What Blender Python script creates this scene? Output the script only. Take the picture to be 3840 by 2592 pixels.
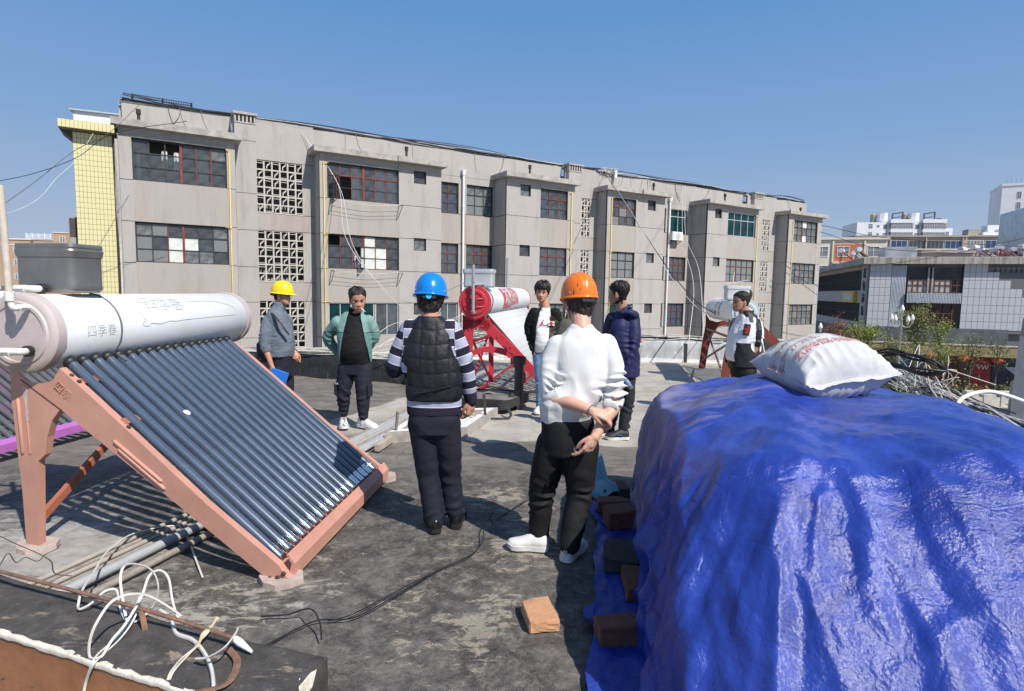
import bpy, math, random
import numpy as np
from mathutils import Vector, Matrix, Quaternion
R = math.radians
PI = math.pi
scene = bpy.context.scene
col = scene.collection
for _o in list(bpy.data.objects): bpy.data.objects.remove(_o)
random.seed(7)
RNG = np.random.default_rng(7)

# ------------------------------------------------------------------ camera, light, exposure
CAM_H = 1.7
cam_d = bpy.data.cameras.new('camera'); cam = bpy.data.objects.new('camera', cam_d); col.objects.link(cam)
cam_d.sensor_width = 36.0; cam_d.lens = 36.0*2197/3840
cam_d.clip_start = 0.05; cam_d.clip_end = 5000
cam.matrix_world = Matrix.Translation((0, 0, CAM_H)) @ (Matrix.Rotation(R(90-5.32), 4, 'X') @ Matrix.Rotation(R(0.93), 4, 'Z'))
scene.camera = cam
SUN_AZ, SUN_EL = 42.0, 48.0          # degrees: azimuth from -Y towards +X, elevation
sdir = Vector((math.sin(R(SUN_AZ))*math.cos(R(SUN_EL)), -math.cos(R(SUN_AZ))*math.cos(R(SUN_EL)), math.sin(R(SUN_EL))))
sun_d = bpy.data.lights.new('sun', 'SUN'); sun = bpy.data.objects.new('sun', sun_d); col.objects.link(sun)
sun_d.energy = 5.0; sun_d.angle = R(0.53); sun_d.color = (1.0, 0.945, 0.87)
sun.rotation_euler = sdir.to_track_quat('Z', 'Y').to_euler()
world = bpy.data.worlds.new('World'); scene.world = world; world.use_nodes = True
_wn = world.node_tree; _bg = _wn.nodes['Background']
_sky = _wn.nodes.new('ShaderNodeTexSky'); _sky.sky_type = 'NISHITA'; _sky.sun_disc = False
_sky.sun_elevation = R(SUN_EL); _sky.sun_rotation = R(180-SUN_AZ)
_sky.altitude = 1000; _sky.air_density = 1.6; _sky.dust_density = .5; _sky.ozone_density = 4.0
_tc = _wn.nodes.new('ShaderNodeTexCoord'); _sp = _wn.nodes.new('ShaderNodeSeparateXYZ'); _wn.links.new(_tc.outputs['Generated'], _sp.inputs[0])
_rp = _wn.nodes.new('ShaderNodeValToRGB'); _cr = _rp.color_ramp          # haze whitening the sky towards the horizon, same all the way round
for _p, _c in ((.0, (.40,.465,.575)), (.10, (.315,.41,.565)), (.22, (.205,.34,.57)), (.42, (.105,.26,.545))):
    _e = _cr.elements.new(_p) if _p not in (0.0,) else _cr.elements[0]; _e.position = _p; _e.color = (*_c, 1)
_cr.elements.remove(_cr.elements[-1]) if _cr.elements[-1].position > .9 else None
_wn.links.new(_sp.outputs[2], _rp.inputs[0])
_ml = _wn.nodes.new('ShaderNodeVectorMath'); _ml.operation = 'SCALE'; _ml.inputs['Scale'].default_value = 10.0; _wn.links.new(_rp.outputs[0], _ml.inputs[0])
_mr = _wn.nodes.new('ShaderNodeMapRange'); _mr.inputs[1].default_value = .35; _mr.inputs[2].default_value = .85; _mr.inputs[3].default_value = 1; _mr.inputs[4].default_value = .25; _wn.links.new(_sp.outputs[2], _mr.inputs[0])
_mx = _wn.nodes.new('ShaderNodeMix'); _mx.data_type = 'RGBA'; _wn.links.new(_mr.outputs[0], _mx.inputs[0]); _wn.links.new(_sky.outputs[0], _mx.inputs[6]); _wn.links.new(_ml.outputs[0], _mx.inputs[7])
_wn.links.new(_mx.outputs[2], _bg.inputs[0]); _bg.inputs[1].default_value = 0.10
scene.view_settings.view_transform = 'Standard'; scene.view_settings.look = 'None'
scene.view_settings.exposure = 0.2; scene.view_settings.gamma = 1.0
scene.view_settings.use_curve_mapping = False
scene.render.engine = 'CYCLES'
scene.cycles.max_bounces = 6; scene.cycles.transparent_max_bounces = 12
scene.cycles.use_denoising = True

# ------------------------------------------------------------------ materials
def nnode(nt, typ, **kw):
    n = nt.nodes.new('ShaderNode'+typ)
    for k, v in kw.items(): setattr(n, k, v)
    return n
class M:
    """small node builder around one Principled material"""
    def __init__(s, name, color=(.5,.5,.5), rough=.6, metal=0.0, spec=.5):
        s.m = bpy.data.materials.new(name); s.m.use_nodes = True
        s.nt = s.m.node_tree; s.b = s.nt.nodes['Principled BSDF']
        s.b.inputs['Base Color'].default_value = (*color, 1); s.b.inputs['Roughness'].default_value = rough
        s.b.inputs['Metallic'].default_value = metal; s.b.inputs['Specular IOR Level'].default_value = spec
        s._co = None
    def co(s, scale=(1,1,1), kind='Object', rot=(0,0,0)):
        if s._co is None or kind != 'Object':
            t = nnode(s.nt, 'TexCoord')
            if kind == 'Object': s._co = t
        else: t = s._co
        mp = nnode(s.nt, 'Mapping'); mp.inputs['Scale'].default_value = scale; mp.inputs['Rotation'].default_value = rot
        s.nt.links.new(t.outputs[kind], mp.inputs['Vector']); return mp.outputs[0]
    def noise(s, scale=5, detail=4, rough=.6, co=None, dist=0):
        n = nnode(s.nt, 'TexNoise'); n.inputs['Scale'].default_value = scale; n.inputs['Detail'].default_value = detail
        n.inputs['Roughness'].default_value = rough; n.inputs['Distortion'].default_value = dist
        s.nt.links.new(co if co is not None else s.co(), n.inputs['Vector']); return n.outputs[0]
    def voro(s, scale=5, co=None, feature='F1', out=0, rand=1.0):
        n = nnode(s.nt, 'TexVoronoi', feature=feature); n.inputs['Scale'].default_value = scale; n.inputs['Randomness'].default_value = rand
        s.nt.links.new(co if co is not None else s.co(), n.inputs['Vector']); return n.outputs[out]
    def wave(s, scale=5, dist=0, co=None, direction='X', typ='BANDS', profile='SIN'):
        n = nnode(s.nt, 'TexWave', wave_type=typ, bands_direction=direction, wave_profile=profile)
        n.inputs['Scale'].default_value = scale; n.inputs['Distortion'].default_value = dist
        s.nt.links.new(co if co is not None else s.co(), n.inputs['Vector']); return n.outputs[0 if False else 1]
    def ramp(s, fac, stops, interp='LINEAR'):
        n = nnode(s.nt, 'ValToRGB'); cr = n.color_ramp; cr.interpolation = interp
        while len(cr.elements) < len(stops): cr.elements.new(.5)
        for e, (p, c) in zip(cr.elements, stops):
            e.position = p; e.color = (*c, 1) if hasattr(c, '__len__') else (c, c, c, 1)
        s.nt.links.new(fac, n.inputs[0]); return n.outputs[0]
    def mix(s, fac, a, b, mode='MIX'):
        n = nnode(s.nt, 'Mix', data_type='RGBA', blend_type=mode)
        for i, v in ((0, fac), (6, a), (7, b)):
            if hasattr(v, 'is_linked') or hasattr(v, 'links'): s.nt.links.new(v, n.inputs[i])
            elif i == 0: n.inputs[0].default_value = v
            else: n.inputs[i].default_value = (*v, 1)
        return n.outputs[2]
    def math(s, op, a, b=None, clamp=False):
        n = nnode(s.nt, 'Math', operation=op, use_clamp=clamp)
        for i, v in enumerate((a, b)):
            if v is None: continue
            if hasattr(v, 'links'): s.nt.links.new(v, n.inputs[i])
            else: n.inputs[i].default_value = v
        return n.outputs[0]
    def sep(s, v):
        n = nnode(s.nt, 'SeparateXYZ'); s.nt.links.new(v, n.inputs[0]); return n.outputs
    def attr(s, name):
        n = nnode(s.nt, 'Attribute', attribute_name=name); return n.outputs['Fac']
    def attrc(s, name):
        n = nnode(s.nt, 'Attribute', attribute_name=name); return n.outputs['Color']
    def rnd(s):
        return nnode(s.nt, 'ObjectInfo').outputs['Random']
    def color(s, c): s.nt.links.new(c, s.b.inputs['Base Color']); return s
    def rough(s, r): s.nt.links.new(r, s.b.inputs['Roughness']); return s
    def bump(s, h, strength=.3, dist=.01):
        n = nnode(s.nt, 'Bump'); n.inputs['Strength'].default_value = strength; n.inputs['Distance'].default_value = dist
        s.nt.links.new(h, n.inputs['Height'])
        old = s.b.inputs['Normal'].links
        if old: s.nt.links.new(old[0].from_socket, n.inputs['Normal'])
        s.nt.links.new(n.outputs[0], s.b.inputs['Normal']); return s
    def vary(s, c0, amt=.15, scale=6, detail=5, co=None):
        """base colour mottled by noise"""
        f = s.noise(scale, detail, .65, co)
        lo = tuple(x*(1-amt) for x in c0); hi = tuple(min(1, x*(1+amt)) for x in c0)
        return s.ramp(f, [(.3, lo), (.7, hi)])
MATS = {}
def simple(name, color, rough=.6, metal=0, vary=.12, scale=8, bump=0, bscale=60, spec=.5, bd=.004):
    if name in MATS: return MATS[name]
    k = M(name, color, rough, metal, spec)
    if vary: k.color(k.vary(color, vary, scale))
    if bump: k.bump(k.noise(bscale, 4), bump, bd)
    MATS[name] = k.m; return k.m

# ------------------------------------------------------------------ objects
def tag(o, label=None, cat=None, group=None, kind=None):
    if label: o['label'] = label
    if cat: o['category'] = cat
    if group: o['group'] = group
    if kind: o['kind'] = kind
    return o
def thing(name, label, cat, loc=(0,0,0), rotz=0, group=None):
    o = bpy.data.objects.new(name, None); o.empty_display_size = .1; col.objects.link(o)
    o.location = loc; o.rotation_euler = (0, 0, rotz)
    return tag(o, label, cat, group)
def link(name, me, parent=None, loc=(0,0,0), rot=(0,0,0), scale=(1,1,1)):
    o = bpy.data.objects.new(name, me); col.objects.link(o)
    if parent is not None: o.parent = parent
    o.location = loc; o.rotation_euler = rot; o.scale = scale
    return o
def copy_tree(o, parent=None):
    c = o.copy(); col.objects.link(c)
    if parent is not None: c.parent = parent
    for ch in list(o.children): copy_tree(ch, c)
    return c
def V(*a): return Vector(a if len(a) > 1 else a[0])
def frame_of(d):
    d = Vector(d).normalized()
    a = Vector((0,0,1)) if abs(d.z) < .95 else Vector((1,0,0))
    x = a.cross(d).normalized(); y = d.cross(x)
    return x, y, d
def spline(pts, n=8, closed=False):
    """Catmull-Rom through pts"""
    P = [np.array(p, float) for p in pts]; out = []
    N = len(P); rng = range(N if closed else N-1)
    for i in rng:
        if closed: p0, p1, p2, p3 = P[i-1], P[i], P[(i+1) % N], P[(i+2) % N]
        else:
            p1, p2 = P[i], P[i+1]; p0 = P[i-1] if i > 0 else 2*p1-p2; p3 = P[i+2] if i+2 < N else 2*p2-p1
        for k in range(n):
            t = k/n
            out.append(.5*((2*p1)+(-p0+p2)*t+(2*p0-5*p1+4*p2-p3)*t*t+(-p0+3*p1-3*p2+p3)*t**3))
    if not closed: out.append(P[-1])
    return out
class MB:
    def __init__(s, off=(0,0,0)):
        s.v = []; s.f = []; s.mi = []; s.off = Vector(off); s.cur = 0
    def add(s, verts, faces, mi=None):
        b = len(s.v); s.v.extend([tuple(x) for x in verts])
        s.f.extend([tuple(b+i for i in f) for f in faces]); s.mi.extend([s.cur if mi is None else mi]*len(faces)); return s
    def box(s, lo, hi, mi=None):
        (a,b,c),(d,e,f) = lo, hi
        return s.add([(a,b,c),(d,b,c),(d,e,c),(a,e,c),(a,b,f),(d,b,f),(d,e,f),(a,e,f)],
                     [(0,3,2,1),(4,5,6,7),(0,1,5,4),(1,2,6,5),(2,3,7,6),(3,0,4,7)], mi)
    def cbox(s, c, size, rot=None, mi=None, bev=0):
        h = [x/2 for x in size]; mt = rot if rot is not None else Matrix.Identity(3)
        if not hasattr(mt, 'to_3x3'): mt = Matrix.Rotation(mt, 3, 'Z')
        mt = mt.to_3x3() if len(mt) == 4 else mt
        if bev:
            vs = []; b = bev
            for sx in (-1,1):
                for sy in (-1,1):
                    for sz in (-1,1):
                        vs += [(sx*(h[0]-b), sy*(h[1]-b), sz*h[2]), (sx*(h[0]-b), sy*h[1], sz*(h[2]-b)), (sx*h[0], sy*(h[1]-b), sz*(h[2]-b))]
            return s.hull([mt @ Vector(v) + Vector(c) for v in vs], mi)
        vs = [mt @ Vector((x*h[0], y*h[1], z*h[2])) + Vector(c) for x,y,z in ((-1,-1,-1),(1,-1,-1),(1,1,-1),(-1,1,-1),(-1,-1,1),(1,-1,1),(1,1,1),(-1,1,1))]
        return s.add(vs, [(0,3,2,1),(4,5,6,7),(0,1,5,4),(1,2,6,5),(2,3,7,6),(3,0,4,7)], mi)
    def hull(s, pts, mi=None):
        import bmesh
        bm = bmesh.new()
        for p in pts: bm.verts.new(p)
        r = bmesh.ops.convex_hull(bm, input=bm.verts[:])
        bmesh.ops.dissolve_limit(bm, angle_limit=.02, verts=bm.verts[:], edges=bm.edges[:])
        bm.verts.index_update()
        s.add([tuple(v.co) for v in bm.verts], [tuple(v.index for v in f.verts) for f in bm.faces], mi); bm.free(); return s
    def bar(s, a, b, w, h=None, up=None, mi=None):
        """rectangular bar from a to b"""
        a, b = Vector(a), Vector(b); d = (b-a); L = d.length; d = d/L
        h = w if h is None else h
        u = Vector(up) if up is not None else (Vector((0,0,1)) if abs(d.z) < .95 else Vector((0,1,0)))
        x = d.cross(u).normalized(); y = x.cross(d)
        vs = []
        for p in (a, b):
            for sx, sy in ((-1,-1),(1,-1),(1,1),(-1,1)): vs.append(p + x*(sx*w/2) + y*(sy*h/2))
        return s.add(vs, [(0,1,2,3),(7,6,5,4),(0,4,5,1),(1,5,6,2),(2,6,7,3),(3,7,4,0)], mi)
    def tube(s, path, r, n=8, cap=True, mi=None, closed=False, flat=1.0):
        P = [np.array(p, float) for p in path]; N = len(P)
        rr = r if hasattr(r, '__len__') else [r]*N
        vs = []; up = None
        for i in range(N):
            a = P[i-1] if (i > 0 or closed) else P[i]; b = P[(i+1) % N] if (i < N-1 or closed) else P[i]
            d = b-a; L = np.linalg.norm(d); d = d/L if L > 1e-9 else np.array([0,0,1.])
            if up is None:
                up = np.array([0,0,1.]) if abs(d[2]) < .9 else np.array([1.,0,0])
            x = np.cross(up, d); x /= max(np.linalg.norm(x), 1e-9); y = np.cross(d, x); up = y
            for k in range(n):
                t = 2*PI*k/n
                vs.append(P[i] + rr[i]*(math.cos(t)*x + math.sin(t)*y*flat))
        fs = []
        for i in range(N if closed else N-1):
            j = (i+1) % N
            for k in range(n):
                k2 = (k+1) % n; fs.append((i*n+k, i*n+k2, j*n+k2, j*n+k))
        if cap and not closed:
            fs.append(tuple(range(n-1, -1, -1))); fs.append(tuple((N-1)*n+k for k in range(n)))
        return s.add(vs, fs, mi)
    def lathe(s, prof, c=(0,0,0), axis=(0,0,1), n=24, mi=None, cap=True):
        """prof = [(r, h)...] about axis from c"""
        x, y, d = frame_of(axis); c = Vector(c); vs = []; fs = []
        for r, h in prof:
            for k in range(n):
                t = 2*PI*k/n; vs.append(c + d*h + (x*math.cos(t) + y*math.sin(t))*r)
        for i in range(len(prof)-1):
            for k in range(n):
                k2 = (k+1) % n; fs.append((i*n+k, i*n+k2, (i+1)*n+k2, (i+1)*n+k))
        if cap:
            fs.append(tuple(range(n-1, -1, -1))); fs.append(tuple((len(prof)-1)*n+k for k in range(n)))
        return s.add(vs, fs, mi)
    def prism(s, poly, depth, mt=None, mi=None):
        """2-D polygon (x,z) extruded along y from 0 to depth, then transformed by mt (4x4)"""
        n = len(poly); vs = [Vector((x, 0, z)) for x, z in poly] + [Vector((x, depth, z)) for x, z in poly]
        if mt is not None: vs = [mt @ v for v in vs]
        fs = [tuple(range(n)), tuple(range(2*n-1, n-1, -1))] + [(i, i+n, (i+1) % n+n, (i+1) % n) for i in range(n)]
        return s.add(vs, fs, mi)
    def sphere(s, c, r, n=12, m=8, sc=(1,1,1), mt=None, mi=None):
        vs = []; fs = []
        for i in range(m+1):
            a = PI*i/m
            for k in range(n):
                t = 2*PI*k/n
                p = Vector((math.sin(a)*math.cos(t)*r*sc[0], math.sin(a)*math.sin(t)*r*sc[1], math.cos(a)*r*sc[2]))
                if mt is not None: p = mt @ p
                vs.append(p + Vector(c))
        for i in range(m):
            for k in range(n):
                k2 = (k+1) % n; fs.append((i*n+k, (i+1)*n+k, (i+1)*n+k2, i*n+k2))
        return s.add(vs, fs, mi)
    def mesh(s, name, mats=None, smooth=False):
        me = bpy.data.meshes.new(name)
        o = s.off
        me.from_pydata([(x-o.x, y-o.y, z-o.z) for x, y, z in s.v], [], s.f)
        for m in (mats if isinstance(mats, (list, tuple)) else [mats]):
            if m is not None: me.materials.append(m)
        if any(s.mi): me.polygons.foreach_set('material_index', s.mi)
        if smooth is True: me.polygons.foreach_set('use_smooth', [True]*len(me.polygons))
        elif smooth:
            me.polygons.foreach_set('use_smooth', [True]*len(me.polygons))
            me.set_sharp_from_angle(angle=R(smooth))
        me.validate(); me.update(); return me
    def build(s, name, mats, parent=None, smooth=False, **kw):
        return link(name, s.mesh(name, mats, smooth), parent, **kw)
def np_mesh(name, v, f, mats=None, smooth=True):
    me = bpy.data.meshes.new(name); me.from_pydata([tuple(x) for x in v], [], [tuple(x) for x in f])
    for m in (mats if isinstance(mats, (list, tuple)) else [mats]):
        if m is not None: me.materials.append(m)
    if smooth: me.polygons.foreach_set('use_smooth', [True]*len(me.polygons))
    me.update(); return me
def grid_faces(nx, ny, closed=False):
    i, j = np.meshgrid(np.arange(nx-1), np.arange(ny if closed else ny-1), indexing='ij'); i = i.ravel(); j = j.ravel(); j2 = (j+1) % ny
    return np.stack([i*ny+j, (i+1)*ny+j, (i+1)*ny+j2, i*ny+j2], 1).tolist()
_WK = np.random.default_rng(3).normal(size=(5, 14, 3)); _WP = np.random.default_rng(4).uniform(0, 6.28, (5, 14))
def pnoise(P, scale=1.0, octv=4, seed=0):
    """cheap smooth noise at Nx3 points, about -1..1"""
    P = np.asarray(P, float)*scale + seed*17.31; out = np.zeros(len(P)); a = 1.0
    for o in range(octv):
        k = _WK[o % 5]*1.6; ph = _WP[o % 5]+seed
        w = P + .35*np.sin(P[:, [1,2,0]]*1.7+seed+o)
        out += a*np.sin(w @ k.T + ph).sum(1)/5.3; P = P*2.03; a *= .5
    return out
def set_attr(me, name, vals):
    a = me.attributes.new(name, 'FLOAT', 'POINT'); a.data.foreach_set('value', np.asarray(vals, np.float32))
def text_mesh(body, size, extrude=.001, mat=None, bold=0.0, align='CENTER', res=2):
    c = bpy.data.curves.new('lettering', 'FONT'); c.body = body; c.size = size; c.extrude = extrude; c.align_x = align; c.align_y = 'CENTER'
    c.offset = bold; c.resolution_u = res
    o = bpy.data.objects.new('lettering', c); col.objects.link(o)
    dg = bpy.context.evaluated_depsgraph_get(); me = bpy.data.meshes.new_from_object(o.evaluated_get(dg))
    bpy.data.objects.remove(o); bpy.data.curves.remove(c)
    if mat: me.materials.clear(); me.materials.append(mat)
    return me
# ------------------------------------------------------------------ material set for buildings
def facade_mat():
    k = M('pebbledash', (.42,.39,.36), .9, spec=.2)
    fine = k.noise(170, 2, .7); mid = k.noise(1.3, 4, .6)
    st = k.noise(1.0, 6, .7, k.co((2.2,2.2,.35)))
    c = k.ramp(fine, [(.34, (.285,.270,.256)), (.66, (.485,.462,.438))])
    c = k.mix(k.ramp(mid, [(.35, 0), (.75, .32)]), c, (.50,.455,.41))
    c = k.mix(k.ramp(st, [(.52, 0), (.76, .55)]), c, (.195,.175,.155))
    k.color(c); k.bump(fine, .45, .006); return k.m
FAC = facade_mat()
def stain_mat():
    k = M('pebbledash_stained', (.42,.38,.34), .9, spec=.2)
    fine = k.noise(170, 2, .7); st = k.noise(1.0, 6, .7, k.co((2.4,2.4,.3))); st2 = k.noise(1.6, 5, .7, k.co((3,3,.3)))
    c = k.ramp(fine, [(.34, (.285,.258,.232)), (.66, (.47,.43,.39))])
    c = k.mix(k.ramp(st, [(.48, 0), (.75, .5)]), c, (.27,.215,.165))
    c = k.mix(k.ramp(st2, [(.5, 0), (.8, .35)]), c, (.50,.47,.44))
    k.color(c); k.bump(fine, .4, .006); return k.m
FACS = stain_mat()
CONC = simple('weathered_concrete', (.36,.34,.31), .9, vary=.3, scale=3, bump=.4, bscale=40)
GROOVE = simple('dark_joint_mortar', (.10,.095,.09), .95)  # plain dark mortar tone for the backing in the panel joints
STEEL = simple('dark_steel_frame', (.035,.03,.028), .55, vary=.3)
REDF = simple('red_painted_frame', (.20,.035,.022), .55, vary=.45, scale=5)
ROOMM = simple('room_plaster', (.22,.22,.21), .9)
WHT = simple('white_paint', (.78,.78,.77), .5, vary=.05)
ALU = simple('pale_aluminium', (.58,.60,.60), .35, metal=.3, vary=.06)
def glass_mat(name, tint=(.8,.85,.88), dirt=(.24,.26,.28), dfac=.26, speck=3):
    m = bpy.data.materials.new(name); m.use_nodes = True; nt = m.node_tree; nt.nodes.clear()
    out = nt.nodes.new('ShaderNodeOutputMaterial'); tr = nt.nodes.new('ShaderNodeBsdfTransparent'); tr.inputs[0].default_value = (*tint, 1)
    gl = nt.nodes.new('ShaderNodeBsdfGlossy'); gl.inputs['Roughness'].default_value = .04
    df = nt.nodes.new('ShaderNodeBsdfDiffuse'); df.inputs[0].default_value = (*dirt, 1)
    fr = nt.nodes.new('ShaderNodeFresnel'); fr.inputs[0].default_value = 1.55
    tc = nt.nodes.new('ShaderNodeTexCoord'); nz = nt.nodes.new('ShaderNodeTexNoise'); nz.inputs['Scale'].default_value = speck; nz.inputs['Detail'].default_value = 6
    rp = nt.nodes.new('ShaderNodeMapRange'); rp.inputs[1].default_value = .3; rp.inputs[2].default_value = .75; rp.inputs[3].default_value = dfac*.5; rp.inputs[4].default_value = min(1, dfac*1.6)
    m1 = nt.nodes.new('ShaderNodeMixShader'); m2 = nt.nodes.new('ShaderNodeMixShader')
    L = nt.links.new
    L(tc.outputs['Object'], nz.inputs['Vector']); L(nz.outputs[0], rp.inputs[0]); L(rp.outputs[0], m1.inputs[0])
    L(tr.outputs[0], m1.inputs[1]); L(df.outputs[0], m1.inputs[2]); L(fr.outputs[0], m2.inputs[0]); L(m1.outputs[0], m2.inputs[1]); L(gl.outputs[0], m2.inputs[2]); L(m2.outputs[0], out.inputs[0])
    return m
GLASS = glass_mat('dusty_glass'); GLASSD = glass_mat('grimy_glass', (.6,.62,.62), (.24,.255,.26), .6, 5)
GLASSF = glass_mat('frosted_patterned_glass', (.7,.7,.7), (.30,.31,.31), .75, 40)
GLASST = glass_mat('teal_tinted_glass', (.04,.30,.34), (.02,.13,.15), .25)
PAPER = simple('papered_pane', (.62,.64,.60), .7, vary=.25, scale=4)
CURT = simple('white_curtain', (.72,.72,.69), .9, vary=.1)
CURTB = simple('blue_curtain', (.16,.35,.62), .9); CURTP = simple('mauve_curtain', (.22,.18,.24), .9); CURTG = simple('pale_green_curtain', (.60,.66,.60), .9)
CURTC = simple('cream_curtain', (.72,.68,.48), .9)
YEL = simple('yellow_gas_pipe', (.70,.50,.10), .5, vary=.15)
PIPEW = simple('white_pvc', (.80,.80,.80), .35, vary=.06)
RUSTD = simple('dark_rusty_iron', (.05,.035,.028), .8, vary=.4)
BLK = simple('black_rubber', (.016,.016,.018), .5, vary=.2)
WCAB = simple('white_cable', (.62,.59,.54), .5, vary=.15)

# ------------------------------------------------------------------ the long apartment block
PHI = R(59); BD = 25.92
bt = V(math.sin(PHI), math.cos(PHI), 0); bn = V(math.cos(PHI), -math.sin(PHI), 0)
def BW(u, w, z): return bt*u + bn*(w-BD) + V(0,0,z)       # facade coordinates -> world
apt = thing('apartment_building', 'long grey pebble-dashed apartment block with projecting bays and rusty windows', 'building', bn*(-BD), R(31))
ZB = -8.2
GZ = [7.05, 5.52, 4.03, 2.52, 1.06, -0.44, -1.9, -3.4, -4.9, -6.4, ZB]
def slab(name, x0, x1, y0, y1, z0, z1, mat=FAC, parent=apt):
    return MB().box((x0,y0,z0),(x1,y1,z1)).build(name, mat, parent)
def panel(x0, x1, z0, z1, y, mat=FAC, g=.012, th=.03):
    MB().box((x0,y,z0+g),(x1,y+th,z1-g)).build('wall_panel', mat, apt)
def curtain(parent, x0, x1, z0, z1, y, mat, amp=.03, waves=6, sl=0.0):
    n = 40; vs = []; fs = []
    for i in range(n+1):
        t = i/n; x = x0+(x1-x0)*t
        for j in range(4):
            s = j/3; vs.append((x + sl*(1-s), y+amp*math.sin(t*waves*2*PI+s)+.008*math.sin(t*31), z0+(z1-z0)*s))
    for i in range(n):
        for j in range(3): fs.append((i*4+j, (i+1)*4+j, (i+1)*4+j+1, i*4+j+1))
    MB().add(vs, fs).build('curtain', mat, parent, smooth=True)
PANE_CACHE = {}
def pane(parent, x0, x1, z0, z1, y, mat, ang=0, hinge='x0'):
    w, h = round(x1-x0, 3), round(z1-z0, 3); key = (w, h, mat.name)
    if key not in PANE_CACHE:
        PANE_CACHE[key] = MB().add([(0,0,0),(w,0,0),(w,0,h),(0,0,h)], [(0,1,2,3)]).mesh('pane', mat)
    return link('pane', PANE_CACHE[key], parent, (x0, y, z0), (0,0,ang))
def window(x0, x1, z0, z1, y, cols, rows, red=(), redh=(), panes=None, mats=None, fr=STEEL, content=(), room=True, wbar=.035, glass=GLASS, reveal=.10, outer=.05, depth=1.6):
    """steel window: one frame mesh (part), each pane a sub-part, curtains and a room behind"""
    f = MB(); d0, d1 = y, y+.05
    f.box((x0,d0,z0),(x0+outer,d1,z1)); f.box((x1-outer,d0,z0),(x1,d1,z1)); f.box((x0+outer,d0,z1-outer),(x1-outer,d1,z1)); f.box((x0+outer,d0,z0),(x1-outer,d1,z0+outer*.7))
    xs = [x0+outer*.5+(x1-x0-outer)*i/cols for i in range(cols+1)]; zs = [z0+(z1-z0)*r for r in rows]
    for i in range(1, cols):
        wd = .075 if (i in red and wbar > .02 and cols > 4 and i == cols//2) else wbar
        f.box((xs[i]-wd/2, d0-.006, z0+outer*.7), (xs[i]+wd/2, d1-.01, z1-outer), 1 if i in red else 0)
    for j in range(1, len(zs)-1):
        th = wbar*(1.2 if j == len(zs)-2 else .6)
        f.box((x0+outer, d0-.002, zs[j]-th/2), (x1-outer, d1-.014, zs[j]+th/2), 1 if j in redh else 0)
    w = f.build('window', [fr, REDF], apt)
    mats = mats or {}
    for i in range(cols):
        for j in range(len(zs)-1):
            mt = mats.get((i,j), glass)
            if mt is None: continue
            mp = pane(w, xs[i]+.012, xs[i+1]-.012, zs[j]+.008, zs[j+1]-.008, y+.028, mt)
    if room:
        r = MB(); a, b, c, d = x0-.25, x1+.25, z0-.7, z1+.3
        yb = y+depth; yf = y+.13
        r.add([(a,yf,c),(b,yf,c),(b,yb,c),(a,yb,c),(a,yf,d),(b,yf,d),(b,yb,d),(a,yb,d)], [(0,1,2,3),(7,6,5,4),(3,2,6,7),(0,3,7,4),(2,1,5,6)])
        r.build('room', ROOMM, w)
    for (a, b, mt, *rest) in content:
        lo, hi = (rest+[0,1])[:2] if rest else (0, 1)
        curtain(w, x0+(x1-x0)*a, x0+(x1-x0)*b, z0+(z1-z0)*lo+.02, z0+(z1-z0)*hi-.02, y+.16+.03*random.random(), mt, waves=max(2, int((b-a)*(x1-x0)*7)))
    return w
R3 = (0, .335, .67, 1); R2 = (0, .36, .70, 1)
def front(x0, x1, holes, y, bands=GZ, mat=FAC, smat=FACS):
    """wall front between x0..x1: one panel per groove band, split round the openings"""
    zt = bands[0]
    for a, b in zip(bands[:-1], bands[1:]):
        hs = sorted([h for h in holes if h[2] < a-.02 and h[3] > b+.02])
        if not hs: panel(x0, x1, b, a, y, smat if any(abs(h[2]-a) < .2 for h in holes) else mat); continue
        full = all(h[2] <= b+.12 and h[3] >= a-.12 for h in hs)
        x = x0
        for h in hs:
            if h[0]-x > .02: panel(x, h[0], b, a, y, mat)
            if h[2] > b+.12: panel(h[0], h[1], b, h[2]+.012, y, mat, g=.012)
            if h[3] < a-.12: panel(h[0], h[1], h[3]-.012, a, y, mat, g=.012)
            x = h[1]
        if x1-x > .02: panel(x, x1, b, a, y, mat)
def backing(x0, x1, holes, y, z0, z1, th=.1):
    """dark joint backing and reveals round the openings, one mesh"""
    m = MB(); xs = sorted({x0, x1, *[h[0] for h in holes], *[h[1] for h in holes]}); 
    for a, b in zip(xs[:-1], xs[1:]):
        hs = sorted([(h[2], h[3]) for h in holes if h[0] <= a+1e-6 and h[1] >= b-1e-6]); z = z0
        for lo, hi in hs:
            m.box((a,y,z),(b,y+th,lo)); z = hi
        m.box((a,y,z),(b,y+th,z1))
    m.build('joint_backing', GROOVE, apt)
def side_face(x, y0, y1, sgn, z1=7.38):
    bands = [z1]+GZ[1:]
    for a, b in zip(bands[:-1], bands[1:]):
        MB().box((min(x, x+.03*sgn), y0, b+.012), (max(x, x+.03*sgn), y1, a-.012)).build('wall_panel', FAC, apt)
WROWS = [(5.53,7.04), (2.55,4.03), (-.42,1.06)]
SROWS = [(6.55,7.12), (3.50,4.07), (.52,1.09)]
def canopy(x0, x1, ov=.3, yf=-.3, h0=7.38, h1=7.62):
    MB().box((x0,yf,h0),(x1,1.32,h1)).build('canopy', CONC, apt)
YM = 1.3                       # main wall depth behind the bay fronts
YS = .95                       # stair wall depth
bay_windows = {}
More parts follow.
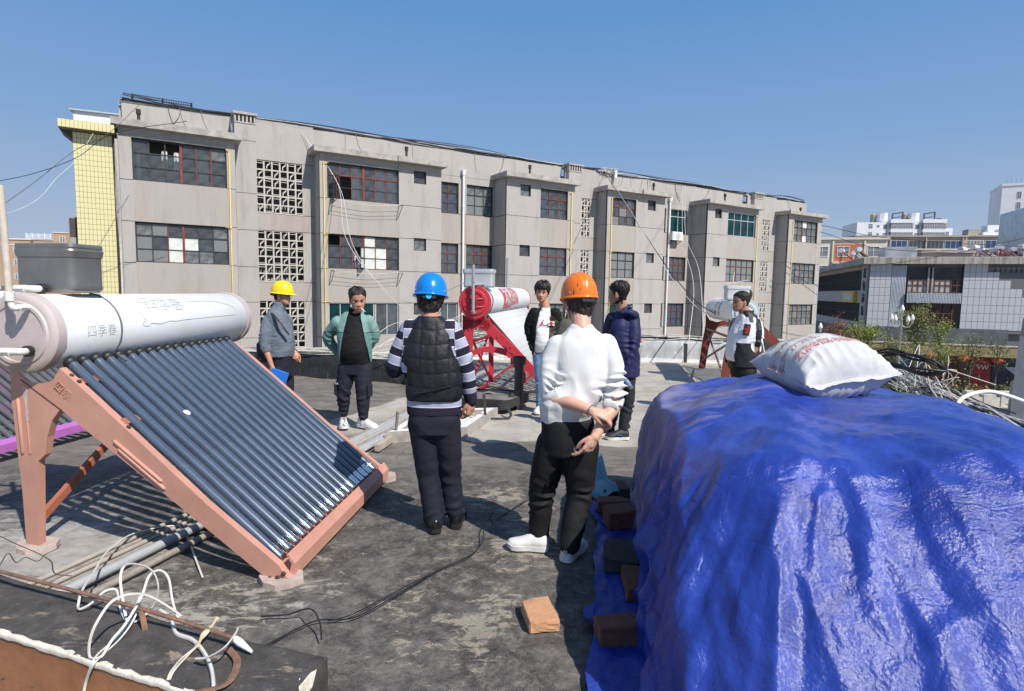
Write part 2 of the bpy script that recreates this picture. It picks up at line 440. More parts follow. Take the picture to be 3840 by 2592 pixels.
def bay(x0, x1, wins, smalls=(), wy=.06, zb=ZB):
    """wins: (u0,u1) full windows with recessed spandrels"""
    holes = [(a, b, lo, hi) for a, b in wins for lo, hi in WROWS] + [(a, b, lo, hi) for a, b in smalls for lo, hi in SROWS]
    backing(x0, x1, holes, .03, zb, 7.38)
    # piers and small-window walls stand proud, spandrels a little back
    xs = x0
    for a, b in sorted(wins):
        if a-xs > .03: front(xs, a, [h for h in holes if xs-.01 <= h[0] and h[1] <= a+.01], 0, [7.38]+GZ[1:])
        for (lo, hi), nxt in zip(WROWS, [WROWS[1][1], WROWS[2][1], ZB]):
            panel(a, b, nxt, lo, .012, FACS, g=.004)
        MB().box((a,.02,7.045),(b,.05,7.38)).build('lintel', FAC, apt)
        MB().box((a,-.015,7.05),(b,.018,7.12)).build('lintel', CONC, apt)
        xs = b
    if x1-xs > .03: front(xs, x1, [h for h in holes if xs-.01 <= h[0]], 0, [7.38]+GZ[1:])
    for a, b in smalls:
        for i, (lo, hi) in enumerate(SROWS):
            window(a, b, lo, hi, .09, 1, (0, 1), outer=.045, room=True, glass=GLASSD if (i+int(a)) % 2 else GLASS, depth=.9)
    side_face(x0, .005, YM-.01, .0301, 7.38); side_face(x1-.03, .005, YM-.01, .0299, 7.38)
# --- bays
bay(-1.1, 2.72, [(-.70, 2.42)])
bay(5.96, 11.55, [(6.27, 9.46)], [(10.18, 10.79)])
bay(15.12, 19.37, [(17.17, 18.92)], [(15.93, 16.56)])
bay(21.66, 26.08, [(22.02, 23.80)], [(24.71, 25.34)])
bay(29.83, 34.80, [(31.76, 34.55)], [(30.50, 31.13)])
bay(38.15, 42.10, [(38.72, 41.57)])
canopy(-1.3, 2.95); canopy(5.68, 9.30); canopy(9.31, 11.72, yf=-.38); canopy(14.90, 17.36, yf=-.38); canopy(17.37, 19.55)
canopy(21.40, 23.98); canopy(23.99, 26.28, yf=-.38); canopy(29.55, 31.80, yf=-.38); canopy(31.81, 35.02); canopy(37.85, 42.35)
# --- bay windows
W = window
W(-.70, 2.42, *WROWS[0], .10, 6, R3, red=(3,4,5), mats={(1,2):None,(2,2):None,(5,2):GLASSD}, content=[(.30,.36,CURT,.2,.8),(.43,.5,CURT,.25,.8),(.66,.80,CURTG,.08,.85),(.04,.08,CURT,0,.75)])
W(-.70, 2.42, *WROWS[1], .10, 6, R3, red=(2,3), mats={(0,0):GLASSF,(0,1):GLASSF,(1,2):GLASSF,(2,0):PAPER,(2,1):PAPER,(3,1):PAPER,(5,1):GLASSF,(1,0):GLASSF,(3,0):GLASSD,(4,0):GLASSD,(0,2):GLASSD,(5,2):GLASSD}, content=[(.7,.8,CURT,.1,.5)])
W(-.70, 2.42, *WROWS[2], .10, 6, R3, red=(3,), glass=GLASSD)
W(6.27, 9.46, *WROWS[0], .10, 6, R3, red=(1,2,3,4,5), redh=(2,), mats={(1,0):None,(1,1):None}, content=[(.36,.46,CURT),(.66,.84,CURT),(.86,1,CURT)])
W(6.27, 9.46, *WROWS[1], .10, 6, R3, red=(1,2,3,4,5), mats={(0,2):None,(3,0):PAPER,(3,1):PAPER,(3,2):PAPER,(4,0):PAPER,(4,1):PAPER,(2,0):None,(2,1):None}, content=[(.35,.42,CURTP,.05,.65),(.36,.46,CURT,.02,.4)])
for i, a in enumerate((6.27, 7.3, 8.35)):
    W(a, a+(1.02 if i < 2 else 1.11), *WROWS[2], .08, 2, (0, .28, 1) if i < 2 else (0,1), fr=ALU, glass=GLASST if i < 2 else GLASS, content=[(.45,.95,CURT)] if i == 2 else ())
W(17.17, 18.92, *WROWS[0], .10, 3, R3, red=(1,2), redh=(2,), content=[(0,.35,CURTB),(.36,.62,CURT,0,.45),(.68,.9,CURT,0,.5)])
W(17.17, 18.92, *WROWS[1], .10, 3, R3, red=(1,2), redh=(2,), content=[(0,1,CURTG)])
W(17.17, 18.92, *WROWS[2], .10, 3, R3, red=(1,), glass=GLASSD)
W(22.02, 23.80, *WROWS[0], .10, 3, R3, red=(1,2), redh=(2,), mats={(1,1):GLASSF,(0,0):GLASSF}, content=[(.3,.62,CURT,0,.7),(.7,1,CURT)])
W(22.02, 23.80, *WROWS[1], .10, 3, R3, glass=GLASSF, content=[(0,1,CURTG)])
W(22.02, 23.80, *WROWS[2], .10, 2, (0,.62,1), fr=ALU, glass=GLASST)
W(31.76, 34.55, *WROWS[0], .10, 4, (0,.68,1), fr=ALU, glass=GLASST, content=[(.25,.5,CURTG)])
W(31.76, 34.55, *WROWS[1], .10, 5, R3, red=(2,), redh=(2,), glass=GLASSF)
W(31.76, 34.55, *WROWS[2], .10, 5, R3, red=(2,), glass=GLASSD)
for i in range(3):
    W(38.72, 41.57, *WROWS[i], .10, 5, R3, red=(2,), glass=GLASSD, mats={(2,2):PAPER,(2,0):PAPER,(0,1):GLASSF} if i == 0 else {(3,0):GLASSF,(1,1):GLASSF,(4,2):GLASSF})
# --- open casements on the second bay
def casement(parent_x, z0, z1, y, w, ang, cols=1):
    m = MB(); 
    for a, b in ((0,.04),(w-.04,w)): m.box((a,0,0),(b,.03,z1-z0))
    for a, b in ((0,.04),(z1-z0-.04, z1-z0),((z1-z0)*.48,(z1-z0)*.52)): m.box((.04,.002,a),(w-.04,.028,b))
    o = m.build('window_sash', [STEEL], apt, loc=(parent_x, y, z0), rot=(0,0,ang))
    link('pane', MB().add([(.04,.015,.04),(w-.04,.015,.04),(w-.04,.015,z1-z0-.04),(.04,.015,z1-z0-.04)], [(0,1,2,3)]).mesh('pane', GLASSD), o)
casement(6.82, 5.56, 6.53, .09, .5, R(-138)); casement(7.86, 2.58, 3.53, .09, .5, R(-125))
# --- recessed main wall between bays
def recess(x0, x1, wins):
    holes = [(a, b, lo, hi) for a, b in wins for lo, hi in WROWS]
    backing(x0, x1, holes, YM+.03, ZB, 7.38); front(x0, x1, holes, YM, [7.38]+GZ[1:])
recess(11.55, 15.12, [(12.0, 13.08), (13.52, 15.06)])
recess(26.08, 29.83, [(26.45, 27.50), (27.93, 29.42)])
W(12.0, 13.08, *WROWS[0], YM+.1, 2, R3, red=(1,), content=[(0,1,CURTB,0,.66)]); W(12.0, 13.08, *WROWS[1], YM+.1, 2, R3, red=(1,), redh=(2,), content=[(0,1,CURT)])
W(12.0, 13.08, *WROWS[2], YM+.1, 2, (0,1), fr=ALU, content=[(0,1,CURT)])
W(13.52, 15.06, *WROWS[0], YM+.1, 3, R3, mats={(0,0):GLASSF,(0,1):GLASSF,(1,0):GLASSF,(1,1):GLASSF}, glass=GLASSD, content=[(0,.3,CURTG)])
W(13.52, 15.06, *WROWS[1], YM+.1, 3, R3, red=(1,2), redh=(2,), content=[(0,.4,CURTC),(.5,1,CURTP)]); W(13.52, 15.06, *WROWS[2], YM+.1, 2, (0,1), fr=ALU, content=[(0,.8,CURT)])
for i in range(3): W(26.45, 27.50, *WROWS[i], YM+.1, 2, R3, red=(1,))
W(27.93, 29.42, *WROWS[0], YM+.1, 2, (0,.7,1), fr=ALU, glass=GLASST, content=[(0,.3,CURTG,.3,1)])
W(27.93, 29.42, *WROWS[1], YM+.1, 3, R3, red=(1,2), redh=(2,), content=[(0,1,CURT)]); W(27.93, 29.42, *WROWS[2], YM+.1, 3, R3, red=(1,), redh=(2,), content=[(0,1,CURTB)])
# --- stair walls with breeze-block lattices
CB = simple('lattice_concrete', (.50,.47,.43), .9, vary=.15, scale=3, bump=.3)
def breeze_block(w, h, flip):
    m = MB(); t = .045; d = .10
    m.box((0,0,0),(w,d,t)); m.box((0,0,h-t*.3),(w,d,h)); m.box((-.03,-.012,t),(.03,d,h-t*.3)); m.box((w/2-.032,.004,t),(w/2+.032,d,h-t*.3))
    m.box((.03,.002,h/2-.028),(w/2-.032,d,h/2+.028)); m.box((w/2+.032,.002,h/2-.028),(w,d,h/2+.028))
    cells = [(0,1),(1,0)] if flip else [(0,0),(1,1)]
    for i, j in cells:
        cx = .03+(w/2-.03)*.5+i*w/2; cz = h*.25+j*h/2+.01; q = .075
        m.prism([(cx-q,cz-.13),(cx-q+.035,cz-.13),(cx-q+.035,cz-.05),(cx+q,cz+.07),(cx+q,cz+.14),(cx+q-.02,cz+.14),(cx+q-.03,cz+.1),(cx-q,cz)], .09)
    for i, j in [(0,0),(1,1)] if flip else [(0,1),(1,0)]:
        z = h*.25+j*h/2+(.09 if j else -.09); a = .03 if i == 0 else w/2+.032; b = w/2-.032 if i == 0 else w-.03
        m.box((a,.03,z-.012),(b,.08,z+.012))
    return m.mesh('breeze_block', CB)
BBM = [breeze_block(.627, .715, 0), breeze_block(.627, .715, 1)]; BBS = [breeze_block(.41, .715, 0), breeze_block(.41, .715, 1)]
def stair(x0, x1, l0, l1, nb, v0, v1):
    lat = [(l0, l1, 4.80, 6.96), (l0, l1, 1.92, 4.07), (l0, l1, -1.0, 1.09)]
    backing(x0, x1, lat, YS+.03, ZB, 8.5); 
    bands = [8.5, 6.968, 4.792, 4.078, 1.912, 1.098, -1.008, -2.5, -4, -5.5, ZB]
    front(x0, x1, lat, YS, bands)
    for (a, b, lo, hi) in lat:
        g = MB(); g.box((a-.001,YS+.001,hi),(b,YS+.3,hi+.02)); 
        bl = BBM if nb == 3 else BBS; w = (b-a)/nb
        hold = MB().box((b-.03,YS+.004,lo),(b,YS+.14,hi)).build('lattice_screen', CB, apt)
        for i in range(nb):
            for j in range(3): link('breeze_block', bl[(i*0+j) % 2], hold, (a+w*i, YS+.02, lo+.715*j))
        MB().add([(a-.2,YS+1.4,lo-.3),(b+.2,YS+1.4,lo-.3),(b+.2,YS+1.4,hi+.2),(a-.2,YS+1.4,hi+.2),(a-.2,YS+.2,lo-.3),(b+.2,YS+.2,lo-.3),(b+.2,YS+.2,hi+.2),(a-.2,YS+.2,hi+.2)],
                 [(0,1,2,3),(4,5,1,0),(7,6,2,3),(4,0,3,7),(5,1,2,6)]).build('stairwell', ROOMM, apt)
    # chimney pilaster with vent box on top
    zs = [8.28]+[7.62]+GZ[1:]
    for a, b in zip(zs[:-1], zs[1:]): MB().box((v0,YS-.26,b+.01),(v1,YS-.002,a-.01)).build('wall_panel', FAC, apt)
    vb = MB(); 
    n = 5; wd = (v1-v0)/(2*n+1)
    vb.box((v0,YS-.28,8.28),(v1,YS-.02,8.34))
    for i in range(n+1):
        vb.box((v0+2*i*wd*(2*n+1)/(2*n+1), YS-.27, 8.345), (v0+(2*i+1)*wd, YS-.04, 8.62))
    vb.box((v0,YS-.03,8.345),(v1,YS+.12,8.62)); vb.box((v0-.06,YS-.33,8.625),(v1+.06,YS+.46,8.72))
    vb.build('chimney', [CONC], apt)
stair(2.72, 5.96, 3.60, 5.48, 3, 2.80, 3.60)
stair(19.37, 21.66, 20.38, 21.20, 2, 19.46, 20.36)
stair(34.80, 38.15, 36.54, 37.36, 2, 35.2, 36.1)
# --- attic wall above the canopies, roof
for a, b in ((-1.0, 2.72), (5.96, 19.37), (21.66, 34.80), (38.15, 41.9)):
    MB().box((a,YM,7.38),(b,YM+.2,8.62)).build('parapet', FAC, apt)
for a, b in ((2.72,5.96),(19.37,21.66),(34.8,38.15)): MB().box((a,YS+.14,8.505),(b,YM+.19,8.62)).build('parapet', FAC, apt)
MB().box((-1.0,YM+.2,8.0),(41.9,11.5,8.15)).build('roof_slab', CONC, apt)
MB().box((-1.1,YM+.21,ZB),(-.9,11.5,8.6)).box((41.9,YM+.02,ZB),(42.1,11.5,8.6)).box((-.9,11.3,ZB),(41.9,11.5,8.6)).build('gable_wall', FAC, apt)
# --- yellow gas risers, white drainpipes, rust-brown vents, air conditioner
def riser(u, y, zt, zb=-6, arms=((7.05,.3),), left=False):
    m = MB(); m.tube([(u,y,zt),(u,y,zb)], .022, 6)
    for z, L in arms: m.tube([(u,y,z),(u+(-L if left else L),y,z+.02)], .016, 6)
    m.sphere((u,y,zt), .035, 8, 6); 
    for z in (4.0, 1.1): m.sphere((u,y,z), .05, 8, 6, (1,.8,1)); m.tube([(u,y,z),(u+(-.2 if left else .2),y+.05,z)], .014, 6)
    m.build('gas_pipe', YEL, apt, smooth=True)
riser(2.50, -.05, 6.98, arms=((6.97,.12),), left=True); riser(6.12, -.06, 6.98, arms=((6.97,.2),)); riser(19.15, -.05, 6.98, arms=((6.95,.15),), left=True); riser(21.95, -.06, 7.0, arms=((6.98,.15),))
riser(34.72, -.05, 6.95, arms=((6.93,.2),), left=True); riser(38.60, -.06, 6.95, arms=((6.9,.12),))
for u in (13.29, 27.72):
    m = MB(); m.tube([(u,YM-.12,7.5),(u,YM-.12,ZB)], .055, 10); m.add([(u-.1,YM-.25,7.7),(u+.1,YM-.25,7.7),(u+.1,YM-.02,7.7),(u-.1,YM-.02,7.7),(u-.07,YM-.19,7.45),(u+.07,YM-.19,7.45),(u+.07,YM-.05,7.45),(u-.07,YM-.05,7.45)],
        [(0,1,5,4),(1,2,6,5),(2,3,7,6),(3,0,4,7),(4,5,6,7),(3,2,1,0)])
    for z in (5.9, 4.2, 2.6, 1.0): m.tube([(u,YM-.12,z-.05),(u,YM-.12,z+.05)], .065, 10)
    m.build('drain_pipe', PIPEW, apt, smooth=40)
for i, (u, y) in enumerate(((-.45,.5), (9.9,.2), (16.6,.2), (25.3,.2), (31.6,.2), (40.9,1.0))):
    m = MB(); z = 7.62; m.tube([(u,y,z),(u,y,z+.5)], .055, 10); m.tube([(u,y,z+.38),(u,y,z+.56)], .085, 10); m.build('vent_pipe', RUSTD, apt, smooth=40)
ac = MB(); ac.box((27.72,YM-.42,5.06),(28.62,YM-.12,5.58)); ac = ac.build('air_conditioner', WHT, apt)
m = MB()
for i in range(7): m.box((27.74,YM-.428,5.12+i*.06),(27.9,YM-.421,5.15+i*.06))
m.build('grille', simple('ac_grey', (.45,.46,.46), .5), ac)
m = MB(); m.lathe([(.21,0),(.22,.012),(.19,.02)], (28.22,YM-.421,5.32), (0,-1,0), 24); m.lathe([(.05,.02),(.05,.03)], (28.22,YM-.421,5.32), (0,-1,0), 12)
m.build('fan_guard', simple('ac_grille', (.50,.52,.52), .5), ac)
MB().bar((27.85,YM-.4,5.02),(27.85,YM,4.8),.03).bar((28.5,YM-.4,5.02),(28.5,YM,4.8),.03).box((27.8,YM-.42,5.03),(28.55,YM,5.055)).build('bracket', STEEL, ac)
# clothes-line brackets and wires under the second bay's windows
m = MB()
for u in (6.4, 9.45):
    for z in (5.45, 2.45): m.bar((u,0,z),(u,-.55,z-.02),.03); m.bar((u,0,z-.45),(u,-.5,z-.04),.02)
m.build('clothes_bracket', RUSTD, apt)
m = MB()
for z in (5.45, 2.45):
    for y in (-.2, -.38, -.52): m.tube(spline([(6.4,y,z),(7.9,y,z-.1-.05*random.random()),(9.45,y,z)], 6), .008, 4)
m.build('clothes_line', WCAB, apt)
# ------------------------------------------------------------------ the roof everybody stands on
def sstep(a, b, x): 
    t = np.clip((x-a)/(b-a), 0, 1); return t*t*(3-2*t)
def blob(X, Y, cx, cy, rx, ry, rot=0):
    c, s = math.cos(rot), math.sin(rot); dx, dy = X-cx, Y-cy
    return np.exp(-(((dx*c+dy*s)/rx)**2 + ((-dx*s+dy*c)/ry)**2))
def roof_mat():
    k = M('weathered_bitumen_roof', (.1,.1,.1), .85, spec=.35)
    lite, brown, pale, tan = (k.attr(n) for n in ('lite', 'brown', 'pale', 'tan'))
    n1 = k.noise(2.3, 9, .68, dist=.6); n2 = k.noise(9, 8, .7, dist=.4); n3 = k.noise(60, 4, .7); n4 = k.noise(5.1, 9, .72, k.co((1.0,2.2,1)), 1.1)
    v = k.voro(160, out=0)
    dark = k.ramp(k.math('ADD', k.math('MULTIPLY', n2, .6), k.math('MULTIPLY', k.noise(38, 5, .75), .4)), [(.33, (.022,.020,.019)), (.47, (.062,.056,.051)), (.58, (.14,.128,.113)), (.70, (.23,.21,.185))])
    dark = k.mix(k.ramp(n1, [(.46, 0), (.62, .6)]), dark, k.ramp(n2, [(.35, (.10,.092,.083)), (.7, (.22,.205,.185))]))
    # pale grit specks in the felt
    dark = k.mix(k.ramp(v, [(.12, .8), (.28, 0)]), dark, (.27,.255,.235))
    # worn-through beige patches
    m = k.math('ADD', k.math('ADD', k.math('MULTIPLY', n4, .7), k.math('MULTIPLY', n2, .3)), k.math('MULTIPLY', tan, .3)); m = k.math('ADD', m, k.math('MULTIPLY', n3, .12))
    dark = k.mix(k.ramp(m, [(.635, 0), (.665, .85)]), dark, k.ramp(n3, [(.3, (.23,.195,.15)), (.7, (.36,.315,.25))]))
    p = k.math('ADD', k.math('MULTIPLY', n4, .9), k.math('MULTIPLY', pale, .62))
    dark = k.mix(k.ramp(p, [(.66, 0), (.90, .9)]), dark, k.ramp(n2, [(.3, (.27,.255,.235)), (.7, (.44,.425,.40))]))
    b = k.math('ADD', k.math('MULTIPLY', n1, .55), brown)
    c = k.mix(k.ramp(b, [(.60, 0), (1.0, .88)]), dark, k.ramp(k.noise(4, 8, .7, k.co((.6,1.6,1))), [(.3, (.075,.066,.058)), (.48, (.155,.138,.12)), (.60, (.21,.19,.163)), (.74, (.29,.265,.23))]))
    l = k.math('ADD', k.math('MULTIPLY', n1, .45), lite)
    conc = k.ramp(k.noise(2.2, 8, .7), [(.3, (.27,.245,.21)), (.5, (.385,.355,.305)), (.7, (.45,.425,.38))])
    conc = k.mix(k.ramp(k.noise(1.1, 6, .6, k.co((.5,2.5,1))), [(.52, 0), (.72, .6)]), conc, (.36,.29,.19))
    c = k.mix(k.ramp(l, [(.62, 0), (.78, 1)]), c, conc)
    crack = k.voro(1.1, k.mix(.12, k.co(), nnode_out(k, 3.0)), 'DISTANCE_TO_EDGE')
    c = k.mix(k.math('MULTIPLY', k.ramp(crack, [(0.0, .8), (.006, 0)]), k.ramp(n4, [(.45, 0), (.6, 1)])), c, (.03,.028,.026))
    k.color(c); k.bump(n2, .6, .014); k.bump(n3, .7, .006); k.bump(v, .35, .003)
    k.rough(k.ramp(n2, [(.3, .62), (.7, .92)])); return k.m
def nnode_out(k, sc):
    n = nnode(k.nt, 'TexNoise'); n.inputs['Scale'].default_value = sc; n.inputs['Detail'].default_value = 4; k.nt.links.new(k.co(), n.inputs['Vector']); return n.outputs['Color']
ROOFM = roof_mat()
ROOF_POLY = [(-.85,-6), (4.2,-6), (4.75,4.6), (6.3,8.3), (7.2,12.0), (7.4,14.35), (3.0,14.75), (-1.25,14.75), (-1.6,10.55), (-4.2,11.35), (-13,13.6), (-13,6.26), (-.85,1.95)]
def inpoly(X, Y, P):
    ins = np.zeros(X.shape, bool); n = len(P)
    for i in range(n):
        (x1,y1), (x2,y2) = P[i], P[(i+1) % n]
        if y1 == y2: continue
        c = ((y1 > Y) != (y2 > Y)) & (X < (x2-x1)*(Y-y1)/(y2-y1)+x1); ins ^= c
    return ins
def make_roof():
    xs = np.arange(-10, 8.01, .06); ys = np.arange(.6, 15.0, .06)
    X, Y = np.meshgrid(xs, ys, indexing='ij'); P = np.stack([X.ravel(), Y.ravel(), 0*X.ravel()], 1)
    w = pnoise(P, .9, 4, 2).reshape(X.shape)*.22; Xw, Yw = X+w, Y+pnoise(P, .8, 4, 5).reshape(X.shape)*.2
    lite = sstep(6.15, 6.75, Yw)*sstep(-.75, -.2, Xw-.0*(Yw)); 
    lite = np.maximum(lite, sstep(7.6, 8.4, Yw)*sstep(-2.0, -1.4, Xw)*.55)
    lite = np.maximum(lite, 1.0*blob(Xw, Yw, -1.7, 8.1, .45, 1.6, -.15))
    brown = sstep(4.6, 6.6, Yw)*(1-lite)*.85 + .25*sstep(3.6, 5, Yw)
    pale = .8*blob(Xw,Yw,-2.75,3.55,.75,.5)+.40*blob(Xw,Yw,-1.75,3.0,.5,.25,-.3)+.25*blob(Xw,Yw,-1.2,3.0,.3,.5,-.3)+.45*blob(Xw,Yw,-3.6,4.2,.8,.9)+.25*blob(Xw,Yw,-.3,3.3,.5,.5)
    tan = .5*blob(Xw,Yw,.0,3.75,.35,.3)+.42*blob(Xw,Yw,-.4,2.75,.25,.45)+.35*blob(Xw,Yw,-.2,4.6,.4,.4)+.35*blob(Xw,Yw,-1.9,2.95,.6,.3)+.10*sstep(2.2,3,Yw)*(1-sstep(4.2,5.5,Yw))-.12*blob(Xw,Yw,1.5,3.5,1.5,2)-.1
    Z = .012*pnoise(P, 1.3, 4, 1)+.004*pnoise(P, 7, 3, 8)-.012
    P[:,2] = Z
    nx, ny = X.shape; F = np.array(grid_faces(nx, ny)); cx = P[F].mean(1); F = F[inpoly(cx[:,0], cx[:,1], ROOF_POLY)]
    me = np_mesh('roof_floor', P, F.tolist(), ROOFM)
    for nme, a in (('lite', lite), ('brown', brown), ('pale', pale), ('tan', tan)): set_attr(me, nme, a.ravel())
    o = link('roof', me); tag(o, 'dark patched bitumen roof turning to pale concrete farther off', 'roof', kind='structure')
    b = MB(); n = len(ROOF_POLY); b.prism([(x, y) for x, y in ROOF_POLY], 8.15, Matrix(((1,0,0,0),(0,0,1,0),(0,-1,0,-.06),(0,0,0,1))))
    tag(b.build('building_below', simple('own_building_render', (.33,.31,.28), .9, vary=.2, scale=1)), 'rendered walls of the building below the roof', 'building', kind='structure')
make_roof()
# ------------------------------------------------------------------ parapets
def wall_path(pts, th, z1, mat, z0=-.06, rough=.012, name='parapet', seg=.12, seed=0, top=True):
    """thick wall along a polyline with a slightly wavy surface"""
    P = [np.array(p, float) for p in pts]; rows = []
    for a, b in zip(P[:-1], P[1:]):
        L = np.linalg.norm(b-a); n = max(2, int(L/seg))
        for i in range(n+1):
            if rows and i == 0: continue
            rows.append(a+(b-a)*i/n)
    rows = np.array(rows); n = len(rows); T = np.gradient(rows, axis=0); T /= np.linalg.norm(T, axis=1)[:,None]; N = np.stack([-T[:,1], T[:,0]], 1)
    prof = [(-.5,z0), (-.5,z0+(z1-z0)*.3), (-.5,z0+(z1-z0)*.65), (-.5,z1-.02), (-.44,z1), (0,z1+.006), (.44,z1), (.5,z1-.02), (.5,z0)]
    V_ = []
    for o, z in prof:
        q = np.column_stack([rows + N*(o*th), np.full(n, z)])
        d = pnoise(q, 4, 4, seed)*rough; q[:, :2] += N*d[:,None]; 
        if z > z1-.05: q[:,2] += pnoise(q, 3, 3, seed+3)*rough
        V_.append(q)
    v = np.concatenate(V_); f = []
    for j in range(len(prof)-1):
        for i in range(n-1): f.append((j*n+i, (j+1)*n+i, (j+1)*n+i+1, j*n+i+1))
    return np_mesh(name, v, [tuple(reversed(x)) for x in f], mat)
k = M('black_bitumen_paint', (.02,.02,.022), .7); k.color(k.mix(k.ramp(k.noise(14, 6, .7, k.co((1,1,.35))), [(.55, 0), (.72, .55)]), k.vary((.02,.02,.023), .4, 5), (.13,.125,.12))); k.bump(k.noise(30, 5), .5, .01); BITW = k.m
k = M('silver_painted_parapet', (.45,.46,.47), .55); 
c = k.ramp(k.noise(3, 6, .7, k.co((2.2,2.2,.7))), [(.35, (.34,.35,.355)), (.6, (.50,.51,.52))]); c = k.mix(k.ramp(k.noise(5.5, 5, .6, k.co((2.6,2.6,.55)), .4), [(.60, 0), (.63, .9)]), c, (.74,.74,.73))
z = k.sep(k.co())[2]; c = k.mix(k.ramp(k.math('ADD', z, k.math('MULTIPLY', k.noise(6, 4), .08)), [(.11, .9), (.14, 0)]), c, (.80,.80,.79)); k.color(c); SILW = k.m
tag(link('parapet', wall_path([(-12,13.05), (-8,12.2), (-4.2,11.28), (-1.72,10.5)], .2, .42, BITW, seed=1)), 'low parapet coated in black bitumen behind the man in the green jacket', 'parapet')
tag(link('parapet', wall_path([(-1.68,10.62), (-1.42,14.5)], .2, .5, SILW, seed=2)), 'silver painted parapet return behind the legs of the red heater', 'parapet')
wp = link('parapet', wall_path([(-1.3,14.72), (3.1,14.72), (7.25,14.3)], .22, .52, SILW, seed=3)); tag(wp, 'low silver-painted parapet with peeling white streaks under the cable tangle', 'parapet')
m = MB(off=(0,0,0)); m.cbox((4.32,14.49,.22), (.07,.03,.5)); m.build('joint_strip', simple('black_sealant', (.03,.03,.03), .8, vary=.5), wp)
# right-hand roof edge: kerb under the cables
tag(link('roof_kerb', wall_path([(7.1,14.1), (6.95,12.0), (6.1,8.35), (4.55,4.6), (4.1,2.0)], .25, .12, BITW, seed=5)), 'low dark kerb along the open roof edge above the street', 'kerb')
# near wall: brown painted side with a white plaster lip and a bitumen top
H0 = .20
k = M('brown_painted_render', (.30,.125,.055), .8); k.color(k.mix(k.ramp(k.noise(3, 5), [(.4, 0), (.75, .5)]), k.vary((.31,.125,.052), .12, 12), (.40,.20,.10))); k.bump(k.noise(40, 4), .4, .004); BROWN = k.m
k = M('bitumen_ledge', (.06,.055,.05), .9)
c = k.ramp(k.noise(11, 8, .7), [(.3, (.032,.029,.027)), (.55, (.066,.06,.055)), (.75, (.12,.11,.10))])
c = k.mix(k.ramp(k.noise(3.2, 8, .72, k.co((1,2.4,1)), .5), [(.60, 0), (.66, .85)]), c, (.29,.24,.175)); c = k.mix(k.ramp(k.noise(75, 3), [(.62, 0), (.70, .5)]), c, (.17,.16,.15)); k.color(c); k.bump(k.noise(60, 6, .7), .7, .006); LEDGE = k.m
PLAST = simple('white_plaster_lip', (.66,.61,.52), .9, vary=.22, scale=14, bump=.8, bscale=60)
def near_wall():
    nb = [(-3.6,2.90), (-2.822,2.623), (-2.188,2.399), (-1.65,2.208), (-1.188,2.047), (-.82,1.92)]       # lip line of the top (near edge)
    fb = [(-3.9,3.33), (-3.366,3.15), (-2.635,2.911), (-2.029,2.703), (-1.511,2.5), (-.745,2.27)]        # far edge of the top
    root = thing('parapet_wall', 'low wall with brown painted side, ragged white plaster lip and bitumen top', 'wall', (-1.9,2.2,0))
    off = (-1.9,2.2,0)
    n = 90; t = np.linspace(0, 1, n)
    def along(L):
        L = np.array(L); d = np.r_[0, np.cumsum(np.linalg.norm(np.diff(L, axis=0), axis=1))]; d /= d[-1]
        return np.column_stack([np.interp(t, d, L[:,0]), np.interp(t, d, L[:,1])])
    A, B = along(nb), along(fb); m = 24; V_ = []
    for j in range(m):
        s = j/(m-1); q = A*(1-s)+B*s; z = H0+.008*pnoise(np.column_stack([q, 0*t]), 3, 4, 3)-.03*max(0, s-.9)*10*.3
        V_.append(np.column_stack([q-np.array(off[:2]), z]))
    q = B.copy(); q[:,1] += .03; V_.append(np.column_stack([q-np.array(off[:2]), np.full(n, -.06)]))
    link('ledge_top', np_mesh('ledge_top', np.concatenate(V_), [tuple(reversed(f)) for f in grid_faces(m+1, n)], LEDGE), root)
    a = A.copy(); V_ = []
    for z, o in ((H0-.012,.0), (H0-.05,-.006), (.1,-.006), (-6.2,-.006)):
        q = a+np.array([.33,.94])*o*-1; V_.append(np.column_stack([q-np.array(off[:2]), z+.006*pnoise(np.column_stack([q, 0*t]), 9, 3, 2)]))
    link('painted_side', np_mesh('painted_side', np.concatenate(V_), [tuple(reversed(f)) for f in grid_faces(4, n)], BROWN), root)
    # ragged lip
    A = A[A[:,0] < -1.12]; n = len(A); t = t[:n]; V_ = []; rg = .006+.007*np.abs(pnoise(np.column_stack([A*6, 0*t]), 2, 4, 9))
    for (o, z) in ((-.003,-.022), (-.006,-.008), (-.003,.001), (.003,.003), (1.0,.001)):
        off_n = np.where(o == 1.0, rg*1.6, o)
        q = A+np.outer(off_n*np.ones(n), np.array([.33,.94])); V_.append(np.column_stack([q-np.array(off[:2]), H0+z+.0035*pnoise(np.column_stack([q, 0*t+z]), 30, 3, 4)]))
    link('plaster_lip', np_mesh('plaster_lip', np.concatenate(V_), [tuple(reversed(f)) for f in grid_faces(5, n)], PLAST), root)
    MB(off=off).hull([(x, y, z) for x, y in ((-.735,2.272),(-.785,2.06),(-.825,1.90),(-1.1,2.0),(-.95,2.33)) for z in (-.06, H0-.008)]).build('end_block', LEDGE, root)
    MB(off=off).hull([(-.782,2.075,H0-.004),(-.752,2.19,H0-.004),(-.80,2.13,H0-.002),(-.775,2.09,H0-.06),(-.757,2.15,H0-.05)]).build('chipped_corner', PLAST, root)
    MB(off=off).hull([(-.80,2.0,H0-.004),(-.79,2.03,H0-.004),(-.81,2.015,H0-.002),(-.797,2.01,H0-.03)]).build('chipped_corner', PLAST, root)
near_wall()
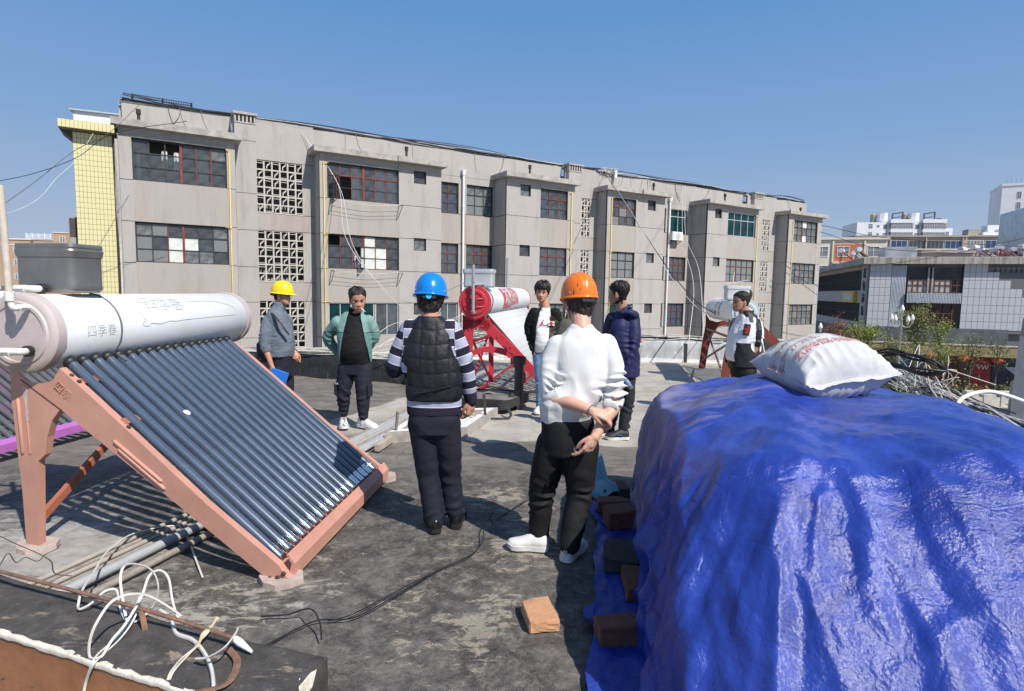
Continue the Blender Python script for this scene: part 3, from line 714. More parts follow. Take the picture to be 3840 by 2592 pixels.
# ------------------------------------------------------------------ pipes lying on the roof
PG1 = simple('grey_pipe', (.36,.33,.28), .6, vary=.2, scale=6, bump=.3, bscale=12); PG2 = simple('pale_grey_pipe', (.36,.37,.38), .5, vary=.1); PG3 = simple('dirty_pipe', (.27,.24,.20), .75, vary=.35, scale=9)
def pipe_run(a, b, r, mat, label, group, z=None, sag=.004):
    a, b = np.array([*a, r+.004]), np.array([*b, r+.004]); pts = []
    for i in range(9):
        t = i/8; p = a+(b-a)*t; p[2] += .003*math.sin(t*9+a[0]*20); p[0] += .006*math.sin(t*7+a[1]*13); pts.append(p)
    o = MB(off=a).tube(spline(pts, 2), r, 8).build('pipe', mat, None, smooth=60); o.location = a
    return tag(o, label, 'pipe', group)
dirn = np.array([.29,1.0])/np.linalg.norm([.29,1.0])
for i, (dx, r, mt, lab) in enumerate(((0,.016,PG1,'dull grey water pipe, outermost beside the leg of the salmon heater'), (.055,.014,PG3,'thin grimy water pipe second in the bundle on the roof'), (.105,.016,PG1,'dull grey pipe in the middle of the bundle under the heater'),
      (.16,.014,PG3,'thin brownish pipe lying against the thick grey pipe'), (.20,.016,PG1,'dull pipe touching the thick pale grey pipe'), (.265,.03,PG2,'thick pale grey plastic pipe under the salmon heater'), (.40,.022,PG3,'lone dirty beige pipe lying apart from the bundle'))):
    s = np.array([-2.80+dx, 2.70-.33*dx]); e = s+dirn*(5.9-.05*i if i < 6 else 3.4)
    pipe_run(s, e, r, mt, lab, 'pipes running under the salmon heater')
# ------------------------------------------------------------------ ribbed strip of pipes near the hatch, and in front of the red heater
def strip(pts0, dirv, n, pitch, r, L, mat, label, nm='pipe_strip'):
    pts0 = np.array(pts0, float); d = np.array(dirv)/np.linalg.norm(dirv); nrm = np.array([d[1], -d[0]])
    root = thing(nm, label, 'pipes', (*pts0, 0))
    tmpl = None
    for i in range(n):
        s = nrm*pitch*i; j = .06*math.sin(i*2.3)
        pts = [(s[0]+d[0]*(j+L*q/6)+nrm[0]*.006*math.sin(q*1.7+i), s[1]+d[1]*(j+L*q/6)+nrm[1]*.006*math.sin(q*1.7+i), r+.004) for q in range(7)]
        MB().tube(pts, r, 7).build('pipe', mat if i % 5 else PG3, root, smooth=60)
    return root
strip((-1.88,6.05), (.22,1), 9, .045, .017, 2.9, PG2, 'flat bundle of pale grey pipes running past the hatch kerb')
b = MB(off=(-1.40,6.02,0)); b.bar((-1.40,6.02,.035),(-.95,8.6,.035),.05,.07); o = b.build('timber_edge', simple('sun_bleached_batten', (.40,.34,.27), .85, vary=.2), None); o.location = (-1.40,6.02,0); tag(o, 'pale batten along the edge of the grey pipe bundle', 'batten')
PSTR = simple('roof_hose_grey', (.34,.325,.30), .6, vary=.2, scale=5)
strip((-.1,12.5), (.72,-.69), 30, .062, .021, 2.3, PSTR, 'wide flat bundle of grey pipes in front of the red heater')
# silver pipes bending up and over the parapet behind the red heater
rt = thing('pipe_bundle', 'silver pipes curving from the roof up over the parapet behind the red heater', 'pipes', (-1.2,11.6,0))
for i in range(14):
    y = 10.75+i*.12
    pts = [(-.2,y-.1,.03), (-.75,y,.03), (-1.1,y+.02,.05), (-1.28,y+.03,.16), (-1.36,y+.04,.4), (-1.42,y+.04,.53), (-1.62,y+.05,.56), (-1.9,y+.05,.45)]
    MB(off=(-1.2,11.6,0)).tube(spline(pts, 3), .022, 7).build('pipe', PG2 if i % 3 else PSTR, rt, smooth=60)
# ------------------------------------------------------------------ hatch kerb, rebar stubs, slab lid, vent pipe
def hatch():
    c = [(-1.40,6.38), (-.50,6.70), (-.18,7.95), (-1.18,7.75)]
    root = thing('roof_hatch', 'raised concrete hatch kerb with white plastered top and rebar stubs', 'hatch', (-.8,7.1,0)); off = (-.8,7.1,0)
    m = MB(off=off); inn = [(x*.72+(-.82)*.28, y*.72+7.2*.28) for x, y in c]
    for i in range(4):
        a, b = c[i], c[(i+1) % 4]; ia, ib = inn[i], inn[(i+1) % 4]
        m.add([(*a,-.03),(*b,-.03),(*b,.10),(*a,.10),(*ia,.10),(*ib,.10),(*ib,-.03),(*ia,-.03)], [(0,1,2,3),(3,2,5,4),(4,5,6,7)])
    m.build('kerb', simple('hatch_concrete', (.34,.31,.27), .9, vary=.3, scale=7, bump=.7, bscale=30), root)
    m = MB(off=off); 
    for i in range(4):
        a, b = c[i], c[(i+1) % 4]; ia, ib = inn[i], inn[(i+1) % 4]; L = lambda p, q, t: (p[0]+(q[0]-p[0])*t, p[1]+(q[1]-p[1])*t)
        m.add([(*L(a,ia,.25),.106),(*L(b,ib,.25),.106),(*L(b,ib,.9),.106),(*L(a,ia,.9),.106)], [(0,1,2,3)])
    m.build('plaster_coat', simple('white_plaster', (.72,.72,.70), .8, vary=.12, scale=10), root)
    m = MB(off=off); m.add([(*p, .02) for p in inn], [(0,1,2,3)]); m.build('cover_sheet', PAPER, root)
    for x, y, h, t in ((-1.30,6.52,.22,.02), (-.33,7.45,.27,-.02)):
        MB(off=off).tube([(x,y,.08),(x+t,y,.10+h)], .017, 8).build('rebar_stub', RUSTD if x > -1 else simple('grey_stub', (.16,.15,.14), .8), root, smooth=60)
hatch()
def lid():
    root = thing('hatch_slab', 'broken concrete hatch lid wrapped in torn black felt, tilted on the roof', 'lid', (-.3,8.55,0), R(-24))
    P = []
    for i in range(40):
        t = 2*PI*i/40; r = 1.0/max(abs(math.cos(t))/.46, abs(math.sin(t))/.42)*(1+.02*math.sin(i*7)); P.append((r*math.cos(t), r*math.sin(t)))
    n = 40; V_ = []
    for z, s in ((.05,.97),(.09,1.0),(.145,1.0),(.17,.97),(.175,.6),(.178,.02)):
        for i, (x, y) in enumerate(P): V_.append((x*s, y*s, z+.035*x+.008*math.sin(x*9+y*7)))
    f = [(0+i, (i+1) % n, n+(i+1) % n, n+i) for i in range(n)]
    f = [(j*n+i, j*n+(i+1) % n, (j+1)*n+(i+1) % n, (j+1)*n+i) for j in range(5) for i in range(n)]
    link('slab', np_mesh('slab', V_, f+[tuple(range(n-1,-1,-1))], simple('felt_slab', (.15,.145,.135), .9, vary=.4, scale=6, bump=.8, bscale=22)), root)
    fe = simple('torn_felt', (.03,.03,.03), .8, vary=.5, scale=14)
    V_ = []
    for z, s in ((.16,1.01),(.10,1.025),(.05,1.03)):
        for i, (x, y) in enumerate(P): V_.append((x*s, y*s, z+.035*x-(0 if z > .12 else .05*abs(math.sin(i*1.9))*abs(math.sin(i*.6)))+.02))
    link('torn_felt', np_mesh('torn_felt', V_, [(j*n+i, j*n+(i+1) % n, (j+1)*n+(i+1) % n, (j+1)*n+i) for j in range(2) for i in range(n)], fe), root)
    MB().add([(-.15,.05,.185),(.2,.02,.187),(.25,.22,.19),(.0,.25,.20),(-.12,.2,.187)], [(0,1,2,3,4)]).build('felt_scrap', simple('grey_scrap', (.22,.22,.22), .8), root)
    MB().lathe([(.0,0),(.05,.0),(.045,.04),(.02,.05),(0,.05)], (.38,-.1,.18), n=12).build('lifting_ring', RUSTD, root)
    m = MB(); m.tube(spline([(.5,-.5,.12),(.62,-.7,.03),(.3,-.86,.015),(-.1,-.82,.012)], 5), .02, 4, flat=.25); m.build('felt_strip', fe, root)
lid()
vp = MB(); vp.lathe([(.068,0),(.068,.64),(.098,.642),(.10,.75),(.094,.755),(.085,.75),(.083,.66),(.0,.66)], (0,0,0), n=20, cap=False)
k = M('tarred_pipe', (.05,.045,.04), .55); k.color(k.mix(k.ramp(k.noise(5, 6, .7, k.co((1,1,.4))), [(.45, 0), (.65, .8)]), k.vary((.03,.028,.026), .4, 9), (.13,.115,.10))); k.bump(k.noise(20), .5, .006)
o = vp.build('vent_pipe', k.m, None, smooth=40); o.location = (.11,8.44,0); tag(o, 'tarry black vent pipe with a collar standing by the broken lid', 'vent pipe')
# drum with a rusty lid near the silver parapet
dr = thing('drum', 'grey drum lying tilted with a peeling rusty lid by the silver parapet', 'drum', (2.75,13.6,0))
MB().lathe([(.0,0),(.24,0),(.25,.05),(.25,.55),(.255,.58)], (0,0,.0), (0,-.25,1), n=24).build('body', simple('stained_drum', (.42,.40,.36), .7, vary=.3, scale=4), dr, smooth=40)
k = M('rusty_lid', (.3,.12,.06), .8); k.color(k.mix(k.ramp(k.noise(5, 4), [(.56, 0), (.58, 1)]), k.vary((.28,.11,.055), .25, 10), (.62,.58,.52)))
MB().lathe([(0,.60),(.24,.60),(.27,.585),(.27,.56),(0,.555)], (0,0,0), (0,-.6,.8), n=24, cap=False).build('lid', k.m, dr, smooth=30).location = (0,.26,.13)
# ------------------------------------------------------------------ solar water heaters
def tube_mat():
    k = M('coated_glass_tube', (.012,.022,.05), .16, spec=.6)
    n = k.noise(120, 3, .6); k.color(k.mix(k.ramp(n, [(.50, 0), (.75, .22)]), k.vary((.055,.082,.130), .2, 2.5), (.24,.25,.27)))
    k.b.inputs['Roughness'].default_value = .30; k.b.inputs['Specular IOR Level'].default_value = .9; k.b.inputs['Coat Weight'].default_value = .5; k.b.inputs['Coat Roughness'].default_value = .10
    return k.m
TUBE = tube_mat()
def silver_tube():
    k = M('silvery_tube', (.20,.21,.23), .36, metal=.35); k.color(k.vary((.20,.21,.23), .2, 30)); return k.m
SILT = silver_tube()
CHROME = simple('mirrored_tube_tip', (.80,.82,.83), .12, metal=1.0, vary=.08, scale=30)
def worn_paint(name, c0, rust, amt=.5):
    k = M(name, c0, .6); c = k.vary(c0, .14, 3, 6)
    c = k.mix(k.ramp(k.noise(7, 8, .75, k.co((1,1,.5))), [(.62, 0), (.70, amt)]), c, rust); k.color(c); k.bump(k.noise(80, 3), .12, .002); return k.m
SALM = worn_paint('faded_salmon_paint', (.52,.265,.195), (.50,.36,.32), .8)
SALD = worn_paint('rusty_salmon_paint', (.36,.12,.07), (.16,.07,.045), .7)
REDP = worn_paint('crimson_paint', (.52,.030,.045), (.42,.08,.08), .3)
REDC = simple('red_plastic_cap', (.50,.035,.05), .45, vary=.1)
RUSTR = worn_paint('dark_red_oxide_paint', (.17,.035,.022), (.30,.13,.08), .8)
PURP = simple('purple_paint', (.42,.13,.42), .5, vary=.08)
def tank_mat():
    k = M('white_enamel_tank', (.76,.78,.79), .3); 
    c = k.mix(k.ramp(k.noise(2.2, 6, .65), [(.45, 0), (.75, .55)]), (.77,.79,.80), (.60,.60,.57)); c = k.mix(k.ramp(k.noise(55, 4, .7), [(.66, 0), (.74, .6)]), c, (.45,.44,.42)); k.color(c); return k.m
TANKW = tank_mat()
def cap_mat():
    k = M('dirty_pinkish_cap', (.48,.41,.39), .55)
    c = k.vary((.50,.43,.42), .12, 3); c = k.mix(k.ramp(k.noise(260, 2), [(.60, 0), (.68, .45)]), c, (.24,.21,.20))
    z = k.sep(k.co()); st = k.math('MULTIPLY', k.ramp(z[2], [(0.0, 1), (.22, 0)]), k.ramp(k.noise(6, 6), [(.35, 0), (.65, 1)]))
    c = k.mix(k.math('MULTIPLY', st, .85), c, (.26,.20,.11)); k.color(c); k.bump(k.noise(70, 3), .25, .003); return k.m
CAPM = cap_mat()
GREYT = simple('grey_stainless_tank', (.24,.235,.225), .36, metal=.6, vary=.15, scale=5)
GREYL = simple('pale_grey_plastic_tank', (.42,.44,.47), .35, vary=.05)
GREYF = simple('pale_galvanised_tank', (.55,.57,.56), .5, vary=.1)
PVC = simple('dirty_pvc', (.55,.49,.41), .6, vary=.2, scale=14)
PVCW = simple('white_fitting', (.70,.68,.63), .5, vary=.15, scale=20)
PVCG = simple('grey_pvc', (.30,.32,.35), .45, vary=.06)
def rbox(m, c, size, rad, rot=0, nz=1, taper=0.0, n=6):
    """rounded-corner tank: lathe-like stack of rounded rectangles"""
    w, d, h = [q/2 for q in size]; mt = Matrix.Rotation(rot, 3, 'Z'); rows = []
    for z, s in ((-h, .90), (-h+.012, .97), (-h+.03, 1.0), (-h+.05,.985), (h-.05, .985+taper), (h-.03, 1.0+taper), (h-.01, 1.02+taper), (h, 1.0+taper), (h, .02)):
        ring = []
        for qx, qy, a0 in ((1,1,0), (-1,1,90), (-1,-1,180), (1,-1,270)):
            for i in range(n+1):
                a = R(a0+90*i/n); ring.append((qx*(w-rad)+rad*math.cos(a), qy*(d-rad)+rad*math.sin(a)))
        rows.append([mt @ Vector((x*s, y*s, z)) + Vector(c) for x, y in ring])
    N = len(rows[0]); vs = [p for r in rows for p in r]
    fs = [(j*N+i, j*N+(i+1) % N, (j+1)*N+(i+1) % N, (j+1)*N+i) for j in range(len(rows)-1) for i in range(N)]
    m.add(vs, fs+[tuple(range(N-1, -1, -1))]); return m
def slice_mesh(me, step=.022, both=True):
    import bmesh
    bm = bmesh.new(); bm.from_mesh(me); bmesh.ops.triangulate(bm, faces=bm.faces[:]); xs = [v.co.x for v in bm.verts]; ys = [v.co.y for v in bm.verts]
    for ax, lo, hi in (((0,1,0), min(ys), max(ys)), ((1,0,0), min(xs), max(xs)))[:2 if both else 1]:
        k = lo+step
        while k < hi: bmesh.ops.bisect_plane(bm, geom=bm.verts[:]+bm.edges[:]+bm.faces[:], plane_co=(ax[0]*k, ax[1]*k, 0), plane_no=ax); k += step
    bm.to_mesh(me); bm.free(); return me
def wrap_text(body, size, mat, origin, ax, up_ang0, r, parent, name='lettering', bold=0, sx=1.0, center=None, flip=1, tilt=0.0, rise=.0015):
    """flat print bent round a tank of radius r whose axis runs along ax from origin; up_ang0 = angle of the text centre"""
    me = slice_mesh(text_mesh(body, size, .0004, mat, bold, res=2), .02, False); n = len(me.vertices); co = np.zeros(n*3); me.vertices.foreach_get('co', co); co = co.reshape(-1, 3)
    c, s = math.cos(tilt), math.sin(tilt); x = (co[:,0]*c-co[:,1]*s)*sx; y = co[:,0]*s+co[:,1]*c
    ax = np.array(ax); ax = ax/np.linalg.norm(ax); side = np.array([ax[1], -ax[0], 0])*flip
    ang = up_ang0 + y/r
    P = np.array(origin)+np.outer(x, ax)+np.outer(np.cos(ang)*(r+rise), side)+np.outer(np.sin(ang)*(r+rise), [0,0,1])
    P -= np.array(center); me.vertices.foreach_set('co', P.ravel()); me.update()
    return link(name, me, parent)
FPOLY = [(-.099,1.174),(-.107,.97),(-.096,.894),(-.062,.367),(-.055,.0),(.045,.0),(.080,.585),(.100,.60),(.138,.631),(.161,.745),(.205,.853),(.274,.928),(.463,.806),(1.153,.364),(1.69,.013),(1.836,.013),(1.766,.105),(1.296,.424),(.549,.990),(.285,1.184),(.229,1.105),(.15,1.082),(.05,1.085)]
def sal_heater():
    L = np.array([-3.05,3.62]); b = np.array([.9768,-.2140]); a = np.array([.085,.9964]); LEN = 1.90
    root = thing('solar_water_heater', 'large white-tanked solar water heater on a faded salmon steel frame with dark blue tubes', 'water heater', (*L, 0)); off = (*L, 0)
    Wp = lambda s, z, o=0.0: (L[0]+b[0]*s+a[0]*o, L[1]+b[1]*s+a[1]*o, z)
    mtx = Matrix(((b[0], a[0], 0, L[0]), (b[1], a[1], 0, L[1]), (0, 0, 1, 0), (0, 0, 0, 1)))
    # side frames: pressed sheet with a flange along the sloping beam
    for o, nm in ((0, 'side_frame'), (LEN, 'side_frame')):
        m = MB(off=off); 
        poly = FPOLY
        T = mtx @ Matrix.Translation((0, o, 0))
        m.prism(poly, .006, T)
        n = len(poly)
        for i in range(n):                           # folded edge flanges
            if i in (4, 14, 20, 21, 22): continue
            p, q = poly[i], poly[(i+1) % n]
            P1, Q1 = T @ Vector((p[0],.006,p[1])), T @ Vector((q[0],.006,q[1])); P2, Q2 = T @ Vector((p[0],.05,p[1])), T @ Vector((q[0],.05,q[1]))
            m.add([P1, Q1, Q2, P2], [(0,1,2,3)])
        fr = m.build(nm, SALM, root)
        if o == 0:
            # pressed ribs, seam and embossed letters on the near sheet
            def rib(p, q, w=.012, mat=SALM, nm='pressed_rib', h=.004):
                x = MB(off=off); pts = [T @ Vector((p[0]+(q[0]-p[0])*t, -.001, p[1]+(q[1]-p[1])*t)) for t in (0, .03, .5, .97, 1)]
                x.tube(pts, [w*.4, w, w, w, w*.4], 6, flat=1); x.build(nm, mat, fr, smooth=True)
            rib((.69,.71), (1.02,.485)); rib((.66,.76), (1.0,.53)); rib((-.05,.98), (-.035,.62)); rib((.01,.98), (.02,.62), .006)
            x = MB(off=off); x.bar(T @ Vector((-.02,-.002,1.10)), T @ Vector((.29,-.002,.92)), .004, .004); x.build('seam', RUSTD, fr)
            tm = text_mesh('四季春', .072, .0016, SALM); o2 = link('embossed_lettering', tm, fr); o2.matrix_local = Matrix.Translation(Vector(Wp(.33,1.015,-.002))-Vector(off)) @ Matrix(((b[0],0,-a[0],0),(b[1],0,-a[1],0),(0,1,0,0),(0,0,0,1))) @ Matrix.Rotation(R(-42), 4, 'Z')
            x = MB(off=off); x.add([T @ Vector(q) for q in ((-.005,-.003,1.06),(.035,-.003,1.05),(.035,-.003,.84),(0,-.003,.83))], [(0,1,2,3)]); x.build('worn_patch', simple('bare_pale_metal', (.50,.36,.33), .6, vary=.2, scale=30), fr)
            x = MB(off=off)
            for s, z in ((1.71,.02),(1.80,.06),(1.76,.03)): x.lathe([(0,0),(.014,0),(.014,.008),(.006,.012),(0,.012)], T @ Vector((s,-.001,z)), -Vector((a[0],a[1],0)), 8)
            for s, z in ((.345,1.135),(.40,1.10),(.75,.84)): x.lathe([(0,0),(.013,0),(.013,.01),(0,.012)], T @ Vector((s,.025,z)), Vector((b[0]*.58,b[1]*.58,.81)), 8)
            x.build('bolt', RUSTD, fr)
        for s in (0, 1.77):
            pad = MB(off=off)
            c = Vector(Wp(s, .0, o+.02)); pts = [(c.x+.13*math.cos(t)*(1+.2*math.sin(3*t)), c.y+.09*math.sin(t), z) for t in np.linspace(0, 6.28, 9)[:-1] for z in (-.05, .03+.01*math.sin(t))]
            pad.hull(pts); pad.build('mortar_pad', simple('pinkish_mortar', (.42,.34,.30), .9, vary=.25, scale=9, bump=.6, bscale=30), root)
    m = MB(off=off); m.bar(Wp(0,.16,.03), Wp(-.02,.82,LEN*.62), .035, .05); m.bar(Wp(0,.95,.05), Wp(0,.16,LEN), .03, .04); m.build('brace', SALD, root)
    m = MB(off=off); m.bar(Wp(.38,1.09,.03), Wp(.38,1.09,.22), .05, .03, (b[0]*.58,b[1]*.58,.81)); m.bar(Wp(.70,.86,.03), Wp(.70,.86,.16), .05, .03, (b[0]*.58,b[1]*.58,.81)); m.build('cross_rail', SALD, root)
    # bottom tray
    T = mtx; prof = [(1.665,.04),(1.70,.012),(1.84,.012),(1.90,.075),(1.885,.082),(1.832,.028),(1.71,.028),(1.69,.06)]
    prof = [(1.67,.085),(1.685,.03),(1.80,.03),(1.80,.016),(1.845,.016),(1.845,.10),(1.80,.155),(1.79,.145),(1.825,.095),(1.81,.045),(1.70,.045),(1.685,.09)]
    m = MB(off=off); m.prism(prof, LEN-.05, T @ Matrix.Translation((0,.05,0))); m.build('bottom_rail', SALM, root)
    # tank
    C0 = np.array(Wp(.075, 1.395, -.09)); A = np.array([a[0], a[1], 0]); r = .236; TL = 2.27
    m = MB(off=off); m.lathe([(r-.004,.05),(r,.055),(r,TL-.05),(r-.004,TL-.045)], C0, A, 56, cap=False); tank = m.build('tank', TANKW, root, smooth=40)
    for z0, d in ((0, 1), (TL, -1)):
        m = MB(off=off-np.array([0,0,0]) if False else off)
        m.lathe([(0,.012),(.165,.012),(.172,.004),(.19,.004),(.198,.014),(.225,.012),(.246,.03),(.248,.09),(.238,.092)], C0+A*z0, A*d, 56, cap=False)
        o_ = m.build('end_cap', CAPM, root, smooth=45)
        # shift mesh so that local z=0 sits at the bottom of the cap (the stain runs there)
        o_.data.transform(Matrix.Translation((0,0,-1.15))); o_.location.z = 1.15
    m = MB(off=off)
    for q in (.32, 1.9): m.lathe([(r+.0005,0),(r+.003,.002),(r+.003,.006),(r+.0005,.008)], C0+A*q, A, 56, cap=False)
    # printed outline and embossed letters
    INK = simple('faded_print_line', (.40,.41,.42), .6); EMB = TANKW
    def on_tank(x, ang, rr=r+.002): 
        side = np.array([A[1], -A[0], 0]); return C0+A*x+side*math.cos(ang)*rr+np.array([0,0,1])*math.sin(ang)*rr
    out = [(.75,.62),(.78,.30),(.80,.22),(.76,.16),(.77,.06),(.82,.05),(.85,.12),(.95,.08),(1.05,.15),(1.12,.13),(1.3,.16),(1.9,.20),(1.98,.24),(2.0,.42),(1.97,.55),(1.9,.66),(1.75,.80),(1.6,.84),(1.25,.83),(1.2,.93),(.98,.93),(.93,.86),(.80,.85),(.76,.80)]
    m = MB(off=off); m.tube([on_tank(x*1.0, g-.02) for x, g in spline([(x, g) for x, g in out], 4, True)], .0016, 4, closed=True); m.build('printed_outline', INK, tank)
    wrap_text('四季春', .15, simple('faint_print', (.66,.68,.69), .4), C0+A*1.07, A, .74, r, tank, center=off, sx=.95, tilt=-.06)
    wrap_text('四季春', .085, EMB, C0+A*.38, A, -.02, r, tank, 'embossed_lettering', center=off, rise=.0008)
    # dark rubber grommets, evacuated tubes with mirrored tips
    d1 = np.array(Wp(1.745,.088,0))-np.array(Wp(.262,1.21,0)); tl = np.linalg.norm(d1); dt = d1/tl
    tm = MB(); tm.lathe([(.0275,0),(.029,.01),(.029,tl-.12)], (0,0,0), dt, 14, cap=False); tme = tm.mesh('tube', TUBE, True)
    cm = MB(); cm.lathe([(.029,tl-.12),(.029,tl-.03),(.022,tl-.008),(.008,tl)], (0,0,0), dt, 14, cap=False); cme = cm.mesh('tube_tip', CHROME, True)
    gm = MB(); gm.lathe([(.028,-.01),(.038,-.008),(.042,.008),(.036,.02),(.029,.03)], (0,0,0), dt, 16, cap=False); gme = gm.mesh('rubber_ring', BLK, True)
    for i in range(18):
        p = np.array(Wp(.262,1.21,.10+i*.1015))-np.array(off)
        t = link('tube', tme, root, p); link('tube_tip', cme, t); link('rubber_ring', gme, t)
    p = np.array(Wp(.262,1.21,.10+4*.1015))-np.array(off)+dt*.66+np.array([b[0]*.6,b[1]*.6,.8])*.0305
    q = MB(); q.sphere((0,0,0), .026, 10, 6, (1,1,.12), mt=Vector((b[0]*.6,b[1]*.6,.8)).to_track_quat('Z','Y').to_matrix()); 
    q.build('bird_dropping', simple('bird_white', (.62,.62,.60), .9, vary=.2, scale=60), root).location = p
    # feeder tank, strap, pipes
    FB = np.array(Wp(-.01,0,.33)); ang = math.atan2(b[1], b[0])
    m = MB(off=off); rbox(m, (FB[0],FB[1],1.775), (.45,.27,.27), .06, ang+R(2)); ft = m.build('feeder_tank', GREYT, root, smooth=50)
    m = MB(off=off); rbox(m, (FB[0],FB[1],1.915), (.462,.282,.016), .062, ang+R(2)); m.build('lid', GREYT, ft, smooth=30)
    m = MB(off=off); side = np.array([A[1], -A[0], 0]); 
    arc = [C0+A*.55+side*math.cos(t)*(r+.004)+np.array([0,0,1])*math.sin(t)*(r+.004) for t in np.linspace(1.5, -.75, 14)]
    m.tube([np.array((FB[0]+.1,FB[1]+.12,1.66))]+arc+[arc[-1]+dt*.12+np.array([0,0,.02])], .006, 6); m.build('strap', simple('grey_strap', (.12,.12,.12), .6), root)
    def out_of(px, pz, o=-.1): return np.array(Wp(px, pz, o))
    vx, vz = .12, 1.555; e = out_of(vx+.04, vz, -.09)
    m = MB(off=off); m.tube(spline([e+A*.02, e-A*.05, e-A*.075+np.array([-.01,0,.0])*1, e-A*.08+np.array([-.02,0,.05])], 3), .017, 10); m.tube([e-A*.08+np.array([-.02,0,.04]), e-A*.08+np.array([-.02,0,.09])], .026, 8); m.tube([e-A*.01, e-A*.05], .024, 6); m.build('elbow', PVCW, root, smooth=50)
    m = MB(off=off); t0 = e-A*.08+np.array([-.02,0,.08]); m.tube([t0, t0+np.array([-.015,0,.62])], .019, 10); m.build('vent_pipe', PVC, root, smooth=50)
    e2 = out_of(.165, 1.294, -.085); f2 = np.array((-3.035, 3.80, 1.665))
    for p0, dx in ((e2, 1.2), (f2, 1.2)):
        m = MB(off=off); m.tube([p0-A*.0, p0-A*.03], .034, 10); m.build('gasket', BLK, root, smooth=50)
        m = MB(off=off); m.tube(spline([p0-A*.01, p0-A*.05, p0-A*.06+np.array([-.07,-.0,0]), p0-A*.06+np.array([-.12,0,0])], 3), .021, 8); m.tube([p0-A*.06+np.array([-.06,0,0]), p0-A*.06+np.array([-.12,0,-.002])], .027, 6); m.build('fitting', PVCW, root, smooth=50)
        m = MB(off=off); m.tube([p0-A*.06+np.array([-.11,0,0]), p0-A*.06+np.array([-dx,-.05,-.015])], .0165, 8); m.build('water_pipe', PVC, root, smooth=50)
    # brick pads under the rail foot already in mortar_pad
sal_heater()
def heater(name, label, O, a, b, frame_poly, LEN, tank_s, tank_z, r, caps, tankm, framem, ntube, tubem, tube0, tube1, pitch, tr, ft, ft_mat, braces=True, cap_out=.09, tip=None, capmat=None, railm=None, thick=.05):
    """generic heater on the roof: O foot of the rear leg of the near side frame, a along the tank, b towards the tube feet"""
    O = np.array(O, float); a = np.array(a, float)/np.linalg.norm(a); b = np.array(b, float)/np.linalg.norm(b)
    root = thing(name, label, 'water heater', (*O, 0)); off = (*O, 0)
    Wp = lambda s, z, o=0.0: np.array((O[0]+b[0]*s+a[0]*o, O[1]+b[1]*s+a[1]*o, z))
    mtx = Matrix(((b[0], a[0], 0, O[0]), (b[1], a[1], 0, O[1]), (0, 0, 1, 0), (0, 0, 0, 1)))
    for o in (0, LEN-thick): frame_poly(mtx @ Matrix.Translation((0, o, 0)), off, root, framem)
    A = np.array([a[0], a[1], 0]); C0 = Wp(tank_s, tank_z, -cap_out); TL = LEN+2*cap_out
    tk = MB(off=off).lathe([(r,.03),(r,TL-.03)], C0, A, 40, cap=False).build('tank', tankm, root, smooth=40)
    for z0, d in ((0, 1), (TL, -1)):
        MB(off=off).lathe([(0,.0),(r*.55,.0),(r*.6,-.012),(r*.75,-.012),(r*.80,.004),(r+.004,.006),(r+.008,.02),(r+.008,.05),(r,.052)], C0+A*z0, A*d, 40, cap=False).build('end_cap', capmat, root, smooth=40)
    p0, p1 = Wp(*tube0), Wp(*tube1); d = p1-p0; tl = np.linalg.norm(d); dt = d/tl
    tme = MB().lathe([(tr*.95,0),(tr,.01),(tr,tl-.08)], (0,0,0), dt, 10, cap=False).mesh('tube', tubem, True)
    cme = MB().lathe([(tr,tl-.08),(tr,tl-.02),(tr*.3,tl)], (0,0,0), dt, 10, cap=False).mesh('tube_tip', tip or CHROME, True)
    for i in range(ntube):
        p = Wp(*tube0, pitch*(i+.5)+(LEN-ntube*pitch)/2)-np.array(off); t = link('tube', tme, root, p); link('tube_tip', cme, t)
    s, z = tube1[:2]
    MB(off=off).prism([(s-.05,z-.05),(s+.06,z-.05),(s+.06,z+.03),(s+.02,z+.07),(s+.01,z+.06),(s+.045,z+.02),(s+.04,z-.03),(s-.05,z-.03)], LEN, mtx).build('bottom_rail', railm or framem, root)
    if ft:
        m = MB(off=off); c = Wp(tank_s, tank_z+r+ft[2]/2-.02, ft[3]); rbox(m, tuple(c), ft[:3], .05, math.atan2(b[1], b[0])); o = m.build('feeder_tank', ft_mat, root, smooth=50)
        m = MB(off=off); rbox(m, (c[0],c[1],c[2]+ft[2]/2), (ft[0]+.015,ft[1]+.015,.03), .05, math.atan2(b[1], b[0])); m.build('lid', ft_mat, o, smooth=40)
    return root, Wp, off, tk, C0, A
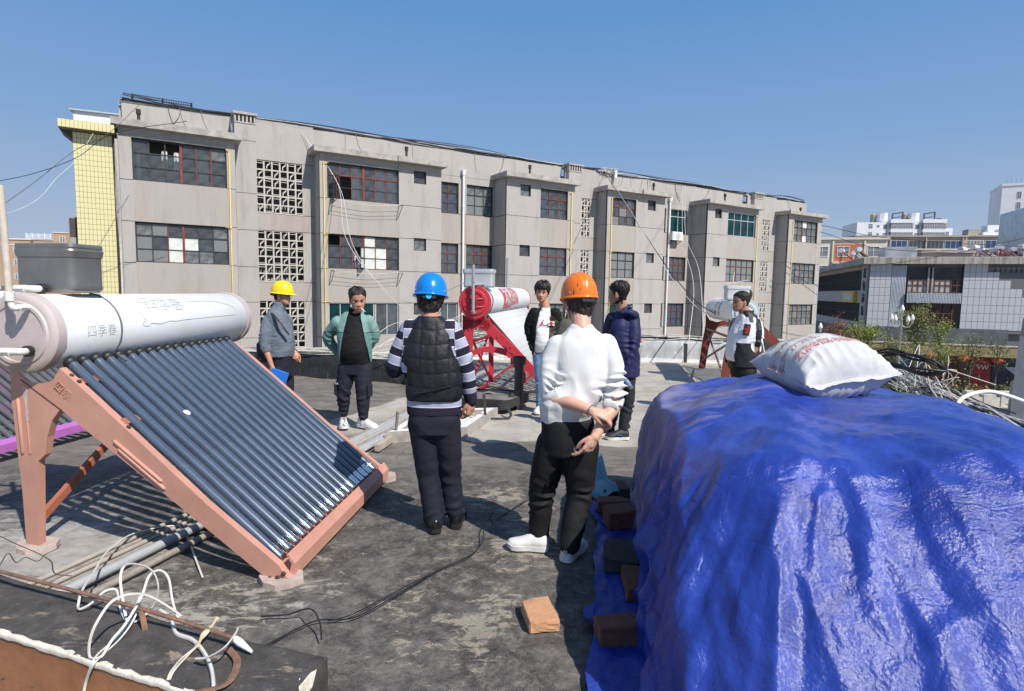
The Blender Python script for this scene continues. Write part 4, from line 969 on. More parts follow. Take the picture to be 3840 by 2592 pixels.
# --- red heater: curved pressed frame
def red_frame(T, off, root, mat):
    m = MB(off=off)
    def beam(p, q, w, bend=0.0, d=.07, n=10):
        """flat pressed bar following an arc in the side plane"""
        pts = []
        for i in range(n+1):
            t = i/n; x = p[0]+(q[0]-p[0])*t; z = p[1]+(q[1]-p[1])*t; k = bend*4*t*(1-t); dx, dz = q[0]-p[0], q[1]-p[1]; L = math.hypot(dx, dz); pts.append((x-dz/L*k, z+dx/L*k))
        poly = []
        for sgn in (1, -1):
            seq = range(n+1) if sgn == 1 else range(n, -1, -1)
            for i in seq:
                a_, b_ = pts[max(0,i-1)], pts[min(n,i+1)]; dx, dz = b_[0]-a_[0], b_[1]-a_[1]; L = math.hypot(dx, dz)
                ww = w(i/n) if callable(w) else w; poly.append((pts[i][0]-dz/L*ww/2*sgn, pts[i][1]+dx/L*ww/2*sgn))
        m.prism(poly, d, T)
    beam((-.02,1.30), (.0,.0), lambda t: .17-.07*t, -.02)
    beam((.12,1.28), (1.42,.02), lambda t: .15-.04*t, .04)
    beam((.03,.72), (.68,.70), .085, .09)
    fr = m.build('side_frame', mat, root, smooth=30)
    m = MB(off=off); arc = [(-.11,1.14)]+[(-.11+.62*i/8, 1.14+.0-.10*math.sin(PI*i/8)*0) for i in range(0)]
    m.prism([(-.11,1.32),(-.11,1.10),(.05,1.08),(.13,1.13),(.26,1.08),(.33,1.15),(.30,1.29),(.24,1.26),(.10,1.235),(-.02,1.26)], .07, T); m.build('cradle', mat, fr)
def build_red():
    a = np.array([.165,.986]); b = np.array([.986,-.165])
    root, Wp, off, tk, C0, A = heater('solar_water_heater', 'red-framed solar water heater with a round red cap, red-white tank and silvery tubes', (-.66,9.0), a, b, red_frame, 4.25, .10, 1.52, .245, None, TANKW, REDP, 34, SILT, (.27,1.33), (1.36,.14), .122, .030,
        (.47,.26,.25,.22), GREYL, cap_out=.10, tip=SILT, capmat=REDC)
    m = MB(off=off)
    for o, o2 in ((.04,1.6),(1.6,.04)): m.bar(Wp(.0,.12,o), Wp(.0,1.02,o2), .03, .035)
    m.bar(Wp(0.02,.9,.03), Wp(.02,.9,4.2), .03, .04)
    m.bar(Wp(.72,.62,.03), Wp(.72,.62,4.2), .05, .03); m.build('brace', REDP, root)
    m = MB(off=off)
    for o in (1.6, 4.2): m.bar(Wp(.02,.0,o), Wp(.02,1.2,o), .09, .06); 
    m.bar(Wp(.62,.0,1.6), Wp(.62,.75,1.6), .08, .05); m.bar(Wp(.62,.0,4.2), Wp(.62,.75,4.2), .08, .05); m.bar(Wp(.0,.04,0), Wp(.0,.04,4.2), .04, .05); m.bar(Wp(.62,.04,1.6), Wp(.62,.04,4.2), .04, .05); m.build('leg', REDP, root)
    m = MB(off=off)
    for s, z in ((0,1.0),(0,.8),(.2,1.05),(.45,.9),(.65,.75),(.02,.5)): m.lathe([(0,0),(.016,0),(.012,.01),(0,.012)], Wp(s,z+.1,-.002), -A, 8)
    m.build('bolt', simple('red_bolt', (.40,.06,.06), .5), root)
    # front cap relief, vent pipe, second pipe behind the tank, strap wires
    m = MB(off=off)
    for dz, w in ((.06,.14), (-.06,.15)): m.tube([Wp(.10-w,1.52+dz,-.112), Wp(.10,1.52+dz-.02,-.112), Wp(.10+w,1.52+dz,-.112)], .012, 6)
    m.build('cap_relief', REDC, root, smooth=True)
    tm = text_mesh('太标', .15, .004, REDC); o = link('embossed_lettering', tm, root); o.matrix_local = Matrix.Translation(Vector(Wp(.10,1.50,-.114))-Vector(off)) @ Matrix(((b[0],0,-a[0],0),(b[1],0,-a[1],0),(0,1,0,0),(0,0,0,1)))
    m = MB(off=off); q = Wp(.10,1.38,-.18); m.tube(spline([Wp(.10,1.36,-.08), Wp(.10,1.36,-.17), q+np.array([0,0,.03])], 4), .022, 8); m.tube([q, q+np.array([-.005,0,.70])], .024, 10); m.tube([q+np.array([0,0,.44]), q+np.array([0,0,.52])], .03, 10); m.tube([q+np.array([0,0,.40]), Wp(.2,1.80,.1)], .018, 8); m.build('vent_pipe', PVCG, root, smooth=50)
    m = MB(off=off); q = Wp(.12,1.72,2.6); m.tube([q, q+np.array([0,0,.62])], .022, 8); m.build('air_pipe', PVCG, root, smooth=50)
    # printed red panel bent round the tank with white characters
    RP = simple('printed_red', (.55,.055,.065), .35, vary=.05); WP_ = simple('printed_white', (.80,.80,.80), .4, vary=0); r = .245; side = np.array([A[1],-A[0],0]); n = 24; V_ = []
    for i in range(n+1):
        x = 1.15+1.55*i/n; lo = -.42-.16*math.sin(i/n*5.2+.3)+.03*i/n; hi = 1.15-.12*math.sin(i/n*5.0+.4)
        for j in range(11):
            g = lo+(hi-lo)*j/10; V_.append(C0+A*(x+.10*(g)*0)+side*math.cos(g)*(r+.0012)+np.array([0,0,1])*math.sin(g)*(r+.0012)-np.array(off))
    link('printed_panel', np_mesh('printed_panel', V_, [tuple(reversed(f)) for f in grid_faces(n+1, 11)], RP), tk)
    wrap_text('太标', .36, WP_, C0+A*1.72, A, .42, r, tk, center=off, bold=.012, sx=1.25, rise=.004); wrap_text('太阳能', .17, WP_, C0+A*2.34, A, .22, r, tk, center=off, bold=.005, sx=1.15, rise=.004)
    wrap_text('工程王', .10, WP_, C0+A*2.30, A, .74, r, tk, center=off, bold=.003, sx=1.4, rise=.004); wrap_text('国家标志 一路领先', .075, WP_, C0+A*2.05, A, -.22, r, tk, center=off, bold=.002, sx=1.7, rise=.004)
    m = MB(off=off)
    for q in (.16, .19): m.tube([C0+A*(q+.03*math.sin(t*5))+side*math.cos(t)*(r+.006)+np.array([0,0,1])*math.sin(t)*(r+.006) for t in np.linspace(-.7,2.2,16)], .005, 5)
    m.build('tie_wire', RUSTD, root)
build_red()
# --- white heater on a dark red frame at the right
def oxide_frame(T, off, root, mat):
    m = MB(off=off); m.prism([(-.16,1.26),(-.15,1.0),(-.22,.5),(-.26,.0),(-.12,.0),(-.07,.45),(.0,.75),(.12,.96),(.30,1.02),(.62,.80),(1.45,.05),(1.6,.0),(1.6,.08),(.60,1.0),(.36,1.22),(.28,1.13),(.1,1.07),(-.07,1.12)], .04, T); m.build('side_frame', mat, root)
def build_white():
    a = np.array([.165,.986]); b = np.array([.986,-.165])
    root, Wp, off, tk, C0, A = heater('solar_water_heater', 'white solar water heater on a dark red oxide frame behind the stout man', (4.10,10.65), a, b, oxide_frame, 2.7, .10, 1.38, .235, None, TANKW, RUSTR, 26, TUBE, (.30,1.2), (1.5,.12), .085, .026,
        (.44,.27,.24,.75), GREYF, cap_out=.12, capmat=simple('pale_blue_cap', (.48,.56,.60), .45, vary=.06), railm=RUSTR)
    m = MB(off=off)
    m.bar(Wp(-.15,.80,.02), Wp(-.2,.2,2.6), .03, .03); m.bar(Wp(-.2,.2,.02), Wp(-.12,.85,2.6), .03, .03); m.bar(Wp(-.13,.92,0), Wp(-.13,.92,2.6), .03, .04); m.build('brace', simple('rusty_angle_iron', (.23,.15,.12), .8, vary=.3), root)
    INKD = simple('dark_print', (.06,.065,.075), .5)
    side = np.array([A[1],-A[0],0])
    for j, x in enumerate((1.75, 1.35)):
        for i, ch in enumerate('十十十大' if j == 0 else '太阳热水'):
            wrap_text(ch, .15 if j == 0 else .12, INKD, C0+A*x, -A, 1.05-i*.45, .235, tk, center=off, sx=2.0, flip=1, rise=.003)
    m = MB(off=off); q = Wp(.02,1.85,.75); m.tube([q, q+np.array([.02,0,.28])], .008, 6); m.bar(Wp(-.1,1.90,.75), Wp(.3,1.98,.72), .03, .012); m.build('float_bracket', PVCW, root)
    m = MB(off=off); m.tube(spline([Wp(.15,1.45,-.1), Wp(.2,1.40,-.18), Wp(.25,1.28,-.18)], 4), .025, 8); m.tube([Wp(.25,1.30,-.18), Wp(.35,1.05,-.2), Wp(.45,.6,-.2)], .012, 6); m.build('fitting', PVCW, root, smooth=60)
    m = MB(off=off); m.sphere(Wp(.33,1.71,.72), .06, 10, 8, (1,1,1.5)); m.build('wrapped_pipe', simple('black_wrap', (.03,.03,.028), .9, vary=.5, scale=30, bump=1, bscale=40), root, smooth=True)
build_white()
# --- purple heater partly hidden behind the salmon one
def purple_frame(T, off, root, mat):
    m = MB(off=off); m.prism([(-.12,1.25),(-.06,.0),(.05,.0),(.06,.85),(.28,.92),(1.7,.0),(1.85,.0),(.3,1.15),(.1,1.06)], .05, T); m.build('side_frame', mat, root)
heater('solar_water_heater', 'purple-framed solar water heater half hidden behind the salmon one', (-6.62,5.45), (.12,.99), (.99,-.12), purple_frame, 1.9, .08, 1.38, .25, None, TANKW, PURP, 18, simple('grey_dusty_tube', (.10,.10,.105), .3, vary=.3, scale=4), (.28,1.2), (1.74,.14), .1, .029, None, None, capmat=PURP)
# ------------------------------------------------------------------ the pile under the blue tarpaulin
def tarp_mat():
    k = M('blue_tarpaulin', (.022,.035,.36), .34, spec=.55)
    n = k.noise(2.6, 8, .7, k.co((1,1,1)), .8); st = k.noise(4.5, 8, .72, k.co((.55,2.6,1.2), rot=(0,0,R(38))), .6)
    c = k.ramp(n, [(.3, (.011,.026,.19)), (.55, (.024,.054,.33)), (.75, (.045,.085,.43))])
    dust = k.attr('dust'); m = k.math('ADD', k.math('MULTIPLY', st, .75), k.math('MULTIPLY', dust, .42))
    c = k.mix(k.ramp(m, [(.50, 0), (.66, .55)]), c, (.30,.255,.25)); k.color(c)
    k.rough(k.ramp(m, [(.4, .25), (.75, .60)]))
    wv = k.wave(150, 0, k.co(), 'X'); wv2 = k.wave(150, 0, k.co(), 'Y')
    k.bump(k.math('ADD', wv, wv2), .22, .002); k.bump(k.voro(75, out=0), .22, .004)
    cr = k.voro(5.5, k.mix(.10, k.co(), nnode_out(k, 4.0)), 'DISTANCE_TO_EDGE')
    k.bump(k.ramp(cr, [(0, 0), (.04, 1)]), .18, .005)
    k.bump(k.noise(9, 6, .6, None, .8), .35, .02); k.bump(k.noise(34, 5, .6), .28, .005); k.b.inputs['Specular IOR Level'].default_value = .55
    return k.m
TARP = tarp_mat()
TC = np.array([1.80, 3.05])
BASE = [(1.02,4.72),(.90,4.1),(.82,3.5),(.72,3.0),(.60,2.45),(.56,1.95),(.72,1.45),(1.2,1.12),(2.0,1.0),(2.8,1.15),(3.35,1.7),(3.55,2.5),(3.55,3.4),(3.35,4.3),(2.7,4.85),(1.8,5.0),(1.2,4.98)]
TOP = [(1.22,4.2),(1.02,3.9),(.97,3.4),(.93,3.0),(.95,2.65),(.95,2.45),(1.2,2.32),(1.5,2.25),(1.9,2.2),(2.3,2.25),(2.6,2.45),(2.75,2.7),(2.8,3.2),(2.75,3.75),(2.4,4.2),(1.8,4.35),(1.35,4.35)]
def make_tarp():
    NT, NR = 420, 150
    bp = np.array(spline([(x, y, 0) for x, y in BASE], 30, True))[:, :2]; tp = np.array(spline([(x, y, 0) for x, y in TOP], 30, True))[:, :2]
    idx = np.linspace(0, len(bp), NT, endpoint=False).astype(int); bp, tp = bp[idx], tp[idx]
    rr = np.concatenate([np.linspace(.04, .55, 55), np.linspace(.56, 1.0, NR-55)]); 
    th = np.arange(NT)/NT*2*PI; V_ = np.zeros((NR, NT, 3)); D = np.zeros((NR, NT)); H = 1.10
    for i, r in enumerate(rr):
        if r <= .55:
            q = TC+(tp-TC)*(r/.55); z = np.full(NT, H+.04*(1-(r/.55)**2)); s = 0
        else:
            s = (r-.55)/.45; e = s**.85
            wf = sstep(.3, .9, -((bp-TC)[:,1])/np.linalg.norm(bp-TC, axis=1)); q = tp+(bp-tp)*(math.sin(e*PI/2)*(1-wf)+s*wf)[:,None]
            z = H*((math.cos(e*PI/2)**.95)*(1-wf)+(1-s**1.25)*wf)
        V_[i,:,:2] = q; V_[i,:,2] = z; D[i] = s
    P = V_.reshape(-1, 3).copy(); S = D.ravel(); TH = np.tile(th, NR)
    # outward direction in plan and up
    out = P[:, :2]-TC; out /= np.maximum(np.linalg.norm(out, axis=1), .05)[:,None]
    side = np.clip(S*1.3, 0, 1)
    # heap of bags under the sheet: broad lumps on top
    lump = .045*pnoise(np.column_stack([P[:, :2]*1.0, 0*S]), 1.1, 2, 3)*(1-side)
    # hanging folds: ridged in angle, growing downwards, wandering
    wob = TH + .10*np.sin(S*3.1+TH*3)+.06*pnoise(P, 1.2, 3, 4)
    ridg = lambda f, p: 1-2*np.abs(np.sin(wob*f+p))
    amp = .25+.75*np.clip(pnoise(np.column_stack([np.cos(TH), np.sin(TH), 0*TH]), 1.6, 2, 9)+.35, 0, 1.2)
    fold = (.040*ridg(8.5, .4)+.022*ridg(19, 1.7)+.010*ridg(37, .2))*side*amp
    # long creases running up over the left shoulder and diagonal pulls
    u = P@np.array([.80,-.45,.35]); w = P@np.array([.45,.85,0])
    di = (1-2*np.abs(np.sin(u*7.5+.9*pnoise(P, 1.0, 3, 6)+w*.6)))*.026+(1-2*np.abs(np.sin(u*17+1.4*pnoise(P, 1.3, 3, 2))))*.012
    left = sstep(1.9, .9, P[:,0]); wf0 = np.tile(sstep(.3, .9, -((bp-TC)[:,1])/np.linalg.norm(bp-TC, axis=1)), NR); fold += di*(.35+.9*left)*np.clip(.25+S*2, 0, 1)*(1-.75*wf0*side)
    wfv = np.tile(sstep(.3, .9, -((bp-TC)[:,1])/np.linalg.norm(bp-TC, axis=1)), NR); fold *= 1-.85*wfv*side
    crk = .006*np.abs(pnoise(P, 5, 4, 12))+.003*pnoise(P, 13, 3, 14); rk = np.random.default_rng(12); Wp_ = P+.05*np.column_stack([pnoise(P, 1.5, 2, 31), pnoise(P, 1.5, 2, 32), pnoise(P, 1.5, 2, 33)])
    for q in range(11):                                 # crumpled facets: straight creases in random directions
        a_ = rk.uniform(0, PI); nv = np.array([math.cos(a_), math.sin(a_)*.8, -.6*math.sin(a_)]); fq = rk.uniform(1.2, 5.5); crk += (np.abs(((Wp_@nv)*fq+rk.random()) % 1-.5)-.25)*.085/fq*np.clip(.5+pnoise(P, 1.1, 2, 40+q), 0, 1.2)
    # big pleats at the near left corner
    ca = np.array([.80, 2.05]); d2 = ((P[:,0]-ca[0])*.95+(P[:,1]-ca[1])*.3)
    for (px, py, dx, dy, a, wd) in ((.98,2.05,.35,.94,.11,.055), (.70,2.2,.15,.98,.09,.05), (1.25,1.7,.25,.96,-.07,.08), (1.62,1.6,-.05,1,.03,.05), (2.35,1.8,-.42,.9,.06,.05), (2.55,2.3,-.55,.83,.05,.06), (2.9,2.4,-.6,.8,-.05,.08), (2.15,1.5,-.2,.98,-.035,.06)):
        n_ = np.array([dy, -dx]); e = (P[:, :2]-np.array([px, py]))@n_; al = (P[:, :2]-np.array([px, py]))@np.array([dx, dy])
        fold += a*.8*np.exp(-np.abs(e/wd)**1.5)*np.exp(-(al/.75)**2)*np.clip(side, 0, 1)
    # fold-square memory of the packed sheet on the near slope
    gx, gy = (P[:,0]+.04*P[:,1])*3.6, (P[:,1]-.5*P[:,2])*3.6
    sq = np.exp(-((gx-np.round(gx))/.05)**2)+np.exp(-((gy-np.round(gy))/.05)**2); fold += .009*sq*sstep(2.6, 1.9, P[:,1])
    k_out = np.clip(S*1.15, 0, 1)
    P[:, :2] += out*((fold+crk)*k_out)[:,None]; P[:,2] += (fold+crk)*(1-k_out*.75)+lump; P[:,2] *= 1-np.where(P[:,0] < 1.9, .093, .13)*(P[:,0]-1.9)**2
    P[:,2] = np.maximum(P[:,2], .01+.01*np.abs(pnoise(P, 4, 2, 1)))
    f = grid_faces(NR, NT, True)
    c = len(P); P = np.vstack([P, [P[:NT].mean(0)]]); f += [(c, i, (i+1) % NT) for i in range(NT)]
    root_p = (1.8, 3.05, 0); P -= np.array(root_p)
    me = np_mesh('tarpaulin', P, f, TARP); me.update()
    X, Y = P[:,0]+1.8, P[:,1]+3.05
    dust = .42*sstep(1.8, 1.0, X)*sstep(2.3, 3.0, Y)+.40*sstep(2.9, 3.6, Y)-.30+.2*pnoise(P, 2, 2, 3); dust -= .6*sstep(2.5, 1.9, Y)
    set_attr(me, 'dust', dust)
    o = link('tarpaulin_pile', me, None, root_p); tag(o, 'big pile covered with a creased glossy blue tarpaulin', 'tarpaulin')
    # skirt lying on the roof along the left side
    edge = [(.99,4.95),(.60,4.84),(.62,4.5),(.64,4.15),(.57,3.75),(.52,3.42),(.48,3.1),(.40,2.97),(.42,2.75),(.39,2.62),(.34,2.36),(.30,1.9)]
    inner = [(1.2,4.8),(1.05,4.7),(1.0,4.4),(.98,4.1),(.92,3.8),(.9,3.5),(.86,3.3),(.8,3.0),(.75,2.8),(.7,2.6),(.66,2.4),(.62,1.95)]
    E = np.array(spline([(x, y, 0) for x, y in edge], 14)); I = np.array(spline([(x, y, 0) for x, y in inner], 14)); n = len(E); m = 22; V_ = []
    for j in range(m):
        s = j/(m-1); q = I*(1-s)+E*s; q[:,0] += .008*np.sin(q[:,1]*17)*s; z = .012+.014*np.abs(pnoise(q+np.array([0,0,s]), 5, 3, 5))*(.4+s)+.02*s*np.clip(pnoise(q, 3, 2, 8), 0, 1)+.02*(1-s)
        q[:,2] = z; V_.append(q)
    P2 = np.concatenate(V_)-np.array(root_p); me2 = np_mesh('tarpaulin_skirt', P2, grid_faces(m, n), TARP); set_attr(me2, 'dust', np.full(len(P2), -.2)); link('tarpaulin_skirt', me2, o)
    # turned-up corner showing the pale underside
    PALE = M('pale_tarp_underside', (.10,.24,.33), .45); PALE.color(PALE.vary((.11,.25,.34), .25, 12)); PALE.bump(PALE.noise(25, 5), .4, .01)
    gu, gv = 26, 20; V_ = []
    A_, B_, C_, D_ = np.array([.58,4.62,.02]), np.array([.88,4.55,.10]), np.array([.80,5.05,.26]), np.array([.50,4.95,.02])
    for i in range(gu):
        for j in range(gv):
            s, t = i/(gu-1), j/(gv-1); p = (A_*(1-s)+B_*s)*(1-t)+(D_*(1-s)+C_*s)*t; p = p+np.array([0,0,.03*math.sin(s*9+t*4)+.03*math.sin(t*8)]); V_.append(p-np.array(root_p))
    link('turned_corner', np_mesh('turned_corner', V_, grid_faces(gu, gv), PALE.m), o)
make_tarp()
# ------------------------------------------------------------------ bricks weighing the sheet down, one loose brick
def brick_mat(name, c0, c1, dust):
    k = M(name, c0, .9); n = k.noise(14, 7, .7); c = k.ramp(n, [(.3, c1), (.6, c0)]); c = k.mix(k.ramp(k.noise(5, 6, .7), [(.5, 0), (.72, .7)]), c, dust); k.color(c); k.bump(k.noise(45, 5, .7), .9, .008); return k.m
BR = [brick_mat('red_brick', (.20,.075,.045), (.11,.05,.035), (.14,.12,.10)), brick_mat('sooty_brick', (.055,.05,.048), (.03,.028,.027), (.12,.10,.085)), brick_mat('orange_brick', (.56,.30,.16), (.48,.25,.13), (.46,.36,.25))]
def brick(mat, seed, size=(.24,.115,.06)):
    r = random.Random(seed); import bmesh
    bm = bmesh.new(); bmesh.ops.create_cube(bm, size=1.0)
    for v in bm.verts: v.co = Vector((v.co.x*size[0], v.co.y*size[1], v.co.z*size[2]+size[2]/2))
    bmesh.ops.bevel(bm, geom=bm.edges[:], offset=.006, segments=1, affect='EDGES'); bmesh.ops.subdivide_edges(bm, edges=bm.edges[:], cuts=3, use_grid_fill=True)
    for v in bm.verts: v.co += Vector((r.uniform(-1,1), r.uniform(-1,1), r.uniform(-.7,.7)))*.0028
    if seed % 2: 
        for v in bm.verts:
            d = (v.co-Vector((size[0]/2, size[1]/2, size[2]))).length
            if d < .05: v.co *= .9
    me = bpy.data.meshes.new('brick'); bm.to_mesh(me); bm.free(); me.materials.append(mat); return me
for i, (x, y, z, rz, mt, sz, lab) in enumerate((
    (.86,4.72,.03,R(8),0,(.22,.20,.09),'dark red brick at the far end of the row holding the tarpaulin'),
    (.80,4.36,.03,R(-4),0,(.24,.115,.10),'second dark red brick from the far end of the row'),
    (.80,4.10,.03,R(10),0,(.21,.16,.13),'tall brown brick beside the sooty grey brick'),
    (.69,3.50,.04,R(82),1,(.30,.20,.08),'flat sooty grey block lying on the tarpaulin edge'),
    (.72,3.18,.03,R(86),0,(.28,.13,.07),'brownish red brick half under the tarpaulin fold'),
    (.55,2.70,.02,R(8),0,(.24,.115,.11),'chipped dark red brick at the near end of the row'))):
    tag(link('brick', brick(BR[mt], i, sz), None, (x, y, z), (R(3), R(-2), rz)), lab, 'brick', 'bricks weighing down the tarpaulin')
tag(link('brick', brick(BR[2], 11, (.235,.155,.062)), None, (.165,2.90,.0), (0, 0, R(101))), 'loose orange brick lying alone on the roof in the sun', 'brick')
# ------------------------------------------------------------------ the sack on top
def make_sack():
    k = M('woven_white_sack', (.72,.73,.74), .62, spec=.3); n = k.noise(3, 6, .65)
    c = k.ramp(n, [(.35, (.46,.46,.45)), (.6, (.59,.595,.60))]); c = k.mix(k.ramp(k.noise(9, 7, .7), [(.52, 0), (.72, .5)]), c, (.42,.385,.33)); k.color(c)
    k.bump(k.math('ADD', k.wave(95, 0, k.co(), 'X'), k.wave(95, 0, k.co(), 'Y')), .18, .002); k.bump(k.noise(18, 6, .65, None, .8), .35, .008); SK = k.m
    NX, NY = 110, 80; A, B = .345, .25; V_ = []; top = {}
    for side in (1, -1):
        for i in range(NX):
            for j in range(NY):
                u, v = -1+2*i/(NX-1), -1+2*j/(NY-1)
                fx = 1-.10*(1-abs(u)**2.5)*0; pinch = .12
                x = A*u*(1-pinch*(1-v*v)*abs(u)**3); y = B*v*(1-pinch*.9*(1-u*u)*abs(v)**3)
                d = (1-abs(u)**2.6)*(1-abs(v)**2.6); h = max(d, 0)**.55
                z = side*h*(.235 if side > 0 else .165)
                V_.append((x, y, z, u, v, side))
    W_ = np.array(V_); P = W_[:, :3].copy(); U, Vv, S = W_[:,3], W_[:,4], W_[:,5]
    ed = np.clip((np.abs(Vv)-.45)/.55, 0, 1); eu = np.clip((np.abs(U)-.55)/.45, 0, 1)
    cr = (1-2*np.abs(np.sin(U*15+.8*pnoise(P, 6, 2, 3)+Vv*1.5)))*.008*np.sin(np.clip(ed*1.15, 0, 1)*PI)+(1-2*np.abs(np.sin(Vv*11+.8*pnoise(P, 5, 2, 7))))*.006*np.sin(eu*PI)
    P[:,2] += S*cr+.008*pnoise(P, 5, 3, 2)*(1-np.maximum(ed, eu)*.6)+.004*np.sin(U*5+1)*ed+.02*np.abs(U)**3+.02*(Vv < 0)*np.abs(Vv)**3*(.3+U*.8)
    P[:,2] += .135
    f = grid_faces(NX, NY); f2 = [tuple(NX*NY+q for q in reversed(x)) for x in f]
    root = thing('cement_sack', 'plump white woven sack with faded red print lying on the blue tarpaulin', 'sack', (1.95,3.68,1.09), R(16)); root.rotation_euler = (R(9), R(-3), R(16))
    link('sack_body', np_mesh('sack_body', P, f+f2, SK), root)
    def surf(x, y):
        i = np.argmin((P[:NX*NY,0]-x)**2+(P[:NX*NY,1]-y)**2); return P[i,2]
    top = P[:NX*NY]
    def on_sack(body, size, cx, cy, mat, rot=0, bold=0, sx=1.0):
        me = slice_mesh(text_mesh(body, size, .0003, mat, bold, res=1), .02); n = len(me.vertices); co = np.zeros(n*3); me.vertices.foreach_get('co', co); co = co.reshape(-1,3); c_, s_ = math.cos(rot), math.sin(rot)
        x = cx+(co[:,0]*c_*sx-co[:,1]*s_); y = cy+(co[:,0]*s_*sx+co[:,1]*c_); d2 = (x[:,None]-top[None,:,0])**2+(y[:,None]-top[None,:,1])**2
        ix = np.argsort(d2, axis=1)[:, :4]; wt = 1/(np.take_along_axis(d2, ix, 1)+1e-6); z = (top[ix,2]*wt).sum(1)/wt.sum(1)+.003
        me.vertices.foreach_set('co', np.column_stack([x, y, z]).ravel()); me.update(); return link('lettering', me, root)
    RED = simple('faded_red_print', (.66,.33,.33), .7, vary=.2, scale=60); GRN = simple('faded_green_print', (.50,.62,.60), .7, vary=.15, scale=60); PNK = simple('faded_brown_print', (.58,.42,.39), .7, vary=.2, scale=60)
    on_sack('云南金昆防水材料有限', .064, -.02, -.075, RED, R(3), .001, .84); on_sack('禁止泡浆', .062, -.20, .0, PNK, R(3), 0, 1.15); on_sack('用水适中', .058, -.20, .075, PNK, R(3), 0, 1.2)
    on_sack('Q·2型', .05, -.19, .155, GRN, R(3), 0, 1.1); on_sack('搗实', .055, .12, .02, PNK, R(3), 0, 1.1); on_sack('振口', .05, .10, .09, GRN, R(3))
    # sewn hem along the near seam and the far seam
    for sg, yy in ((-1, -1),):
        m = []; n = 70
        for i in range(n):
            u = -.98+1.96*i/(n-1); j = NY*NX; base = top[min(NX-1, int((u+1)/2*(NX-1)))*NY+0]
            m.append([base+np.array([0, -.026-.003*math.sin(i*.9+math.sin(i*.37)*2), .004+.005*math.sin(i*.31+2*math.sin(i*.13))]), base+np.array([0, -.012, .010]), base+np.array([0, .012, .012])])
        V2 = [p for r in m for p in r]; link('sewn_hem', np_mesh('sewn_hem', V2, grid_faces(n, 3), SK), root)
        s = MB(); s.tube([r[1]+np.array([0,0,.004]) for r in m], .0018, 4); s.build('stitching', CURT, root)
    s = MB(); s.tube(spline([(.05,.15,.34),(.08,.03,.37),(.10,-.09,.34),(.12,-.18,.26)], 5), .0012, 3); s.build('loose_thread', simple('grey_thread', (.25,.25,.25), .8), root)
make_sack()
# ------------------------------------------------------------------ people: helpers
def arr(p): return np.array(p, float)
def limb(m, pts, radii, n=14, sub=6, flat=None):
    """closed tapered tube with rounded ends through pts"""
    P = spline(pts, sub); rr = np.interp(np.linspace(0, 1, len(P)), np.linspace(0, 1, len(radii)), radii)
    a = arr(P[0])-arr(P[1]); a /= np.linalg.norm(a); b = arr(P[-1])-arr(P[-2]); b /= np.linalg.norm(b)
    pre = [arr(P[0])+a*rr[0]*k for k in (.85, .6, .3)]; post = [arr(P[-1])+b*rr[-1]*k for k in (.3, .6, .85)]
    m.tube(pre+list(P)+post, list(rr[0]*arr((.45,.8,.95)))+list(rr)+list(rr[-1]*arr((.95,.8,.45))), n); return m
def loft(m, secs, n=28, ex=2.5, sub=4):
    """torso-like solid: sections (x,y,z, half width, half depth, yaw degrees)"""
    S = spline([arr(s) for s in secs], sub); vs = []; 
    for s in S:
        c, sn = math.cos(R(s[5])), math.sin(R(s[5]))
        for k in range(n):
            t = 2*PI*k/n; ct, st = math.cos(t), math.sin(t)
            x = math.copysign(abs(ct)**(2/ex), ct)*s[3]; y = math.copysign(abs(st)**(2/ex), st)*s[4]
            vs.append((s[0]+x*c-y*sn, s[1]+x*sn+y*c, s[2]))
    N = len(S); fs = [(i*n+k, i*n+(k+1) % n, (i+1)*n+(k+1) % n, (i+1)*n+k) for i in range(N-1) for k in range(n)]
    if S[0][2] > S[-1][2]: fs = [tuple(reversed(f)) for f in fs]
    caps = [tuple(range(n-1, -1, -1)), tuple((N-1)*n+k for k in range(n))]
    if S[0][2] > S[-1][2]: caps = [tuple(reversed(f)) for f in caps]
    m.add(vs, fs+caps); return m
def remesh(m, voxel, smooth=6, fac=.5):
    """fuse everything collected in m into one continuous skin"""
    me = m.mesh('tmp'); o = bpy.data.objects.new('tmp', me); col.objects.link(o)
    md = o.modifiers.new('r', 'REMESH'); md.mode = 'VOXEL'; md.voxel_size = voxel; md.adaptivity = 0
    if smooth: s = o.modifiers.new('s', 'SMOOTH'); s.factor = fac; s.iterations = smooth
    dg = bpy.context.evaluated_depsgraph_get(); out = bpy.data.meshes.new_from_object(o.evaluated_get(dg))
    bpy.data.objects.remove(o); bpy.data.meshes.remove(me); return out
def getco(me):
    a = np.zeros(len(me.vertices)*3, np.float32); me.vertices.foreach_get('co', a); return a.reshape(-1, 3).astype(float)
def setco(me, P): me.vertices.foreach_set('co', P.astype(np.float32).ravel()); me.update()
def getno(me):
    a = np.zeros(len(me.vertices)*3, np.float32); me.vertex_normals.foreach_get('vector', a); return a.reshape(-1, 3).astype(float)
def along(P, pts):
    """for points P: arc length along the polyline pts of the closest place, and distance to it"""
    Q = arr(pts); best = np.full(len(P), 1e9); u = np.zeros(len(P)); L0 = 0
    for a, b in zip(Q[:-1], Q[1:]):
        d = b-a; L = np.linalg.norm(d); t = np.clip(((P-a)@d)/L**2, 0, 1); dist = np.linalg.norm(P-(a+t[:,None]*d), axis=1)
        k = dist < best; best = np.where(k, dist, best); u = np.where(k, L0+t*L, u); L0 += L
    return u, best, L0
def ridge(P, sc, seed, an=(1,1,1)):
    """creased-cloth noise 0..1 with sharp crests"""
    return 1-np.abs(pnoise(P*arr(an), sc, 3, seed))*1.3
